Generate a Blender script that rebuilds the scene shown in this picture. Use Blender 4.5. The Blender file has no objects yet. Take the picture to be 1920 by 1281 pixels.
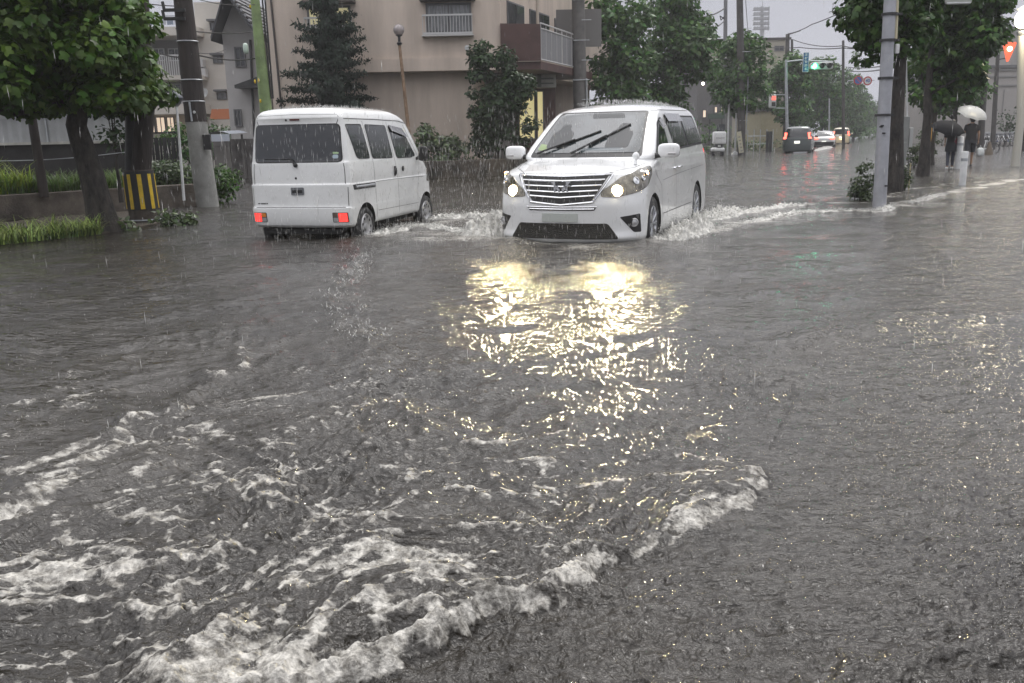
import bpy, bmesh, math, random, os
import numpy as np
from mathutils import Vector, Matrix
from mathutils.bvhtree import BVHTree
from mathutils.geometry import delaunay_2d_cdt

rnd = random.Random(7)
nrg = np.random.default_rng(11)
SC = bpy.context.scene
COL = SC.collection
R = math.radians
WATER = 0.0            # flood level; the road lies 13 cm below
ROAD = -0.13

# ------------------------------------------------------------------ camera
F_PX, CAM_H = 1650.0, 1.27
PITCH, ROLL = math.atan(381.5 / 1650.0), 0.021
_f = np.array([0, math.cos(PITCH), -math.sin(PITCH)])
_r0 = np.array([1.0, 0, 0]); _u0 = np.cross(_r0, _f)
_r = _r0 * math.cos(ROLL) - _u0 * math.sin(ROLL)
_u = _u0 * math.cos(ROLL) + _r0 * math.sin(ROLL)
cam_data = bpy.data.cameras.new('camera')
cam = bpy.data.objects.new('camera', cam_data); COL.objects.link(cam)
M = Matrix(((_r[0], _u[0], -_f[0], 0), (_r[1], _u[1], -_f[1], 0), (_r[2], _u[2], -_f[2], CAM_H), (0, 0, 0, 1)))
cam.matrix_world = M
cam_data.sensor_width = 36.0; cam_data.lens = 36.0 * F_PX / 1920.0
cam_data.clip_start = 0.05; cam_data.clip_end = 3000
SC.camera = cam

def ray(px, py): return _f * F_PX + _r * (px - 960.0) - _u * (py - 640.5)
def gnd(px, py, z=0.0):            # where a sight line of the site survey meets level z
    d = ray(px, py); t = (z - CAM_H) / d[2]
    return (d[0] * t, d[1] * t, z)
def at(px, py, Y):                 # surveyed point at depth Y
    d = ray(px, py); t = Y / d[1]
    return (d[0] * t, Y, CAM_H + d[2] * t)
def AX(px, Y, py=250): return at(px, py, Y)[0]
def AZ(px, py, Y): return at(px, py, Y)[2]

# ------------------------------------------------------------------ materials
MATS = {}
def mat(name, col, rough=0.6, metal=0.0, var=0.0, vscale=4.0, bump=0.0, bscale=30.0, emis=None, estr=0.0,
        spec=0.5, coat=0.0, trans=0.0, sss=0.0, col2=None, stretch=None, leaf=False, rain=0.0):
    if name in MATS: return MATS[name]
    m = bpy.data.materials.new(name); m.use_nodes = True
    nt = m.node_tree; N = nt.nodes; L = nt.links
    b = N['Principled BSDF']
    b.inputs['Base Color'].default_value = (*col, 1)
    b.inputs['Roughness'].default_value = rough
    b.inputs['Metallic'].default_value = metal
    b.inputs['Specular IOR Level'].default_value = spec
    if coat: b.inputs['Coat Weight'].default_value = coat; b.inputs['Coat Roughness'].default_value = 0.04
    if trans: b.inputs['Transmission Weight'].default_value = trans
    if emis: b.inputs['Emission Color'].default_value = (*emis, 1); b.inputs['Emission Strength'].default_value = estr
    tc = N.new('ShaderNodeTexCoord'); src = tc.outputs['Object']
    if stretch:
        mp = N.new('ShaderNodeMapping'); mp.inputs['Scale'].default_value = stretch; L.new(src, mp.inputs['Vector']); src = mp.outputs['Vector']
    if var > 0 or col2:
        nz = N.new('ShaderNodeTexNoise'); nz.inputs['Scale'].default_value = vscale; nz.inputs['Detail'].default_value = 6
        nz.inputs['Roughness'].default_value = 0.65
        L.new(src, nz.inputs['Vector'])
        rp = N.new('ShaderNodeValToRGB'); e = rp.color_ramp.elements
        c2 = col2 if col2 else tuple(c * (1 - var) for c in col)
        e[0].position = 0.36; e[1].position = 0.64
        e[0].color = (*c2, 1); e[1].color = (*[min(1, c * (1 + (0 if col2 else var * 0.5))) for c in col], 1)
        L.new(nz.outputs['Fac'], rp.inputs['Fac']); out = rp.outputs['Color']
        if leaf:
            gi = N.new('ShaderNodeNewGeometry'); hs = N.new('ShaderNodeHueSaturation')
            mr = N.new('ShaderNodeMapRange'); mr.inputs['To Min'].default_value = 0.55; mr.inputs['To Max'].default_value = 1.6
            L.new(gi.outputs['Random Per Island'], mr.inputs['Value']); L.new(mr.outputs['Result'], hs.inputs['Value'])
            mh = N.new('ShaderNodeMapRange'); mh.inputs['To Min'].default_value = 0.475; mh.inputs['To Max'].default_value = 0.52
            mul = N.new('ShaderNodeMath'); mul.operation = 'FRACT'; mm = N.new('ShaderNodeMath'); mm.operation = 'MULTIPLY'; mm.inputs[1].default_value = 7.31
            L.new(gi.outputs['Random Per Island'], mm.inputs[0]); L.new(mm.outputs[0], mul.inputs[0]); L.new(mul.outputs[0], mh.inputs['Value'])
            L.new(mh.outputs['Result'], hs.inputs['Hue']); L.new(out, hs.inputs['Color']); out = hs.outputs['Color']
        L.new(out, b.inputs['Base Color'])
    if rain > 0:   # wet surface: beads and runs vary the gloss
        nr = N.new('ShaderNodeTexNoise'); nr.inputs['Scale'].default_value = 9; nr.inputs['Detail'].default_value = 5
        L.new(tc.outputs['Object'], nr.inputs['Vector'])
        m2 = N.new('ShaderNodeMapRange'); m2.inputs['To Min'].default_value = max(0.02, rough - rain); m2.inputs['To Max'].default_value = rough + rain
        L.new(nr.outputs['Fac'], m2.inputs['Value']); L.new(m2.outputs['Result'], b.inputs['Roughness'])
    if bump > 0:
        nb = N.new('ShaderNodeTexNoise'); nb.inputs['Scale'].default_value = bscale; nb.inputs['Detail'].default_value = 5
        L.new(src, nb.inputs['Vector'])
        bp = N.new('ShaderNodeBump'); bp.inputs['Strength'].default_value = bump; bp.inputs['Distance'].default_value = 0.02
        L.new(nb.outputs['Fac'], bp.inputs['Height']); L.new(bp.outputs['Normal'], b.inputs['Normal'])
    if leaf:   # a thin leaf lets some light through
        tr = N.new('ShaderNodeBsdfTranslucent'); mx = N.new('ShaderNodeMixShader'); mx.inputs['Fac'].default_value = 0.3
        L.new(b.inputs['Base Color'].links[0].from_socket, tr.inputs['Color'])
        L.new(b.outputs['BSDF'], mx.inputs[1]); L.new(tr.outputs['BSDF'], mx.inputs[2]); L.new(mx.outputs['Shader'], N['Material Output'].inputs['Surface'])
    MATS[name] = m
    return m

def emit(name, col, s):
    return mat(name, col, 0.3, emis=col, estr=s)

# ------------------------------------------------------------------ objects
def tag(o, label=None, cat=None, group=None, kind=None):
    if label: o['label'] = label
    if cat: o['category'] = cat
    if group: o['group'] = group
    if kind: o['kind'] = kind
    return o

def thing(name, label, cat, loc=(0, 0, 0), rz=0.0, group=None):
    o = bpy.data.objects.new(name, None); COL.objects.link(o)
    o.empty_display_size = 0.3
    o.location = loc; o.rotation_euler = (0, 0, rz)
    return tag(o, label, cat, group)

def children(o): return [c for c in bpy.data.objects if c.parent == o]
def copy_tree(o, loc, rz, label, scale=None, mats=None):
    def rec(s, parent):
        c = s.copy(); COL.objects.link(c)
        if parent is not None: c.parent = parent
        for ch in children(s): 
            if ch is not c: rec(ch, c)
        return c
    kids = None
    c = rec(o, None); c.location = loc; c.rotation_euler = (0, 0, rz); c['label'] = label
    if scale: c.scale = scale
    return c

def link_mesh(name, me, mats, parent=None, smooth=False, angle=None):
    if not isinstance(mats, (list, tuple)): mats = [mats]
    for m in mats: me.materials.append(m)
    if smooth:
        me.shade_smooth()
        if angle: me.set_sharp_from_angle(angle=R(angle))
    o = bpy.data.objects.new(name, me); COL.objects.link(o)
    if parent is not None: o.parent = parent
    return o

def fast(name, V, Fc, mats, parent=None, smooth=False, angle=None, off=None):
    """V (n,3) floats, Fc (m,k) ints with k constant"""
    V = np.asarray(V, np.float32); Fc = np.asarray(Fc, np.int32)
    if off is not None: V = V - np.asarray(off, np.float32)
    me = bpy.data.meshes.new(name)
    me.vertices.add(len(V)); me.vertices.foreach_set('co', V.ravel())
    m, k = Fc.shape
    me.loops.add(m * k); me.loops.foreach_set('vertex_index', Fc.ravel())
    me.polygons.add(m)
    me.polygons.foreach_set('loop_start', np.arange(0, m * k, k, dtype=np.int32))
    me.update(calc_edges=True)
    return link_mesh(name, me, mats, parent, smooth, angle)

class MB:
    def __init__(s): s.v = []; s.f = []; s.m = []
    def add(s, V, Fs, mi=0):
        n = len(s.v); s.v += [tuple(p) for p in V]; s.f += [tuple(i + n for i in f) for f in Fs]; s.m += [mi] * len(Fs); return s
    def box(s, c, d, mi=0, rz=0.0, rx=0.0, ry=0.0, bev=0.0):
        x, y, z = d[0] / 2, d[1] / 2, d[2] / 2
        if bev > 0:
            b = min(bev, x * .9, y * .9, z * .9); P = []
            for sz in (-1, 1):
                for lev in ((z, b), (z - b, 0)) if sz > 0 else ((z, b), (z - b, 0)):
                    pass
            prof = [(-z, b), (-z + b, 0), (z - b, 0), (z, b)]
            for zz, ins in prof:
                for sx, sy, k in ((1, 1, 0), (-1, 1, 1), (-1, -1, 0), (1, -1, 1)):
                    a = (sx * (x - ins), sy * (y - ins - b * 0.6), zz); bb = (sx * (x - ins - b * 0.6), sy * (y - ins), zz)
                    P += [a, bb] if k == 0 else [bb, a]
            Fs = [tuple(range(7, -1, -1)), tuple(range(24, 32))]
            for r in range(3):
                for i in range(8):
                    j = (i + 1) % 8; Fs.append((r * 8 + i, r * 8 + j, r * 8 + 8 + j, r * 8 + 8 + i))
        else:
            P = [(sx * x, sy * y, sz * z) for sz in (-1, 1) for sx, sy in ((-1, -1), (1, -1), (1, 1), (-1, 1))]
            Fs = [(3, 2, 1, 0), (4, 5, 6, 7), (0, 1, 5, 4), (1, 2, 6, 5), (2, 3, 7, 6), (3, 0, 4, 7)]
        if rz or rx or ry:
            m = Matrix.Rotation(rz, 3, 'Z') @ Matrix.Rotation(ry, 3, 'Y') @ Matrix.Rotation(rx, 3, 'X')
            P = [m @ Vector(p) for p in P]
        return s.add([(p[0] + c[0], p[1] + c[1], p[2] + c[2]) for p in P], Fs, mi)
    def tube(s, pts, rad, n=10, mi=0, cap=True):
        pts = [Vector(p) for p in pts]; rad = rad if isinstance(rad, (list, tuple)) else [rad] * len(pts)
        V = []; Fs = []; up = None
        for i, p in enumerate(pts):
            t = (pts[min(i + 1, len(pts) - 1)] - pts[max(i - 1, 0)]).normalized()
            if up is None:
                up = Vector((0, 0, 1)) if abs(t.z) < 0.9 else Vector((1, 0, 0))
            a = t.cross(up).normalized(); b = a.cross(t).normalized(); up = b
            for k in range(n):
                g = 2 * math.pi * k / n; V.append(p + (a * math.cos(g) + b * math.sin(g)) * rad[i])
        for i in range(len(pts) - 1):
            for k in range(n):
                j = (k + 1) % n; Fs.append((i * n + k, i * n + j, (i + 1) * n + j, (i + 1) * n + k))
        if cap: Fs += [tuple(range(n - 1, -1, -1)), tuple((len(pts) - 1) * n + k for k in range(n))]
        return s.add(V, Fs, mi)
    def lathe(s, prof, axis=(0, 0, 1), c=(0, 0, 0), n=24, mi=0):
        ax = Vector(axis).normalized(); a = ax.orthogonal().normalized(); b = ax.cross(a); V = []; Fs = []
        for h, r in prof:
            for k in range(n):
                g = 2 * math.pi * k / n
                V.append(Vector(c) + ax * h + (a * math.cos(g) + b * math.sin(g)) * max(r, 1e-4))
        for i in range(len(prof) - 1):
            for k in range(n):
                j = (k + 1) % n; Fs.append((i * n + k, i * n + j, (i + 1) * n + j, (i + 1) * n + k))
        return s.add(V, Fs, mi)
    def prism(s, poly, o, ux, uy, d, mi=0):
        """polygon (list of 2-D) in the plane o + x*ux + y*uy, thickened along vector d"""
        o = Vector(o); ux = Vector(ux); uy = Vector(uy); d = Vector(d); n = len(poly)
        P = [o + ux * x + uy * y for x, y in poly]
        return s.add(P + [p + d for p in P], [tuple(range(n - 1, -1, -1)), tuple(range(n, 2 * n))] + [(i, (i + 1) % n, n + (i + 1) % n, n + i) for i in range(n)], mi)
    def ball(s, c, r, mi=0, nu=14, nv=9, sc=(1, 1, 1)):
        V = []; Fs = []
        for i in range(nv + 1):
            t = math.pi * i / nv
            for k in range(nu):
                g = 2 * math.pi * k / nu
                V.append((c[0] + r * sc[0] * math.sin(t) * math.cos(g), c[1] + r * sc[1] * math.sin(t) * math.sin(g), c[2] + r * sc[2] * math.cos(t)))
        for i in range(nv):
            for k in range(nu):
                j = (k + 1) % nu; Fs.append((i * nu + k, (i + 1) * nu + k, (i + 1) * nu + j, i * nu + j))
        return s.add(V, Fs, mi)
    def pillow(s, c, d, e=.45, mi=0, nu=24, nv=14, rz=0.0):
        """superellipsoid with half sizes d; small e = boxier"""
        V = []; Fs = []; q = lambda t: math.copysign(abs(t) ** e, t); cr, sr = math.cos(rz), math.sin(rz)
        for i in range(nv + 1):
            t = math.pi * i / nv
            for k in range(nu):
                g = 2 * math.pi * k / nu
                x, y = d[0] * q(math.sin(t)) * q(math.cos(g)), d[1] * q(math.sin(t)) * q(math.sin(g))
                V.append((c[0] + x * cr - y * sr, c[1] + x * sr + y * cr, c[2] + d[2] * q(math.cos(t))))
        for i in range(nv):
            for k in range(nu):
                j = (k + 1) % nu; Fs.append((i * nu + k, (i + 1) * nu + k, (i + 1) * nu + j, i * nu + j))
        return s.add(V, Fs, mi)
    def build(s, name, mats, parent=None, smooth=False, angle=35, off=None):
        me = bpy.data.meshes.new(name)
        V = s.v if off is None else [(p[0] - off[0], p[1] - off[1], p[2] - off[2]) for p in s.v]
        me.from_pydata([tuple(p) for p in V], [], s.f); 
        me.polygons.foreach_set('material_index', s.m)
        me.update()
        bm = bmesh.new(); bm.from_mesh(me); bmesh.ops.remove_doubles(bm, verts=bm.verts, dist=1e-5)
        bmesh.ops.recalc_face_normals(bm, faces=bm.faces); bm.to_mesh(me); bm.free()
        return link_mesh(name, me, mats, parent, smooth, angle)

# ------------------------------------------------------------------ noise
_perm = np.random.default_rng(3).permutation(4096).astype(np.int32)
_ga = np.random.default_rng(5).random(4096) * 2 * np.pi
_gx, _gy = np.cos(_ga), np.sin(_ga)
def perlin(x, y, seed=0):
    xi = np.floor(x).astype(np.int64); yi = np.floor(y).astype(np.int64)
    xf = x - xi; yf = y - yi
    def g(ix, iy, dx, dy):
        h = _perm[(_perm[(ix + seed * 57) & 4095] + iy + seed * 131) & 4095]
        return _gx[h] * dx + _gy[h] * dy
    u = xf * xf * xf * (xf * (xf * 6 - 15) + 10); v = yf * yf * yf * (yf * (yf * 6 - 15) + 10)
    a = g(xi, yi, xf, yf); b = g(xi + 1, yi, xf - 1, yf); c = g(xi, yi + 1, xf, yf - 1); d = g(xi + 1, yi + 1, xf - 1, yf - 1)
    return ((a + u * (b - a)) * (1 - v) + (c + u * (d - c)) * v) * 1.5
def sstep(a, b, x):
    t = np.clip((x - a) / (b - a), 0, 1); return t * t * (3 - 2 * t)
def seg_dist(x, y, pts):
    """signed distance to a polyline (positive on its left) and the arc fraction of the nearest point"""
    best = np.full(x.shape, 1e9); sg = np.zeros(x.shape); fr = np.zeros(x.shape)
    pts = np.array(pts, float); L = np.r_[0, np.cumsum(np.hypot(*np.diff(pts, axis=0).T))]
    for i in range(len(pts) - 1):
        a, b = pts[i], pts[i + 1]; d = b - a; l2 = d @ d
        t = np.clip(((x - a[0]) * d[0] + (y - a[1]) * d[1]) / l2, 0, 1)
        dx = x - a[0] - t * d[0]; dy = y - a[1] - t * d[1]; dd = np.hypot(dx, dy)
        m = dd < best
        best = np.where(m, dd, best); sg = np.where(m, np.sign(d[0] * dy - d[1] * dx), sg)
        fr = np.where(m, (L[i] + t * (L[i + 1] - L[i])) / L[-1], fr)
    return best * sg, fr
# ------------------------------------------------------------------ sky, sun, render settings
SC.render.engine = 'CYCLES'
SC.view_settings.view_transform = 'Standard'; SC.view_settings.look = 'None'
SC.view_settings.exposure = 0.38; SC.view_settings.gamma = 1.0
SC.cycles.use_denoising = True
SC.cycles.max_bounces = 6; SC.cycles.diffuse_bounces = 3; SC.cycles.glossy_bounces = 3; SC.cycles.transmission_bounces = 4
SC.cycles.volume_bounces = 1; SC.cycles.transparent_max_bounces = 6
SC.cycles.sample_clamp_indirect = 4.0; SC.cycles.caustics_reflective = False; SC.cycles.caustics_refractive = False
SC.cycles.use_adaptive_sampling = True; SC.cycles.adaptive_threshold = 0.02

SUN_EL, SUN_AZ = R(56), R(30)          # sun as an unseen bright cloud patch, set high ahead for water glints
w = bpy.data.worlds.new('World'); SC.world = w; w.use_nodes = True
N, L = w.node_tree.nodes, w.node_tree.links
bg = N['Background']
sky = N.new('ShaderNodeTexSky'); sky.sky_type = 'NISHITA'; sky.sun_disc = False
sky.sun_elevation = SUN_EL; sky.sun_rotation = SUN_AZ; sky.air_density = 2.0; sky.dust_density = 6.0
hs = N.new('ShaderNodeHueSaturation'); hs.inputs['Saturation'].default_value = 0.25; hs.inputs['Value'].default_value = 0.8
L.new(sky.outputs['Color'], hs.inputs['Color'])
tc = N.new('ShaderNodeTexCoord'); sx = N.new('ShaderNodeSeparateXYZ'); L.new(tc.outputs['Generated'], sx.inputs[0])
rp = N.new('ShaderNodeValToRGB'); L.new(sx.outputs['Z'], rp.inputs['Fac'])
e = rp.color_ramp.elements
e[0].position = 0.0; e[0].color = (3.2, 3.3, 3.85, 1)
e[1].position = 1.0; e[1].color = (16.5, 16.3, 16.8, 1)
k = rp.color_ramp.elements.new(0.16); k.color = (3.4, 3.5, 4.1, 1)
k = rp.color_ramp.elements.new(0.40); k.color = (9.0, 9.0, 9.4, 1)
nz = N.new('ShaderNodeTexNoise'); nz.inputs['Scale'].default_value = 3.4; nz.inputs['Detail'].default_value = 5
L.new(tc.outputs['Generated'], nz.inputs['Vector'])
mr = N.new('ShaderNodeMapRange'); mr.inputs['From Min'].default_value = .3; mr.inputs['From Max'].default_value = .7
mr.inputs['To Min'].default_value = -1; mr.inputs['To Max'].default_value = 1; L.new(nz.outputs['Fac'], mr.inputs['Value'])
ma = N.new('ShaderNodeMapRange'); ma.inputs['From Min'].default_value = .18; ma.inputs['From Max'].default_value = .5; ma.inputs['To Min'].default_value = .06; ma.inputs['To Max'].default_value = .62
L.new(sx.outputs['Z'], ma.inputs['Value'])       # unseen cloud contrast added higher up to vary water reflections, smooth towards the horizon
mm = N.new('ShaderNodeMath'); mm.operation = 'MULTIPLY_ADD'; mm.inputs[2].default_value = 1.0; L.new(mr.outputs['Result'], mm.inputs[0]); L.new(ma.outputs['Result'], mm.inputs[1])
ml = N.new('ShaderNodeMix'); ml.data_type = 'RGBA'; ml.blend_type = 'MULTIPLY'; ml.inputs[0].default_value = 1
L.new(rp.outputs['Color'], ml.inputs[6]); L.new(mm.outputs[0], ml.inputs[7])
mx = N.new('ShaderNodeMix'); mx.data_type = 'RGBA'; mx.inputs[0].default_value = 0.9      # a rain cloud deck hides nearly all of the clear sky
L.new(hs.outputs['Color'], mx.inputs[6]); L.new(ml.outputs[2], mx.inputs[7])
L.new(mx.outputs[2], bg.inputs['Color']); bg.inputs['Strength'].default_value = 0.1

sd = bpy.data.lights.new('sun', 'SUN'); sd.energy = 1.0; sd.angle = R(14); sd.color = (1.0, 0.97, 0.93)
so = bpy.data.objects.new('sun', sd); COL.objects.link(so)
dv = Vector((math.sin(SUN_AZ) * math.cos(SUN_EL), math.cos(SUN_AZ) * math.cos(SUN_EL), math.sin(SUN_EL)))
so.rotation_euler = dv.to_track_quat('Z', 'Y').to_euler(); so.location = dv * 60

# rain haze: one closed box round everything
hb = MB().box((20, 140, 23.5), (900, 900, 50.0))
hm = bpy.data.materials.new('rain_haze'); hm.use_nodes = True
hn = hm.node_tree; hn.nodes.remove(hn.nodes['Principled BSDF'])
pv = hn.nodes.new('ShaderNodeVolumePrincipled'); pv.inputs['Density'].default_value = 0.0010
pv.inputs['Color'].default_value = (0.93, 0.94, 0.97, 1); pv.inputs['Anisotropy'].default_value = 0.2
hn.links.new(pv.outputs['Volume'], hn.nodes['Material Output'].inputs['Volume'])
hz = hb.build('haze', hm); tag(hz, 'pale rain haze hanging over the whole street', 'haze', kind='stuff')
# ------------------------------------------------------------------ ground and flood water
m_asphalt = mat('wet_asphalt', (0.05, 0.05, 0.05), 0.4, var=.3, bump=.3, bscale=80)
g = MB(); g.add([(-430, -300, ROAD), (460, -300, ROAD), (460, 580, ROAD), (-430, 580, ROAD)], [(0, 1, 2, 3)])
tag(g.build('road', m_asphalt), 'asphalt road under the flood water', 'road', kind='structure')

def P2(*px): return [gnd(x, y)[:2] for x, y in px]
BORE = P2((200, 1400), (400, 1335), (560, 1300), (720, 1262), (820, 1222), (930, 1180), (1040, 1145), (1120, 1100), (1230, 1038), (1330, 975), (1405, 915), (1440, 850))
LEFTB = P2((-120, 1010), (0, 955), (110, 900), (200, 850), (260, 805), (330, 765), (400, 715), (455, 660))
LOWL = P2((-150, 1150), (0, 1125), (90, 1085), (200, 1105), (270, 1110))
SIDEW = P2((1205, 452), (1260, 446), (1330, 437), (1420, 412), (1520, 395), (1640, 392), (1700, 380), (1770, 365), (1850, 345), (1960, 330))
SIDEW2 = P2((1320, 408), (1400, 398), (1500, 385), (1600, 380))
BRIDGE = P2((700, 446), (790, 436), (860, 446), (940, 462), (1100, 468), (1210, 462))
KERB = P2((1650, 372), (1720, 352), (1800, 343), (1900, 338))
BOWL = P2((835, 452), (880, 455), (950, 460))
KWAKE = P2((690, 470), (640, 520), (635, 570), (665, 620), (700, 665))
RDARK = P2((1560, 640), (1700, 600), (1800, 595), (1960, 575))
BRD = P2((1580, 1281), (1700, 1262), (1810, 1235), (1960, 1215))
KB = P2((690, 440), (740, 432), (790, 425), (850, 415), (870, 405))

DROPS = ((.036, 1, .0024, .65), (.062, 2, .0034, .6), (.11, 3, .0030, .45), (.2, 4, .0026, .25))
def drop_cells(x, y, cs, seed, pr):
    cx = np.floor(x / cs); cy = np.floor(y / cs)
    def hs(a, b, c): return np.abs(np.sin(cx * a + cy * b + seed * c) * 43758.5453) % 1
    h1, h2, h3, h4 = hs(127.1, 311.7, 74.7), hs(269.5, 183.3, 11.3), hs(419.2, 371.9, 53.1), hs(57.3, 213.7, 31.9)
    return (.47 + .06 * h1 + cx) * cs + (h1 - .5) * .0, (.47 + .06 * h2 + cy) * cs, (h3 < pr).astype(float), h4
def water_fn(x, y, dr):
    r = np.hypot(x, y)
    def fade(lam): return sstep(1.6, 3.2, lam / dr)
    wx = perlin(x * 1.3, y * 1.3, 21) * .25; wy = perlin(x * 1.3 + 9, y * 1.3, 22) * .25
    X, Y = x + wx, y + wy
    # the long swell runs slightly diagonal
    ca, sa = math.cos(.45), math.sin(.45)
    U, V = X * ca + Y * sa, -X * sa + Y * ca
    sdb, fb = seg_dist(x, y, BORE)
    sdl, fl = seg_dist(x, y, LEFTB)
    nw = perlin(x * 3.1, y * 3.1, 4) * .09 + perlin(x * 9, y * 9, 5) * .035
    up = sstep(-.05, .05, sdb + nw)                     # 1 behind the bore front (turbulent side)
    near = np.exp(-(r / 9.0) ** 2)
    left = sstep(1.2, -1.0, x / np.maximum(y, .5) * 3.0)
    turb = (0.35 + 0.65 * up * np.exp(-np.maximum(r - 2.5, 0) / 5.0)) * (0.6 + 0.4 * left)
    h = perlin(U * .55, V * .9, 1) * .022
    h += (perlin(U * 1.4, V * 2.6, 2)) * .022 * (0.45 + turb)
    def ridge(a, b, s): return (1 - np.abs(perlin(a, b, s)) * 2.2)
    rg1 = ridge(U * 2.2, V * 3.6, 6); rg2 = ridge(U * 5.2, V * 8.0, 7)
    gust = .55 + .45 * sstep(-.35, .45, perlin(x * .8, y * .8, 90))
    h += rg1 * .020 * (turb + .12) * fade(.22)
    h += rg2 * .0125 * (0.48 + .8 * turb) * gust * fade(.1)
    h += ridge(X * 11, Y * 16, 8) * .0080 * (0.62 + .6 * turb) * (.4 + .6 * gust) * fade(.06)
    h += ridge(X * 21, Y * 30, 19) * .0034 * (.8 + .3 * turb) * fade(.03)
    h += perlin(X * 26, Y * 34, 9) * .0030 * (.7 + .4 * turb) * fade(.03)
    h += perlin(X * 60, Y * 70, 10) * .0012 * fade(.014)
    foam = np.zeros_like(h)
    def billow(a, b, s): return np.abs(perlin(a, b, s)) * 2 - .5
    froth = perlin(x * 9, y * 9, 14) * 1.0 + billow(x * 21, y * 21, 12) * .55 + billow(x * 48, y * 48, 13) * .16
    # texture of torn foam: stretched lace with lumps
    T = (perlin(U * 1.3, V * 2.4, 31) * .40 + perlin(U * 3.6, V * 7.5, 32) * .50 + (ridge(U * 7, V * 15, 36) - .4) * .50 * fade(.05) + perlin(x * 24, y * 34, 37) * .38 * fade(.03) + perlin(x * 55, y * 70, 38) * .22 * fade(.014))
    # the bore: a step of water with a ragged foaming lip, foam trailing off behind it
    amp = sstep(1.0, .80, fb) * sstep(0, .06, fb)
    s = sdb + nw + (perlin(x * 17, y * 17, 15) * .012 + perlin(x * 40, y * 40, 16) * .006) * fade(.03)
    thick = .12 + .88 * sstep(.62, .22, fb)
    h += amp * (.62 + .38 * thick) * (.070 * sstep(-.06, .07, s) * np.exp(-np.maximum(s, 0) / .5) + .012 * np.exp(-((s - .03) / .035) ** 2))
    brk = sstep(-.45, .35, perlin(x * 3.4, y * 3.4, 77) + perlin(x * 9, y * 9, 78) * .6)
    lip = sstep(-.045, -.005, s) * np.exp(-np.maximum(s - .01, 0) / (.011 + .058 * thick)) * amp * (.85 + .25 * brk)
    trail = sstep(-.02, .03, s) * np.exp(-np.maximum(s, 0) / (.05 + .41 * thick)) * amp
    # the left ridge and the lower-left foam
    s2 = sdl + nw * 1.2
    b2 = np.exp(-((s2 + .015) / np.where(s2 > -.015, .02, .10)) ** 2)
    h += .030 * np.exp(-(s2 / .07) ** 2)
    s3, f3 = seg_dist(x, y, LOWL); s3 = s3 + nw * 1.3
    b3 = np.exp(-(s3 / .07) ** 2) * sstep(1, .8, f3)
    h += .028 * np.exp(-(s3 / .08) ** 2)
    # caps on the small crests and loose lace carried in the turbulent water
    region = up * turb * sstep(9.0, 2.2, r + np.maximum(x + .1, 0) * 2.0)
    caps = sstep(.70, .97, rg1) * .30 + sstep(.72, .96, rg2) * .38
    lines = (sstep(.80, .97, ridge(U * 2.4 + .3, V * 7.5, 44)) * .55 + sstep(.84, .98, ridge(X * 5 + Y * 2, Y * 14 - X * 3, 45)) * .45 * fade(.05)) * sstep(-.5, .4, perlin(x * 1.1, y * 1.1, 46))
    bias = lip * .95 + trail * .30 + b2 * .52 + b3 * .62 + region * (.37 + caps + lines * .55)
    core = np.maximum(lip * (.42 + .7 * T), 0)
    foam = np.clip(np.maximum(sstep(.30, 1.12, T * .9 + bias) * sstep(.04, .25, bias), core), 0, 1)
    h += foam * froth * .0085 * fade(.03)
    # streaks of thin foam farther out
    lace2 = sstep(.30, .7, perlin(U * 1.1, V * 3.2, 41) * .55 + perlin(U * 3.2, V * 9, 42) * .6) * sstep(26, 8, r)
    foam = np.maximum(foam, lace2 * .30)
    # the right part is calmer: only small wavelets, with a choppier patch in the lamplight
    # wakes
    for pts, wd, am, fo, sd in ((SIDEW, .26, .06, 1.15, 50), (SIDEW2, .34, .04, 1.0, 51), (BOWL, .4, .06, .9, 52), (KB, .4, .05, .8, 53), (KERB, .16, .03, .9, 54), (BRIDGE, .5, .05, .75, 55)):
        q, fq = seg_dist(x, y, pts)
        wig = perlin(x * 1.1, y * 1.1, sd) * .22 + perlin(x * 4, y * 4, sd + 9) * .08
        e = np.exp(-((q + wig) / wd) ** 2); br = sstep(-.35, .25, perlin(x * 1.6, y * 1.6, sd + 20))
        h += am * e * fade(.3); h += e * froth * .02 * fade(.05); foam = np.maximum(foam, e * fo * (.6 + .4 * br) * (.9 + .6 * perlin(x * 2.2, y * 5, sd + 31)))
    q, fq = seg_dist(x, y, KWAKE); q = q + perlin(x * 3, y * 3, 60) * .12
    e = np.exp(-(q / .1) ** 2) * sstep(-.3, .3, perlin(x * 3.7, y * 3.7, 61)); h += .03 * e; foam = np.maximum(foam, e * .35)
    q, _ = seg_dist(x, y, RDARK); h += .05 * np.exp(-((q + perlin(x, y, 62) * .3) / .28) ** 2)
    q, _ = seg_dist(x, y, BRD); h += .018 * np.exp(-((q + nw) / .05) ** 2)
    # rain hits: a small jet or crown in the middle of spreading rings
    for cs, seed, a0, pr in DROPS:
        ox, oy, on, ph = drop_cells(x, y, cs, seed, pr)
        d = np.hypot(x - ox, y - oy); lim = .44 * cs; R0 = lim * (.25 + .75 * ph); lam = max(.011, cs * .17)
        ring = np.cos((d - R0) * 2 * np.pi / lam) * np.exp(-((d - R0) / (lam * .75)) ** 2)
        k = (ring + .9 * np.exp(-(d / (.09 * cs + .0015)) ** 2)) * sstep(lim * 1.05, lim * .8, d)
        h += k * a0 * on * fade(lam) * (1 - .7 * np.clip(foam, 0, 1))
    return h, np.clip(foam, 0, 1.3)

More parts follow.
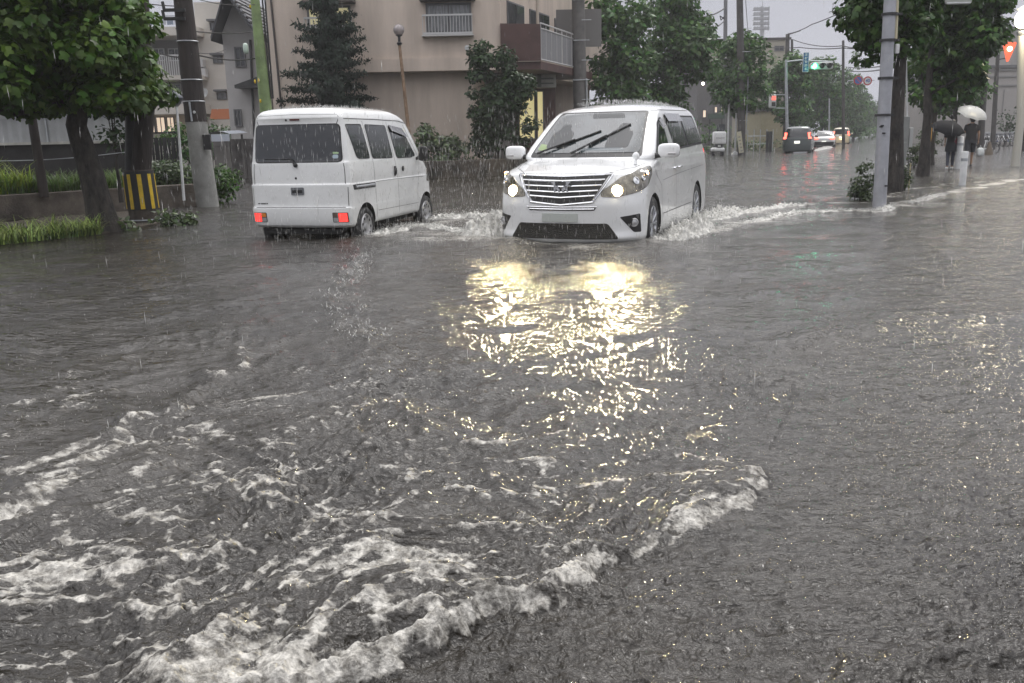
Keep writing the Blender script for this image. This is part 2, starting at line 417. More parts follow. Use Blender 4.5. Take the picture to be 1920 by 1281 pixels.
def build_water(ncol=1300, krow=1.0):
    az = np.concatenate([np.linspace(-180, -46, 40, endpoint=False), np.linspace(-46, -36, 60, endpoint=False),
                         np.linspace(-36, 36, ncol, endpoint=False), np.linspace(36, 46, 60, endpoint=False), np.linspace(46, 180, 40, endpoint=False)]) * np.pi / 180
    rs = [0.45]
    while rs[-1] < 60: rs.append(rs[-1] + max(.004, min(rs[-1] ** 2 / 1117 * krow, .35)) if rs[-1] > 1.5 else rs[-1] + .03)
    while rs[-1] < 560: rs.append(rs[-1] * 1.06)
    rs = np.array(rs); dr = np.gradient(rs)
    A, Rr = np.meshgrid(az, rs)
    x = Rr * np.sin(A); y = Rr * np.cos(A)
    D = np.repeat(np.maximum(dr, rs * (72 * np.pi / 180 / ncol))[:, None], len(az), 1)
    D = np.where(np.abs(A) > R(37), np.maximum(D, Rr * .05), D)
    h, foam = water_fn(x, y, D)
    h = h * sstep(70, 30, Rr)
    V = np.stack([x, y, h], -1).reshape(-1, 3)
    V = np.vstack([V, [[0, 0, 0]]])
    nr, nc = A.shape
    i = np.arange(nr - 1)[:, None]; j = np.arange(nc)[None, :]; jn = (j + 1) % nc
    Fc = np.stack([i * nc + j, i * nc + jn, (i + 1) * nc + jn, (i + 1) * nc + j], -1).reshape(-1, 4)[:, ::-1]
    c = nr * nc
    tri = np.stack([np.full(nc, c), np.arange(nc), (np.arange(nc) + 1) % nc, np.full(nc, c)], -1)
    o = fast('water', V, Fc, m_water, smooth=True)
    a = o.data.attributes.new('foam', 'FLOAT', 'POINT'); a.data.foreach_set('value', np.r_[foam.ravel(), 0].astype(np.float32))
    tag(o, 'brown flood water covering road and pavements, pocked by rain', 'water', kind='structure')
    return o

m_water = bpy.data.materials.new('flood_water'); m_water.use_nodes = True
nt = m_water.node_tree; N, L = nt.nodes, nt.links; b = N['Principled BSDF']
tc = N.new('ShaderNodeTexCoord')
def noise(scale, detail=4, rough=.6, vec=None, stretch=None):
    n = N.new('ShaderNodeTexNoise'); n.inputs['Scale'].default_value = scale; n.inputs['Detail'].default_value = detail; n.inputs['Roughness'].default_value = rough
    v = vec or tc.outputs['Object']
    if stretch:
        mp = N.new('ShaderNodeMapping'); mp.inputs['Scale'].default_value = stretch; L.new(v, mp.inputs['Vector']); v = mp.outputs['Vector']
    L.new(v, n.inputs['Vector']); return n.outputs['Fac']
def math_n(op, a, b_=None, c=None):
    n = N.new('ShaderNodeMath'); n.operation = op
    for i, q in enumerate((a, b_, c)):
        if q is None: continue
        if isinstance(q, (int, float)): n.inputs[i].default_value = q
        else: L.new(q, n.inputs[i])
    return n.outputs[0]
def rng(v, a, b_, c=0.0, d=1.0):
    n = N.new('ShaderNodeMapRange'); L.new(v, n.inputs['Value'])
    for k, q in zip(('From Min', 'From Max', 'To Min', 'To Max'), (a, b_, c, d)): n.inputs[k].default_value = q
    return n.outputs['Result']
at_f = N.new('ShaderNodeAttribute'); at_f.attribute_name = 'foam'; foam_a = at_f.outputs['Fac']
froth = noise(34, 6, .7); froth2 = noise(9, 5, .65)
cellv = N.new('ShaderNodeTexVoronoi'); cellv.feature = 'DISTANCE_TO_EDGE'; cellv.inputs['Scale'].default_value = 26
wn = N.new('ShaderNodeTexNoise'); wn.inputs['Scale'].default_value = 8; L.new(tc.outputs['Object'], wn.inputs['Vector'])
va = N.new('ShaderNodeVectorMath'); va.operation = 'MULTIPLY_ADD'; va.inputs[1].default_value = (.12, .12, .12)
L.new(wn.outputs['Color'], va.inputs[0]); L.new(tc.outputs['Object'], va.inputs[2]); L.new(va.outputs[0], cellv.inputs['Vector'])
lacy = rng(cellv.outputs['Distance'], 0.0, .13, .55, -.1)
f1 = math_n('ADD', foam_a, math_n('MULTIPLY', math_n('SUBTRACT', froth, .5), 1.5))
f1 = math_n('ADD', f1, math_n('MULTIPLY', math_n('SUBTRACT', froth2, .5), .9))
f1 = math_n('ADD', f1, math_n('MULTIPLY', lacy, rng(foam_a, .05, .5, 0, .45)))
fac = rng(f1, .42, 1.12); fac = math_n('MULTIPLY', fac, rng(foam_a, .04, .2))
mud = N.new('ShaderNodeValToRGB'); L.new(noise(.7, 5), mud.inputs['Fac'])
mud.color_ramp.elements[0].position = .35; mud.color_ramp.elements[1].position = .68
mud.color_ramp.elements[0].color = (.018, .0155, .012, 1); mud.color_ramp.elements[1].color = (.038, .033, .026, 1)
fcr = N.new('ShaderNodeValToRGB'); L.new(noise(22, 6, .75), fcr.inputs['Fac']); fcr.color_ramp.elements[0].position = .40; fcr.color_ramp.elements[1].position = .60
fcr.color_ramp.elements[0].color = (.15, .14, .12, 1); fcr.color_ramp.elements[1].color = (.60, .58, .53, 1)
mc = N.new('ShaderNodeMix'); mc.data_type = 'RGBA'; L.new(fac, mc.inputs[0]); L.new(mud.outputs['Color'], mc.inputs[6]); L.new(fcr.outputs['Color'], mc.inputs[7])
L.new(mc.outputs[2], b.inputs['Base Color'])
L.new(rng(fac, 0, 1, .07, .5), b.inputs['Roughness']); b.inputs['IOR'].default_value = 1.52
# fine ripples and drop rings below the size of the mesh
h1 = noise(16, 5, .62, stretch=(1, 1.6, 1)); h2 = noise(60, 4, .6, stretch=(1, 1.3, 1)); h3 = noise(5.0, 4, .6, stretch=(1, 1.9, 1))
vd = N.new('ShaderNodeTexVoronoi'); vd.inputs['Scale'].default_value = 15; L.new(tc.outputs['Object'], vd.inputs['Vector'])
drop = rng(vd.outputs['Distance'], 0, .25, 1, 0)
hh = math_n('ADD', math_n('MULTIPLY', h1, .0150), math_n('MULTIPLY', h2, .0040)); hh = math_n('ADD', hh, math_n('MULTIPLY', h3, .046))
hh = math_n('ADD', hh, math_n('MULTIPLY', drop, .0030)); hh = math_n('ADD', hh, math_n('MULTIPLY', math_n('MULTIPLY', froth, fac), .0030))
bp = N.new('ShaderNodeBump'); bp.inputs['Strength'].default_value = 1.0; bp.inputs['Distance'].default_value = 1.0
L.new(hh, bp.inputs['Height']); L.new(bp.outputs['Normal'], b.inputs['Normal'])
import os
water = build_water(1300, 1.0)
# ------------------------------------------------------------------ vehicle kit
def catmull(levels, sub):
    P = np.array(levels, float); out = []
    for i in range(len(P) - 1):
        p0, p1, p2, p3 = P[max(i - 1, 0)], P[i], P[i + 1], P[min(i + 2, len(P) - 1)]
        for k in range(sub):
            t = k / sub
            q = .5 * ((2 * p1) + (-p0 + p2) * t + (2 * p0 - 5 * p1 + 4 * p2 - p3) * t * t + (-p0 + 3 * p1 - 3 * p2 + p3) * t ** 3)
            lin = p1 + (p2 - p1) * t
            out.append(q * .6 + lin * .4)
    out.append(P[-1]); return np.array(out)

def ring_body(levels, sub=5, nf_=44, ns=22, nr_=32):
    """levels rows: z, rear x, front x, half width, front cap length, front exponent, rear cap length, rear exponent"""
    L = catmull(levels, sub); V = []; n = nf_ + nr_ + 2 * ns
    for z, xr, xf, w, lf, nf, lr, nr in L:
        ring = []
        for i in range(nf_):
            g = -math.pi / 2 + math.pi * (i + .5) / nf_
            c, s_ = math.cos(g), math.sin(g)
            ring.append((xf - lf + lf * abs(c) ** (2 / nf), w * math.copysign(abs(s_) ** (2 / nf), s_)))
        for i in range(ns):
            t = (i + .5) / ns; ring.append(((xf - lf) + t * ((xr + lr) - (xf - lf)), w))
        for i in range(nr_):
            g = math.pi / 2 + math.pi * (i + .5) / nr_
            c, s_ = math.cos(g), math.sin(g)
            ring.append((xr + lr - lr * abs(c) ** (2 / nr), w * math.copysign(abs(s_) ** (2 / nr), s_)))
        for i in range(ns):
            t = (i + .5) / ns; ring.append(((xr + lr) + t * ((xf - lf) - (xr + lr)), -w))
        def cap(cx, l, e, n_, a0):
            P = []
            for i in range(400):
                g = a0 + math.pi * i / 399; c, s_ = math.cos(g), math.sin(g)
                P.append((cx + math.copysign(l * abs(c) ** (2 / e), c), w * math.copysign(abs(s_) ** (2 / e), s_)))
            Q = np.array(P); d = np.r_[0, np.cumsum(np.hypot(*np.diff(Q, axis=0).T))]; u = np.linspace(0, d[-1], n_)
            return list(zip(np.interp(u, d, Q[:, 0]), np.interp(u, d, Q[:, 1])))
        ring = cap(xf - lf, lf, nf, nf_, -math.pi / 2) + ring[nf_:nf_ + ns] + cap(xr + lr, lr, nr, nr_, math.pi / 2) + ring[nf_ + ns + nr_:]
        V += [(x, y, z) for x, y in ring]
    m = len(L); Fs = []
    for i in range(m - 1):
        for k in range(n):
            j = (k + 1) % n; Fs.append((i * n + k, i * n + j, (i + 1) * n + j, (i + 1) * n + k))
    Fs.append(tuple(range(n - 1, -1, -1))); Fs.append(tuple((m - 1) * n + k for k in range(n)))
    return V, Fs

def make_body(name, levels, mats, parent, arches=(), sub=5, top_crown=0.0):
    """arches: (x, z, r, y_in) wheel openings cut out of the shell"""
    V, Fs = ring_body(levels, sub)
    mb = MB().add(V, Fs); ob = mb.build(name, mats, None, smooth=False)
    if arches:
        cut = MB()
        for x, z, r, yin in arches:
            for s in (-1, 1):
                cut.lathe([(-.4, 0), (-.4, r), (.4, r), (.4, 0)], axis=(0, 1, 0), c=(x, s * (yin + .4), z), n=56)
        # lower half of each opening runs out through the sill
        co = cut.build('cutter', mats[1], None)
        md = ob.modifiers.new('b', 'BOOLEAN'); md.object = co; md.operation = 'DIFFERENCE'; md.solver = 'EXACT'; md.material_mode = 'TRANSFER'
        dg = bpy.context.evaluated_depsgraph_get(); dg.update()
        me = bpy.data.meshes.new_from_object(ob.evaluated_get(dg)); me.name = name
        ob.modifiers.clear(); ob.data = me
        bpy.data.objects.remove(co)
    me = ob.data; me.shade_smooth(); me.set_sharp_from_angle(angle=R(38))
    ob.parent = parent
    bm = bmesh.new(); bm.from_mesh(me); bvh = BVHTree.FromBMesh(bm); bm.free()
    return ob, bvh

def frame(kind):
    """projection frames: 2-D (u, v) -> start point, direction"""
    if kind == 'front': return lambda u, v: (Vector((3.2, u, v)), Vector((-1, 0, 0)))
    if kind == 'rear': return lambda u, v: (Vector((-6, u, v)), Vector((1, 0, 0)))
    if kind == 'left': return lambda u, v: (Vector((u, 3, v)), Vector((0, -1, 0)))
    if kind == 'right': return lambda u, v: (Vector((u, -3, v)), Vector((0, 1, 0)))
    if kind == 'top': return lambda u, v: (Vector((u, v, 4)), Vector((0, 0, -1)))
    if kind[0] == 'diag':      # looking back at the corner from angle a (radians from +x towards +y)
        a = kind[1]; d = Vector((-math.cos(a), -math.sin(a), 0)); t = Vector((-math.sin(a), math.cos(a), 0)); o = kind[2]
        return lambda u, v: (Vector((o[0], o[1], v)) + t * u - d * 3, d)

def rounded(poly, r=.03, n=4):
    out = []; m = len(poly)
    for i in range(m):
        p0, p1, p2 = Vector(poly[i - 1]), Vector(poly[i]), Vector(poly[(i + 1) % m])
        a = (p0 - p1); b = (p2 - p1); ra = min(r, a.length * .45, b.length * .45)
        A = p1 + a.normalized() * ra; B = p1 + b.normalized() * ra
        for k in range(n + 1):
            t = k / n; out.append(tuple((A * (1 - t) + p1 * t) * (1 - t) + (p1 * (1 - t) + B * t) * t))
    return out

def decal(name, bvh, kind, poly, m, parent, off=.004, depth=.02, step=.06, rnd_=.03, loc_off=None):
    """a panel that follows the shell: outline poly, standing off the surface, with a rim running back into it"""
    fr = frame(kind)
    if rnd_: poly = rounded(poly, rnd_)
    P = []
    m_ = len(poly)
    for i in range(m_):
        a, b = Vector(poly[i]), Vector(poly[(i + 1) % m_]); k = max(1, int((b - a).length / step))
        P += [a.lerp(b, j / k) for j in range(k)]
    nb = len(P)
    xs = [p.x for p in P]; ys = [p.y for p in P]
    def inside(x, y):
        c = False
        for i in range(nb):
            a, b = P[i], P[i - 1]
            if (a.y > y) != (b.y > y) and x < (b.x - a.x) * (y - a.y) / (b.y - a.y) + a.x: c = not c
        return c
    G = []
    nx = int((max(xs) - min(xs)) / step) + 1; ny = int((max(ys) - min(ys)) / step) + 1
    for i in range(nx + 1):
        for j in range(ny + 1):
            q = (min(xs) + (i + .5) * step, min(ys) + (j + .5) * step)
            if inside(*q) and min((Vector(q) - p).length for p in P) > step * .4: G.append(Vector(q))
    vs, es, fs, *_ = delaunay_2d_cdt([p for p in P] + G, [(i, (i + 1) % nb) for i in range(nb)], [], 1, 1e-6)
    pts = []; ok = []
    for v in vs:
        o, d = fr(v.x, v.y)
        hit, nrm, _, _ = bvh.ray_cast(o, d)
        if hit is None: pts.append(None)
        else:
            if nrm.dot(d) > 0: nrm = -nrm
            pts.append((hit, nrm, d))
    keep = [f for f in fs if all(pts[i] is not None for i in f)]
    edge = {}
    for f in keep:
        for i in range(len(f)):
            e = (f[i], f[(i + 1) % len(f)]); edge[e] = edge.get(e, 0) + 1
    bd = [e for e in edge if (e[1], e[0]) not in edge]
    V = []; idx = {}
    for i, p in enumerate(pts):
        if p is None: continue
        idx[i] = len(V); V.append(p[0] + p[1] * off)
    Fs = [tuple(idx[i] for i in f) for f in keep]
    low = {}
    for e in bd:
        for i in e:
            if i not in low: low[i] = len(V); V.append(pts[i][0] + pts[i][1] * off + pts[i][2] * depth)
    Fs += [(idx[e[1]], idx[e[0]], low[e[0]], low[e[1]]) for e in bd]
    me = bpy.data.meshes.new(name); me.from_pydata([tuple(v) for v in V], [], Fs); me.update()
    bm = bmesh.new(); bm.from_mesh(me); bmesh.ops.recalc_face_normals(bm, faces=bm.faces); bm.to_mesh(me); bm.free()
    return link_mesh(name, me, m, parent, True, 40)

def seam(mb, bvh, kind, pts, w=.006, off=.0012, step=.05, mi=0):
    fr = frame(kind); P = []
    for i in range(len(pts) - 1):
        a, b = Vector(pts[i]), Vector(pts[i + 1]); k = max(1, int((b - a).length / step))
        P += [a.lerp(b, j / k) for j in range(k)]
    P.append(Vector(pts[-1])); hits = []
    for p in P:
        o, d = fr(p.x, p.y); h, n, _, _ = bvh.ray_cast(o, d)
        if h is not None: hits.append((h, n if n.dot(d) < 0 else -n))
    V = []; Fs = []
    for i, (h, n) in enumerate(hits):
        t = (hits[min(i + 1, len(hits) - 1)][0] - hits[max(i - 1, 0)][0])
        if t.length < 1e-6: continue
        s = t.normalized().cross(n).normalized(); V += [h + n * off + s * w / 2, h + n * off - s * w / 2]
    for i in range(len(V) // 2 - 1): Fs.append((2 * i, 2 * i + 1, 2 * i + 3, 2 * i + 2))
    mb.add(V, Fs, mi)

m_white = mat('white_paint', (.80, .81, .80), .22, var=.07, vscale=1.6, coat=.8, spec=.5, rain=.08, bump=.04, bscale=60)
m_pearl = mat('pearl_paint', (.82, .83, .83), .2, var=.06, vscale=1.5, coat=.9, rain=.08, bump=.04, bscale=60)
m_black = mat('black_plastic', (.018, .018, .019), .45, bump=.1, bscale=120)
m_well = mat('wheel_well', (.012, .012, .012), .8)
m_seam = mat('panel_gap', (.06, .06, .06), .7)
m_glass = mat('tinted_glass', (.014, .017, .02), .05, spec=.9, coat=.5, rain=.04, bump=.12, bscale=35)
m_wind = mat('windscreen_glass', (.022, .033, .036), .06, spec=.9, coat=.6, rain=.05, bump=.14, bscale=30, var=.5, vscale=3)
m_dglass = mat('door_glass', (.035, .045, .045), .06, spec=.9, coat=.5, rain=.04, var=.6, vscale=5)
m_rubber = mat('tyre_rubber', (.02, .02, .021), .6, bump=.4, bscale=90)
m_chrome = mat('chrome', (.75, .76, .78), .12, metal=1.0, rain=.06)
m_alloy = mat('alloy', (.45, .46, .48), .3, metal=1.0, rain=.1)
m_steel = mat('silver_wheel', (.5, .5, .51), .35, metal=.7, rain=.1, var=.2, vscale=12)
m_red = mat('red_lens', (.55, .02, .025), .12, coat=.7, emis=(1, .03, .03), estr=.9)
m_redlit = emit('lit_red_lens', (1.0, .12, .08), 3.2)
m_amber = mat('amber_lens', (.75, .25, .04), .12, coat=.7)
m_clear = mat('clear_lens', (.5, .5, .5), .1, coat=.8, metal=.4)
m_head = mat('headlamp_housing', (.22, .20, .16), .16, metal=.75, coat=1, var=.6, vscale=14, bump=.3, bscale=22)
m_lamp = emit('lit_headlamp', (1.0, .84, .50), 60)
m_bezel_glow = emit('bezel_glow', (1.0, .72, .34), 1.3)  # warm bloom round the low beam, put into the bezel as emission
m_turn = emit('lit_side_lamp', (1.0, .50, .18), 24)
m_plate = mat('plate_white', (.62, .64, .60), .4)
m_plate_grey = mat('plate_grey', (.50, .53, .50), .4)  # plain grey plate, no emission
m_grey = mat('grey_plastic', (.16, .17, .18), .3, coat=.4)

def wheel(parent, x, y, z, r, w, kind, steer=0.0):
    s = 1 if y > 0 else -1; ax = (0, s, 0)
    wr = bpy.data.objects.new('wheel', None)
    rr = r * .66
    t = MB().lathe([(-w / 2, rr), (-w / 2 + .004, r * .86), (-w / 2 + .025, r * .975), (-w / 2 + .05, r), (w / 2 - .05, r), (w / 2 - .022, r * .975), (w / 2, r * .9), (w / 2 + .003, r * .8), (w / 2 - .008, rr + .006), (w / 2 - .03, rr)], ax, n=48)
    tyre = t.build('wheel', m_rubber, parent, True, 50)
    rim = MB().lathe([(w / 2 - .012, rr + .004), (w / 2 - .004, rr - .004), (w / 2 - .012, rr - .018), (w / 2 - .06, rr - .03), (-w / 2 + .02, rr - .04), (-w / 2 + .02, .01)], ax, n=40)
    if kind == 'alloy':
        rim.lathe([(w / 2 - .035, rr * .2), (w / 2 - .02, rr * .19), (w / 2 - .016, .004)], ax, n=20)
        for k in range(10):
            a = 2 * math.pi * k / 10
            for da in (-.085, .085):
                p0 = Vector((math.cos(a) * rr * .16, s * (w / 2 - .03), math.sin(a) * rr * .16)); p1 = Vector((math.cos(a + da) * (rr - .012), s * (w / 2 - .012), math.sin(a + da) * (rr - .012)))
                rim.tube([p0, p1], [.014, .011], 6)
    else:
        rim.lathe([(w / 2 - .03, rr - .02), (w / 2 - .012, rr * .8), (w / 2 - .008, rr * .62), (w / 2 - .03, rr * .5), (w / 2 - .034, rr * .3), (w / 2 - .012, rr * .26), (w / 2 - .006, .004)], ax, n=32)
        for k in range(9):
            a = 2 * math.pi * k / 9; c = Vector((math.cos(a) * rr * .73, s * (w / 2 - .008), math.sin(a) * rr * .73))
            rim.lathe([(0, .021), (.004, .019), (.0042, .002)], ax, c, 10, 1)
    ro = rim.build('rim', [m_alloy if kind == 'alloy' else m_steel, m_black], tyre, True, 40)
    tyre.location = (x, y, z); tyre.rotation_euler = (0, 0, steer)
    return tyre

# ------------------------------------------------------------------ white minivan, headlights on
MV = thing('minivan', 'white minivan driving towards us with headlights lit and a wide chrome grille', 'minivan', (.94, 11.25, ROAD - .02), -1.951)
LV = [  # z, xr, xf, w, lf, nf, lr, nr
 (.17, -3.78, .72, .80, .55, 2.5, .3, 3), (.19, -3.86, .84, .875, .55, 2.5, .3, 3), (.25, -3.92, .90, .905, .55, 2.5, .3, 3),
 (.34, -3.95, .885, .915, .55, 2.5, .3, 3), (.50, -3.96, .90, .915, .55, 2.5, .3, 3), (.64, -3.96, .905, .912, .55, 2.5, .28, 3.2),
 (.78, -3.95, .88, .91, .56, 2.5, .26, 3.4), (.90, -3.95, .845, .905, .58, 2.5, .25, 3.5), (.985, -3.95, .80, .90, .6, 2.45, .25, 3.5),
 (1.015, -3.95, .745, .895, .62, 2.4, .25, 3.5), (1.045, -3.95, .60, .89, .64, 2.35, .25, 3.5), (1.085, -3.95, .40, .885, .66, 2.3, .25, 3.5),
 (1.125, -3.94, .20, .875, .66, 2.3, .24, 3.5), (1.15, -3.94, .09, .866, .46, 2.7, .24, 3.5), (1.19, -3.94, .0, .855, .34, 3.1, .24, 3.5),
 (1.30, -3.92, -.18, .83, .28, 3.4, .24, 3.5), (1.50, -3.87, -.52, .775, .26, 3.5, .24, 3.5), (1.66, -3.81, -.80, .725, .26, 3.4, .25, 3.4),
 (1.735, -3.76, -.94, .695, .3, 3, .28, 3.2), (1.785, -3.68, -1.12, .66, .42, 2.6, .34, 3), (1.825, -3.55, -1.36, .60, .6, 2.3, .45, 2.7),
 (1.855, -3.35, -1.68, .50, .6, 2.2, .6, 2.4), (1.872, -3.1, -2.0, .34, .5, 2.1, .5, 2.2), (1.878, -2.75, -2.35, .12, .15, 2, .15, 2)]
body, bv = make_body('body', LV, [m_pearl, m_well], MV, arches=((0, .345, .385, .60), (-2.98, .345, .385, .60)))
decal('window_trim', bv, 'front', [(-.735, 1.165), (.735, 1.165), (.60, 1.735), (-.60, 1.735)], m_black, MV, .004, .01, .03, .05)
wsc = decal('windscreen', bv, 'front', [(-.70, 1.215), (.70, 1.215), (.575, 1.712), (-.575, 1.712)], m_wind, MV, .008, .012, .03, .05)
# what shows behind the wet windscreen: a pale dash top, a green tag, the dark roof lining
decal('dash_top', bv, 'front', [(-.1, 1.235), (.5, 1.235), (.46, 1.275), (-.05, 1.27)], mat('dash', (.13, .15, .16), .2), MV, .009, .004, .05, .02)
decal('window_sticker', bv, 'front', [(-.66, 1.25), (-.52, 1.245), (-.52, 1.31), (-.645, 1.33)], mat('faded_green', (.22, .30, .12), .3), MV, .009, .004, .05, .02)
decal('sun_shade', bv, 'front', [(-.10, 1.64), (.34, 1.64), (.30, 1.70), (-.12, 1.70)], mat('dark_lining', (.025, .028, .03), .3), MV, .009, .004, .05, .02)
for u0 in (-.40, .38):    # seats seen dimly behind the screen
    decal('seat_shape', bv, 'front', [(u0 - .15, 1.27), (u0 + .15, 1.27), (u0 + .15, 1.46), (u0 + .07, 1.50), (u0 + .06, 1.57), (u0 - .06, 1.57), (u0 - .07, 1.50), (u0 - .15, 1.46)], MATS['dark_lining'], MV, .0095, .002, .03, .04)
def on(bvx, kind, u, v, off=0.0):
    o, d = frame(kind)(u, v); h, n, _, _ = bvx.ray_cast(o, d)
    if h is None:
        h, n, _, _ = bvx.find_nearest(o + d * 2.2)
    n = n if n.dot(d) < 0 else -n
    return h + n * off
for p0, p1 in (((-.62, 1.19), (.10, 1.47)), ((-.16, 1.185), (.45, 1.545))):
    w_ = MB(); pts = [on(bv, 'front', p0[0] + (p1[0] - p0[0]) * t, p0[1] + (p1[1] - p0[1]) * t, .035) for t in (0, .15, .3, .45, .6, .8, 1)]
    w_.tube(pts[:5], [.016, .014, .012, .011, .010], 6)
    bl = [p + Vector((-.012, 0, -.012)) for p in pts[2:]]
    w_.tube(bl, .012, 6); w_.build('wiper', m_black, MV, True)
# hood and front seams
sm = MB()
for s in (-1, 1):
    seam(sm, bv, 'top', [(.05, .80 * s), (.35, .74 * s), (.62, .58 * s), (.74, .50 * s)], .009)
seam(sm, bv, 'front', [(-.60, 1.005), (-.4, .998), (0, .995), (.4, .998), (.60, 1.005)], .008)
for s, k in ((1, 'left'), (-1, 'right')):
    seam(sm, bv, k, [(-.02, 1.10), (-.12, .95), (-.42, .80), (-.46, .45), (-.45, .25)], .007)
    seam(sm, bv, k, [(-1.20, 1.62), (-1.30, 1.2), (-1.36, .8), (-1.36, .25)], .007)
    seam(sm, bv, k, [(-2.42, 1.68), (-2.45, 1.2), (-2.48, .95), (-2.52, .72), (-2.55, .5)], .007)
    seam(sm, bv, k, [(-.62, 1.70), (-1.2, 1.745), (-3.3, 1.775)], .012)
    seam(sm, bv, k, [(-.47, .44), (-2.5, .44)], .010)
    seam(sm, bv, k, [(-.5, .86), (-1.4, .90), (-2.6, .93), (-3.5, .95)], .005)
sm.build('panel_gap', m_seam, MV)
# grille, five chrome bars, emblem
gr = decal('grille', bv, 'front', [(-.535, .975), (.535, .975), (.44, .80), (.36, .685), (0, .655), (-.36, .685), (-.44, .80)], m_black, MV, .006, .02, .05, .02)
gb = MB()
def bar_on(mbx, z0, z1, wx, rad, off, bow=.0, n=16):
    pts = [on(bv, 'front', -wx + 2 * wx * i / n, z0 + (z1 - z0) * (1 - abs(2 * i / n - 1)), off) for i in range(n + 1)]
    mbx.tube(pts, rad, 6)
for z, wx, dz in ((.925, .50, -.012), (.865, .47, -.016), (.805, .435, -.02), (.748, .40, -.024)):
    bar_on(gb, z, z + dz, wx, .0115, .012)
gb.build('grille_bars', m_chrome, gr, True)
gt = MB(); bar_on(gt, .985, .972, .575, .017, .006); bar_on(gt, .676, .640, .385, .012, .008)
for s in (-1, 1): gt.tube([on(bv, 'front', s * u, z, .008) for u, z in ((.575, .985), (.50, .85), (.43, .75), (.38, .68))], [.014, .012, .011, .011], 6)
gt.build('grille_surround', m_chrome, gr, True)
em = MB()
e0 = on(bv, 'front', 0, .85, .03)
for s in (-1, 1):
    em.prism([(s * .125, .06), (s * .068, .062), (s * .060, -.02), (s * .035, -.056), (s * .012, -.058), (s * .012, -.030), (s * .028, -.026), (s * .04, .01), (s * .062, -.05), (s * .088, -.055), (s * .082, .0)], e0, (0, 1, 0), (0, 0, 1), (.016, 0, 0))
em.build('emblem', m_chrome, gr)
decal('bumper_slot', bv, 'front', [(-.42, .615), (.42, .615), (.40, .578), (-.40, .578)], m_black, MV, .003, .02, .05, .01)
sb = MB(); bar_on(sb, .598, .594, .40, .008, .010); bar_on(sb, .622, .618, .43, .006, .006); sb.build('bumper_slot_trim', m_chrome, MV, True)
decal('number_plate', bv, 'front', [(-.235, .545), (.205, .545), (.205, .445), (-.235, .445)], m_plate_grey, MV, .012, .02, .05, .006)
decal('lower_grille', bv, 'front', [(-.545, .428), (.545, .428), (.67, .245), (-.67, .245)], mat('mesh_grille', (.035, .032, .024), .5, bump=1, bscale=70, col2=(.008, .008, .008), vscale=60), MV, .004, .02, .05, .03)
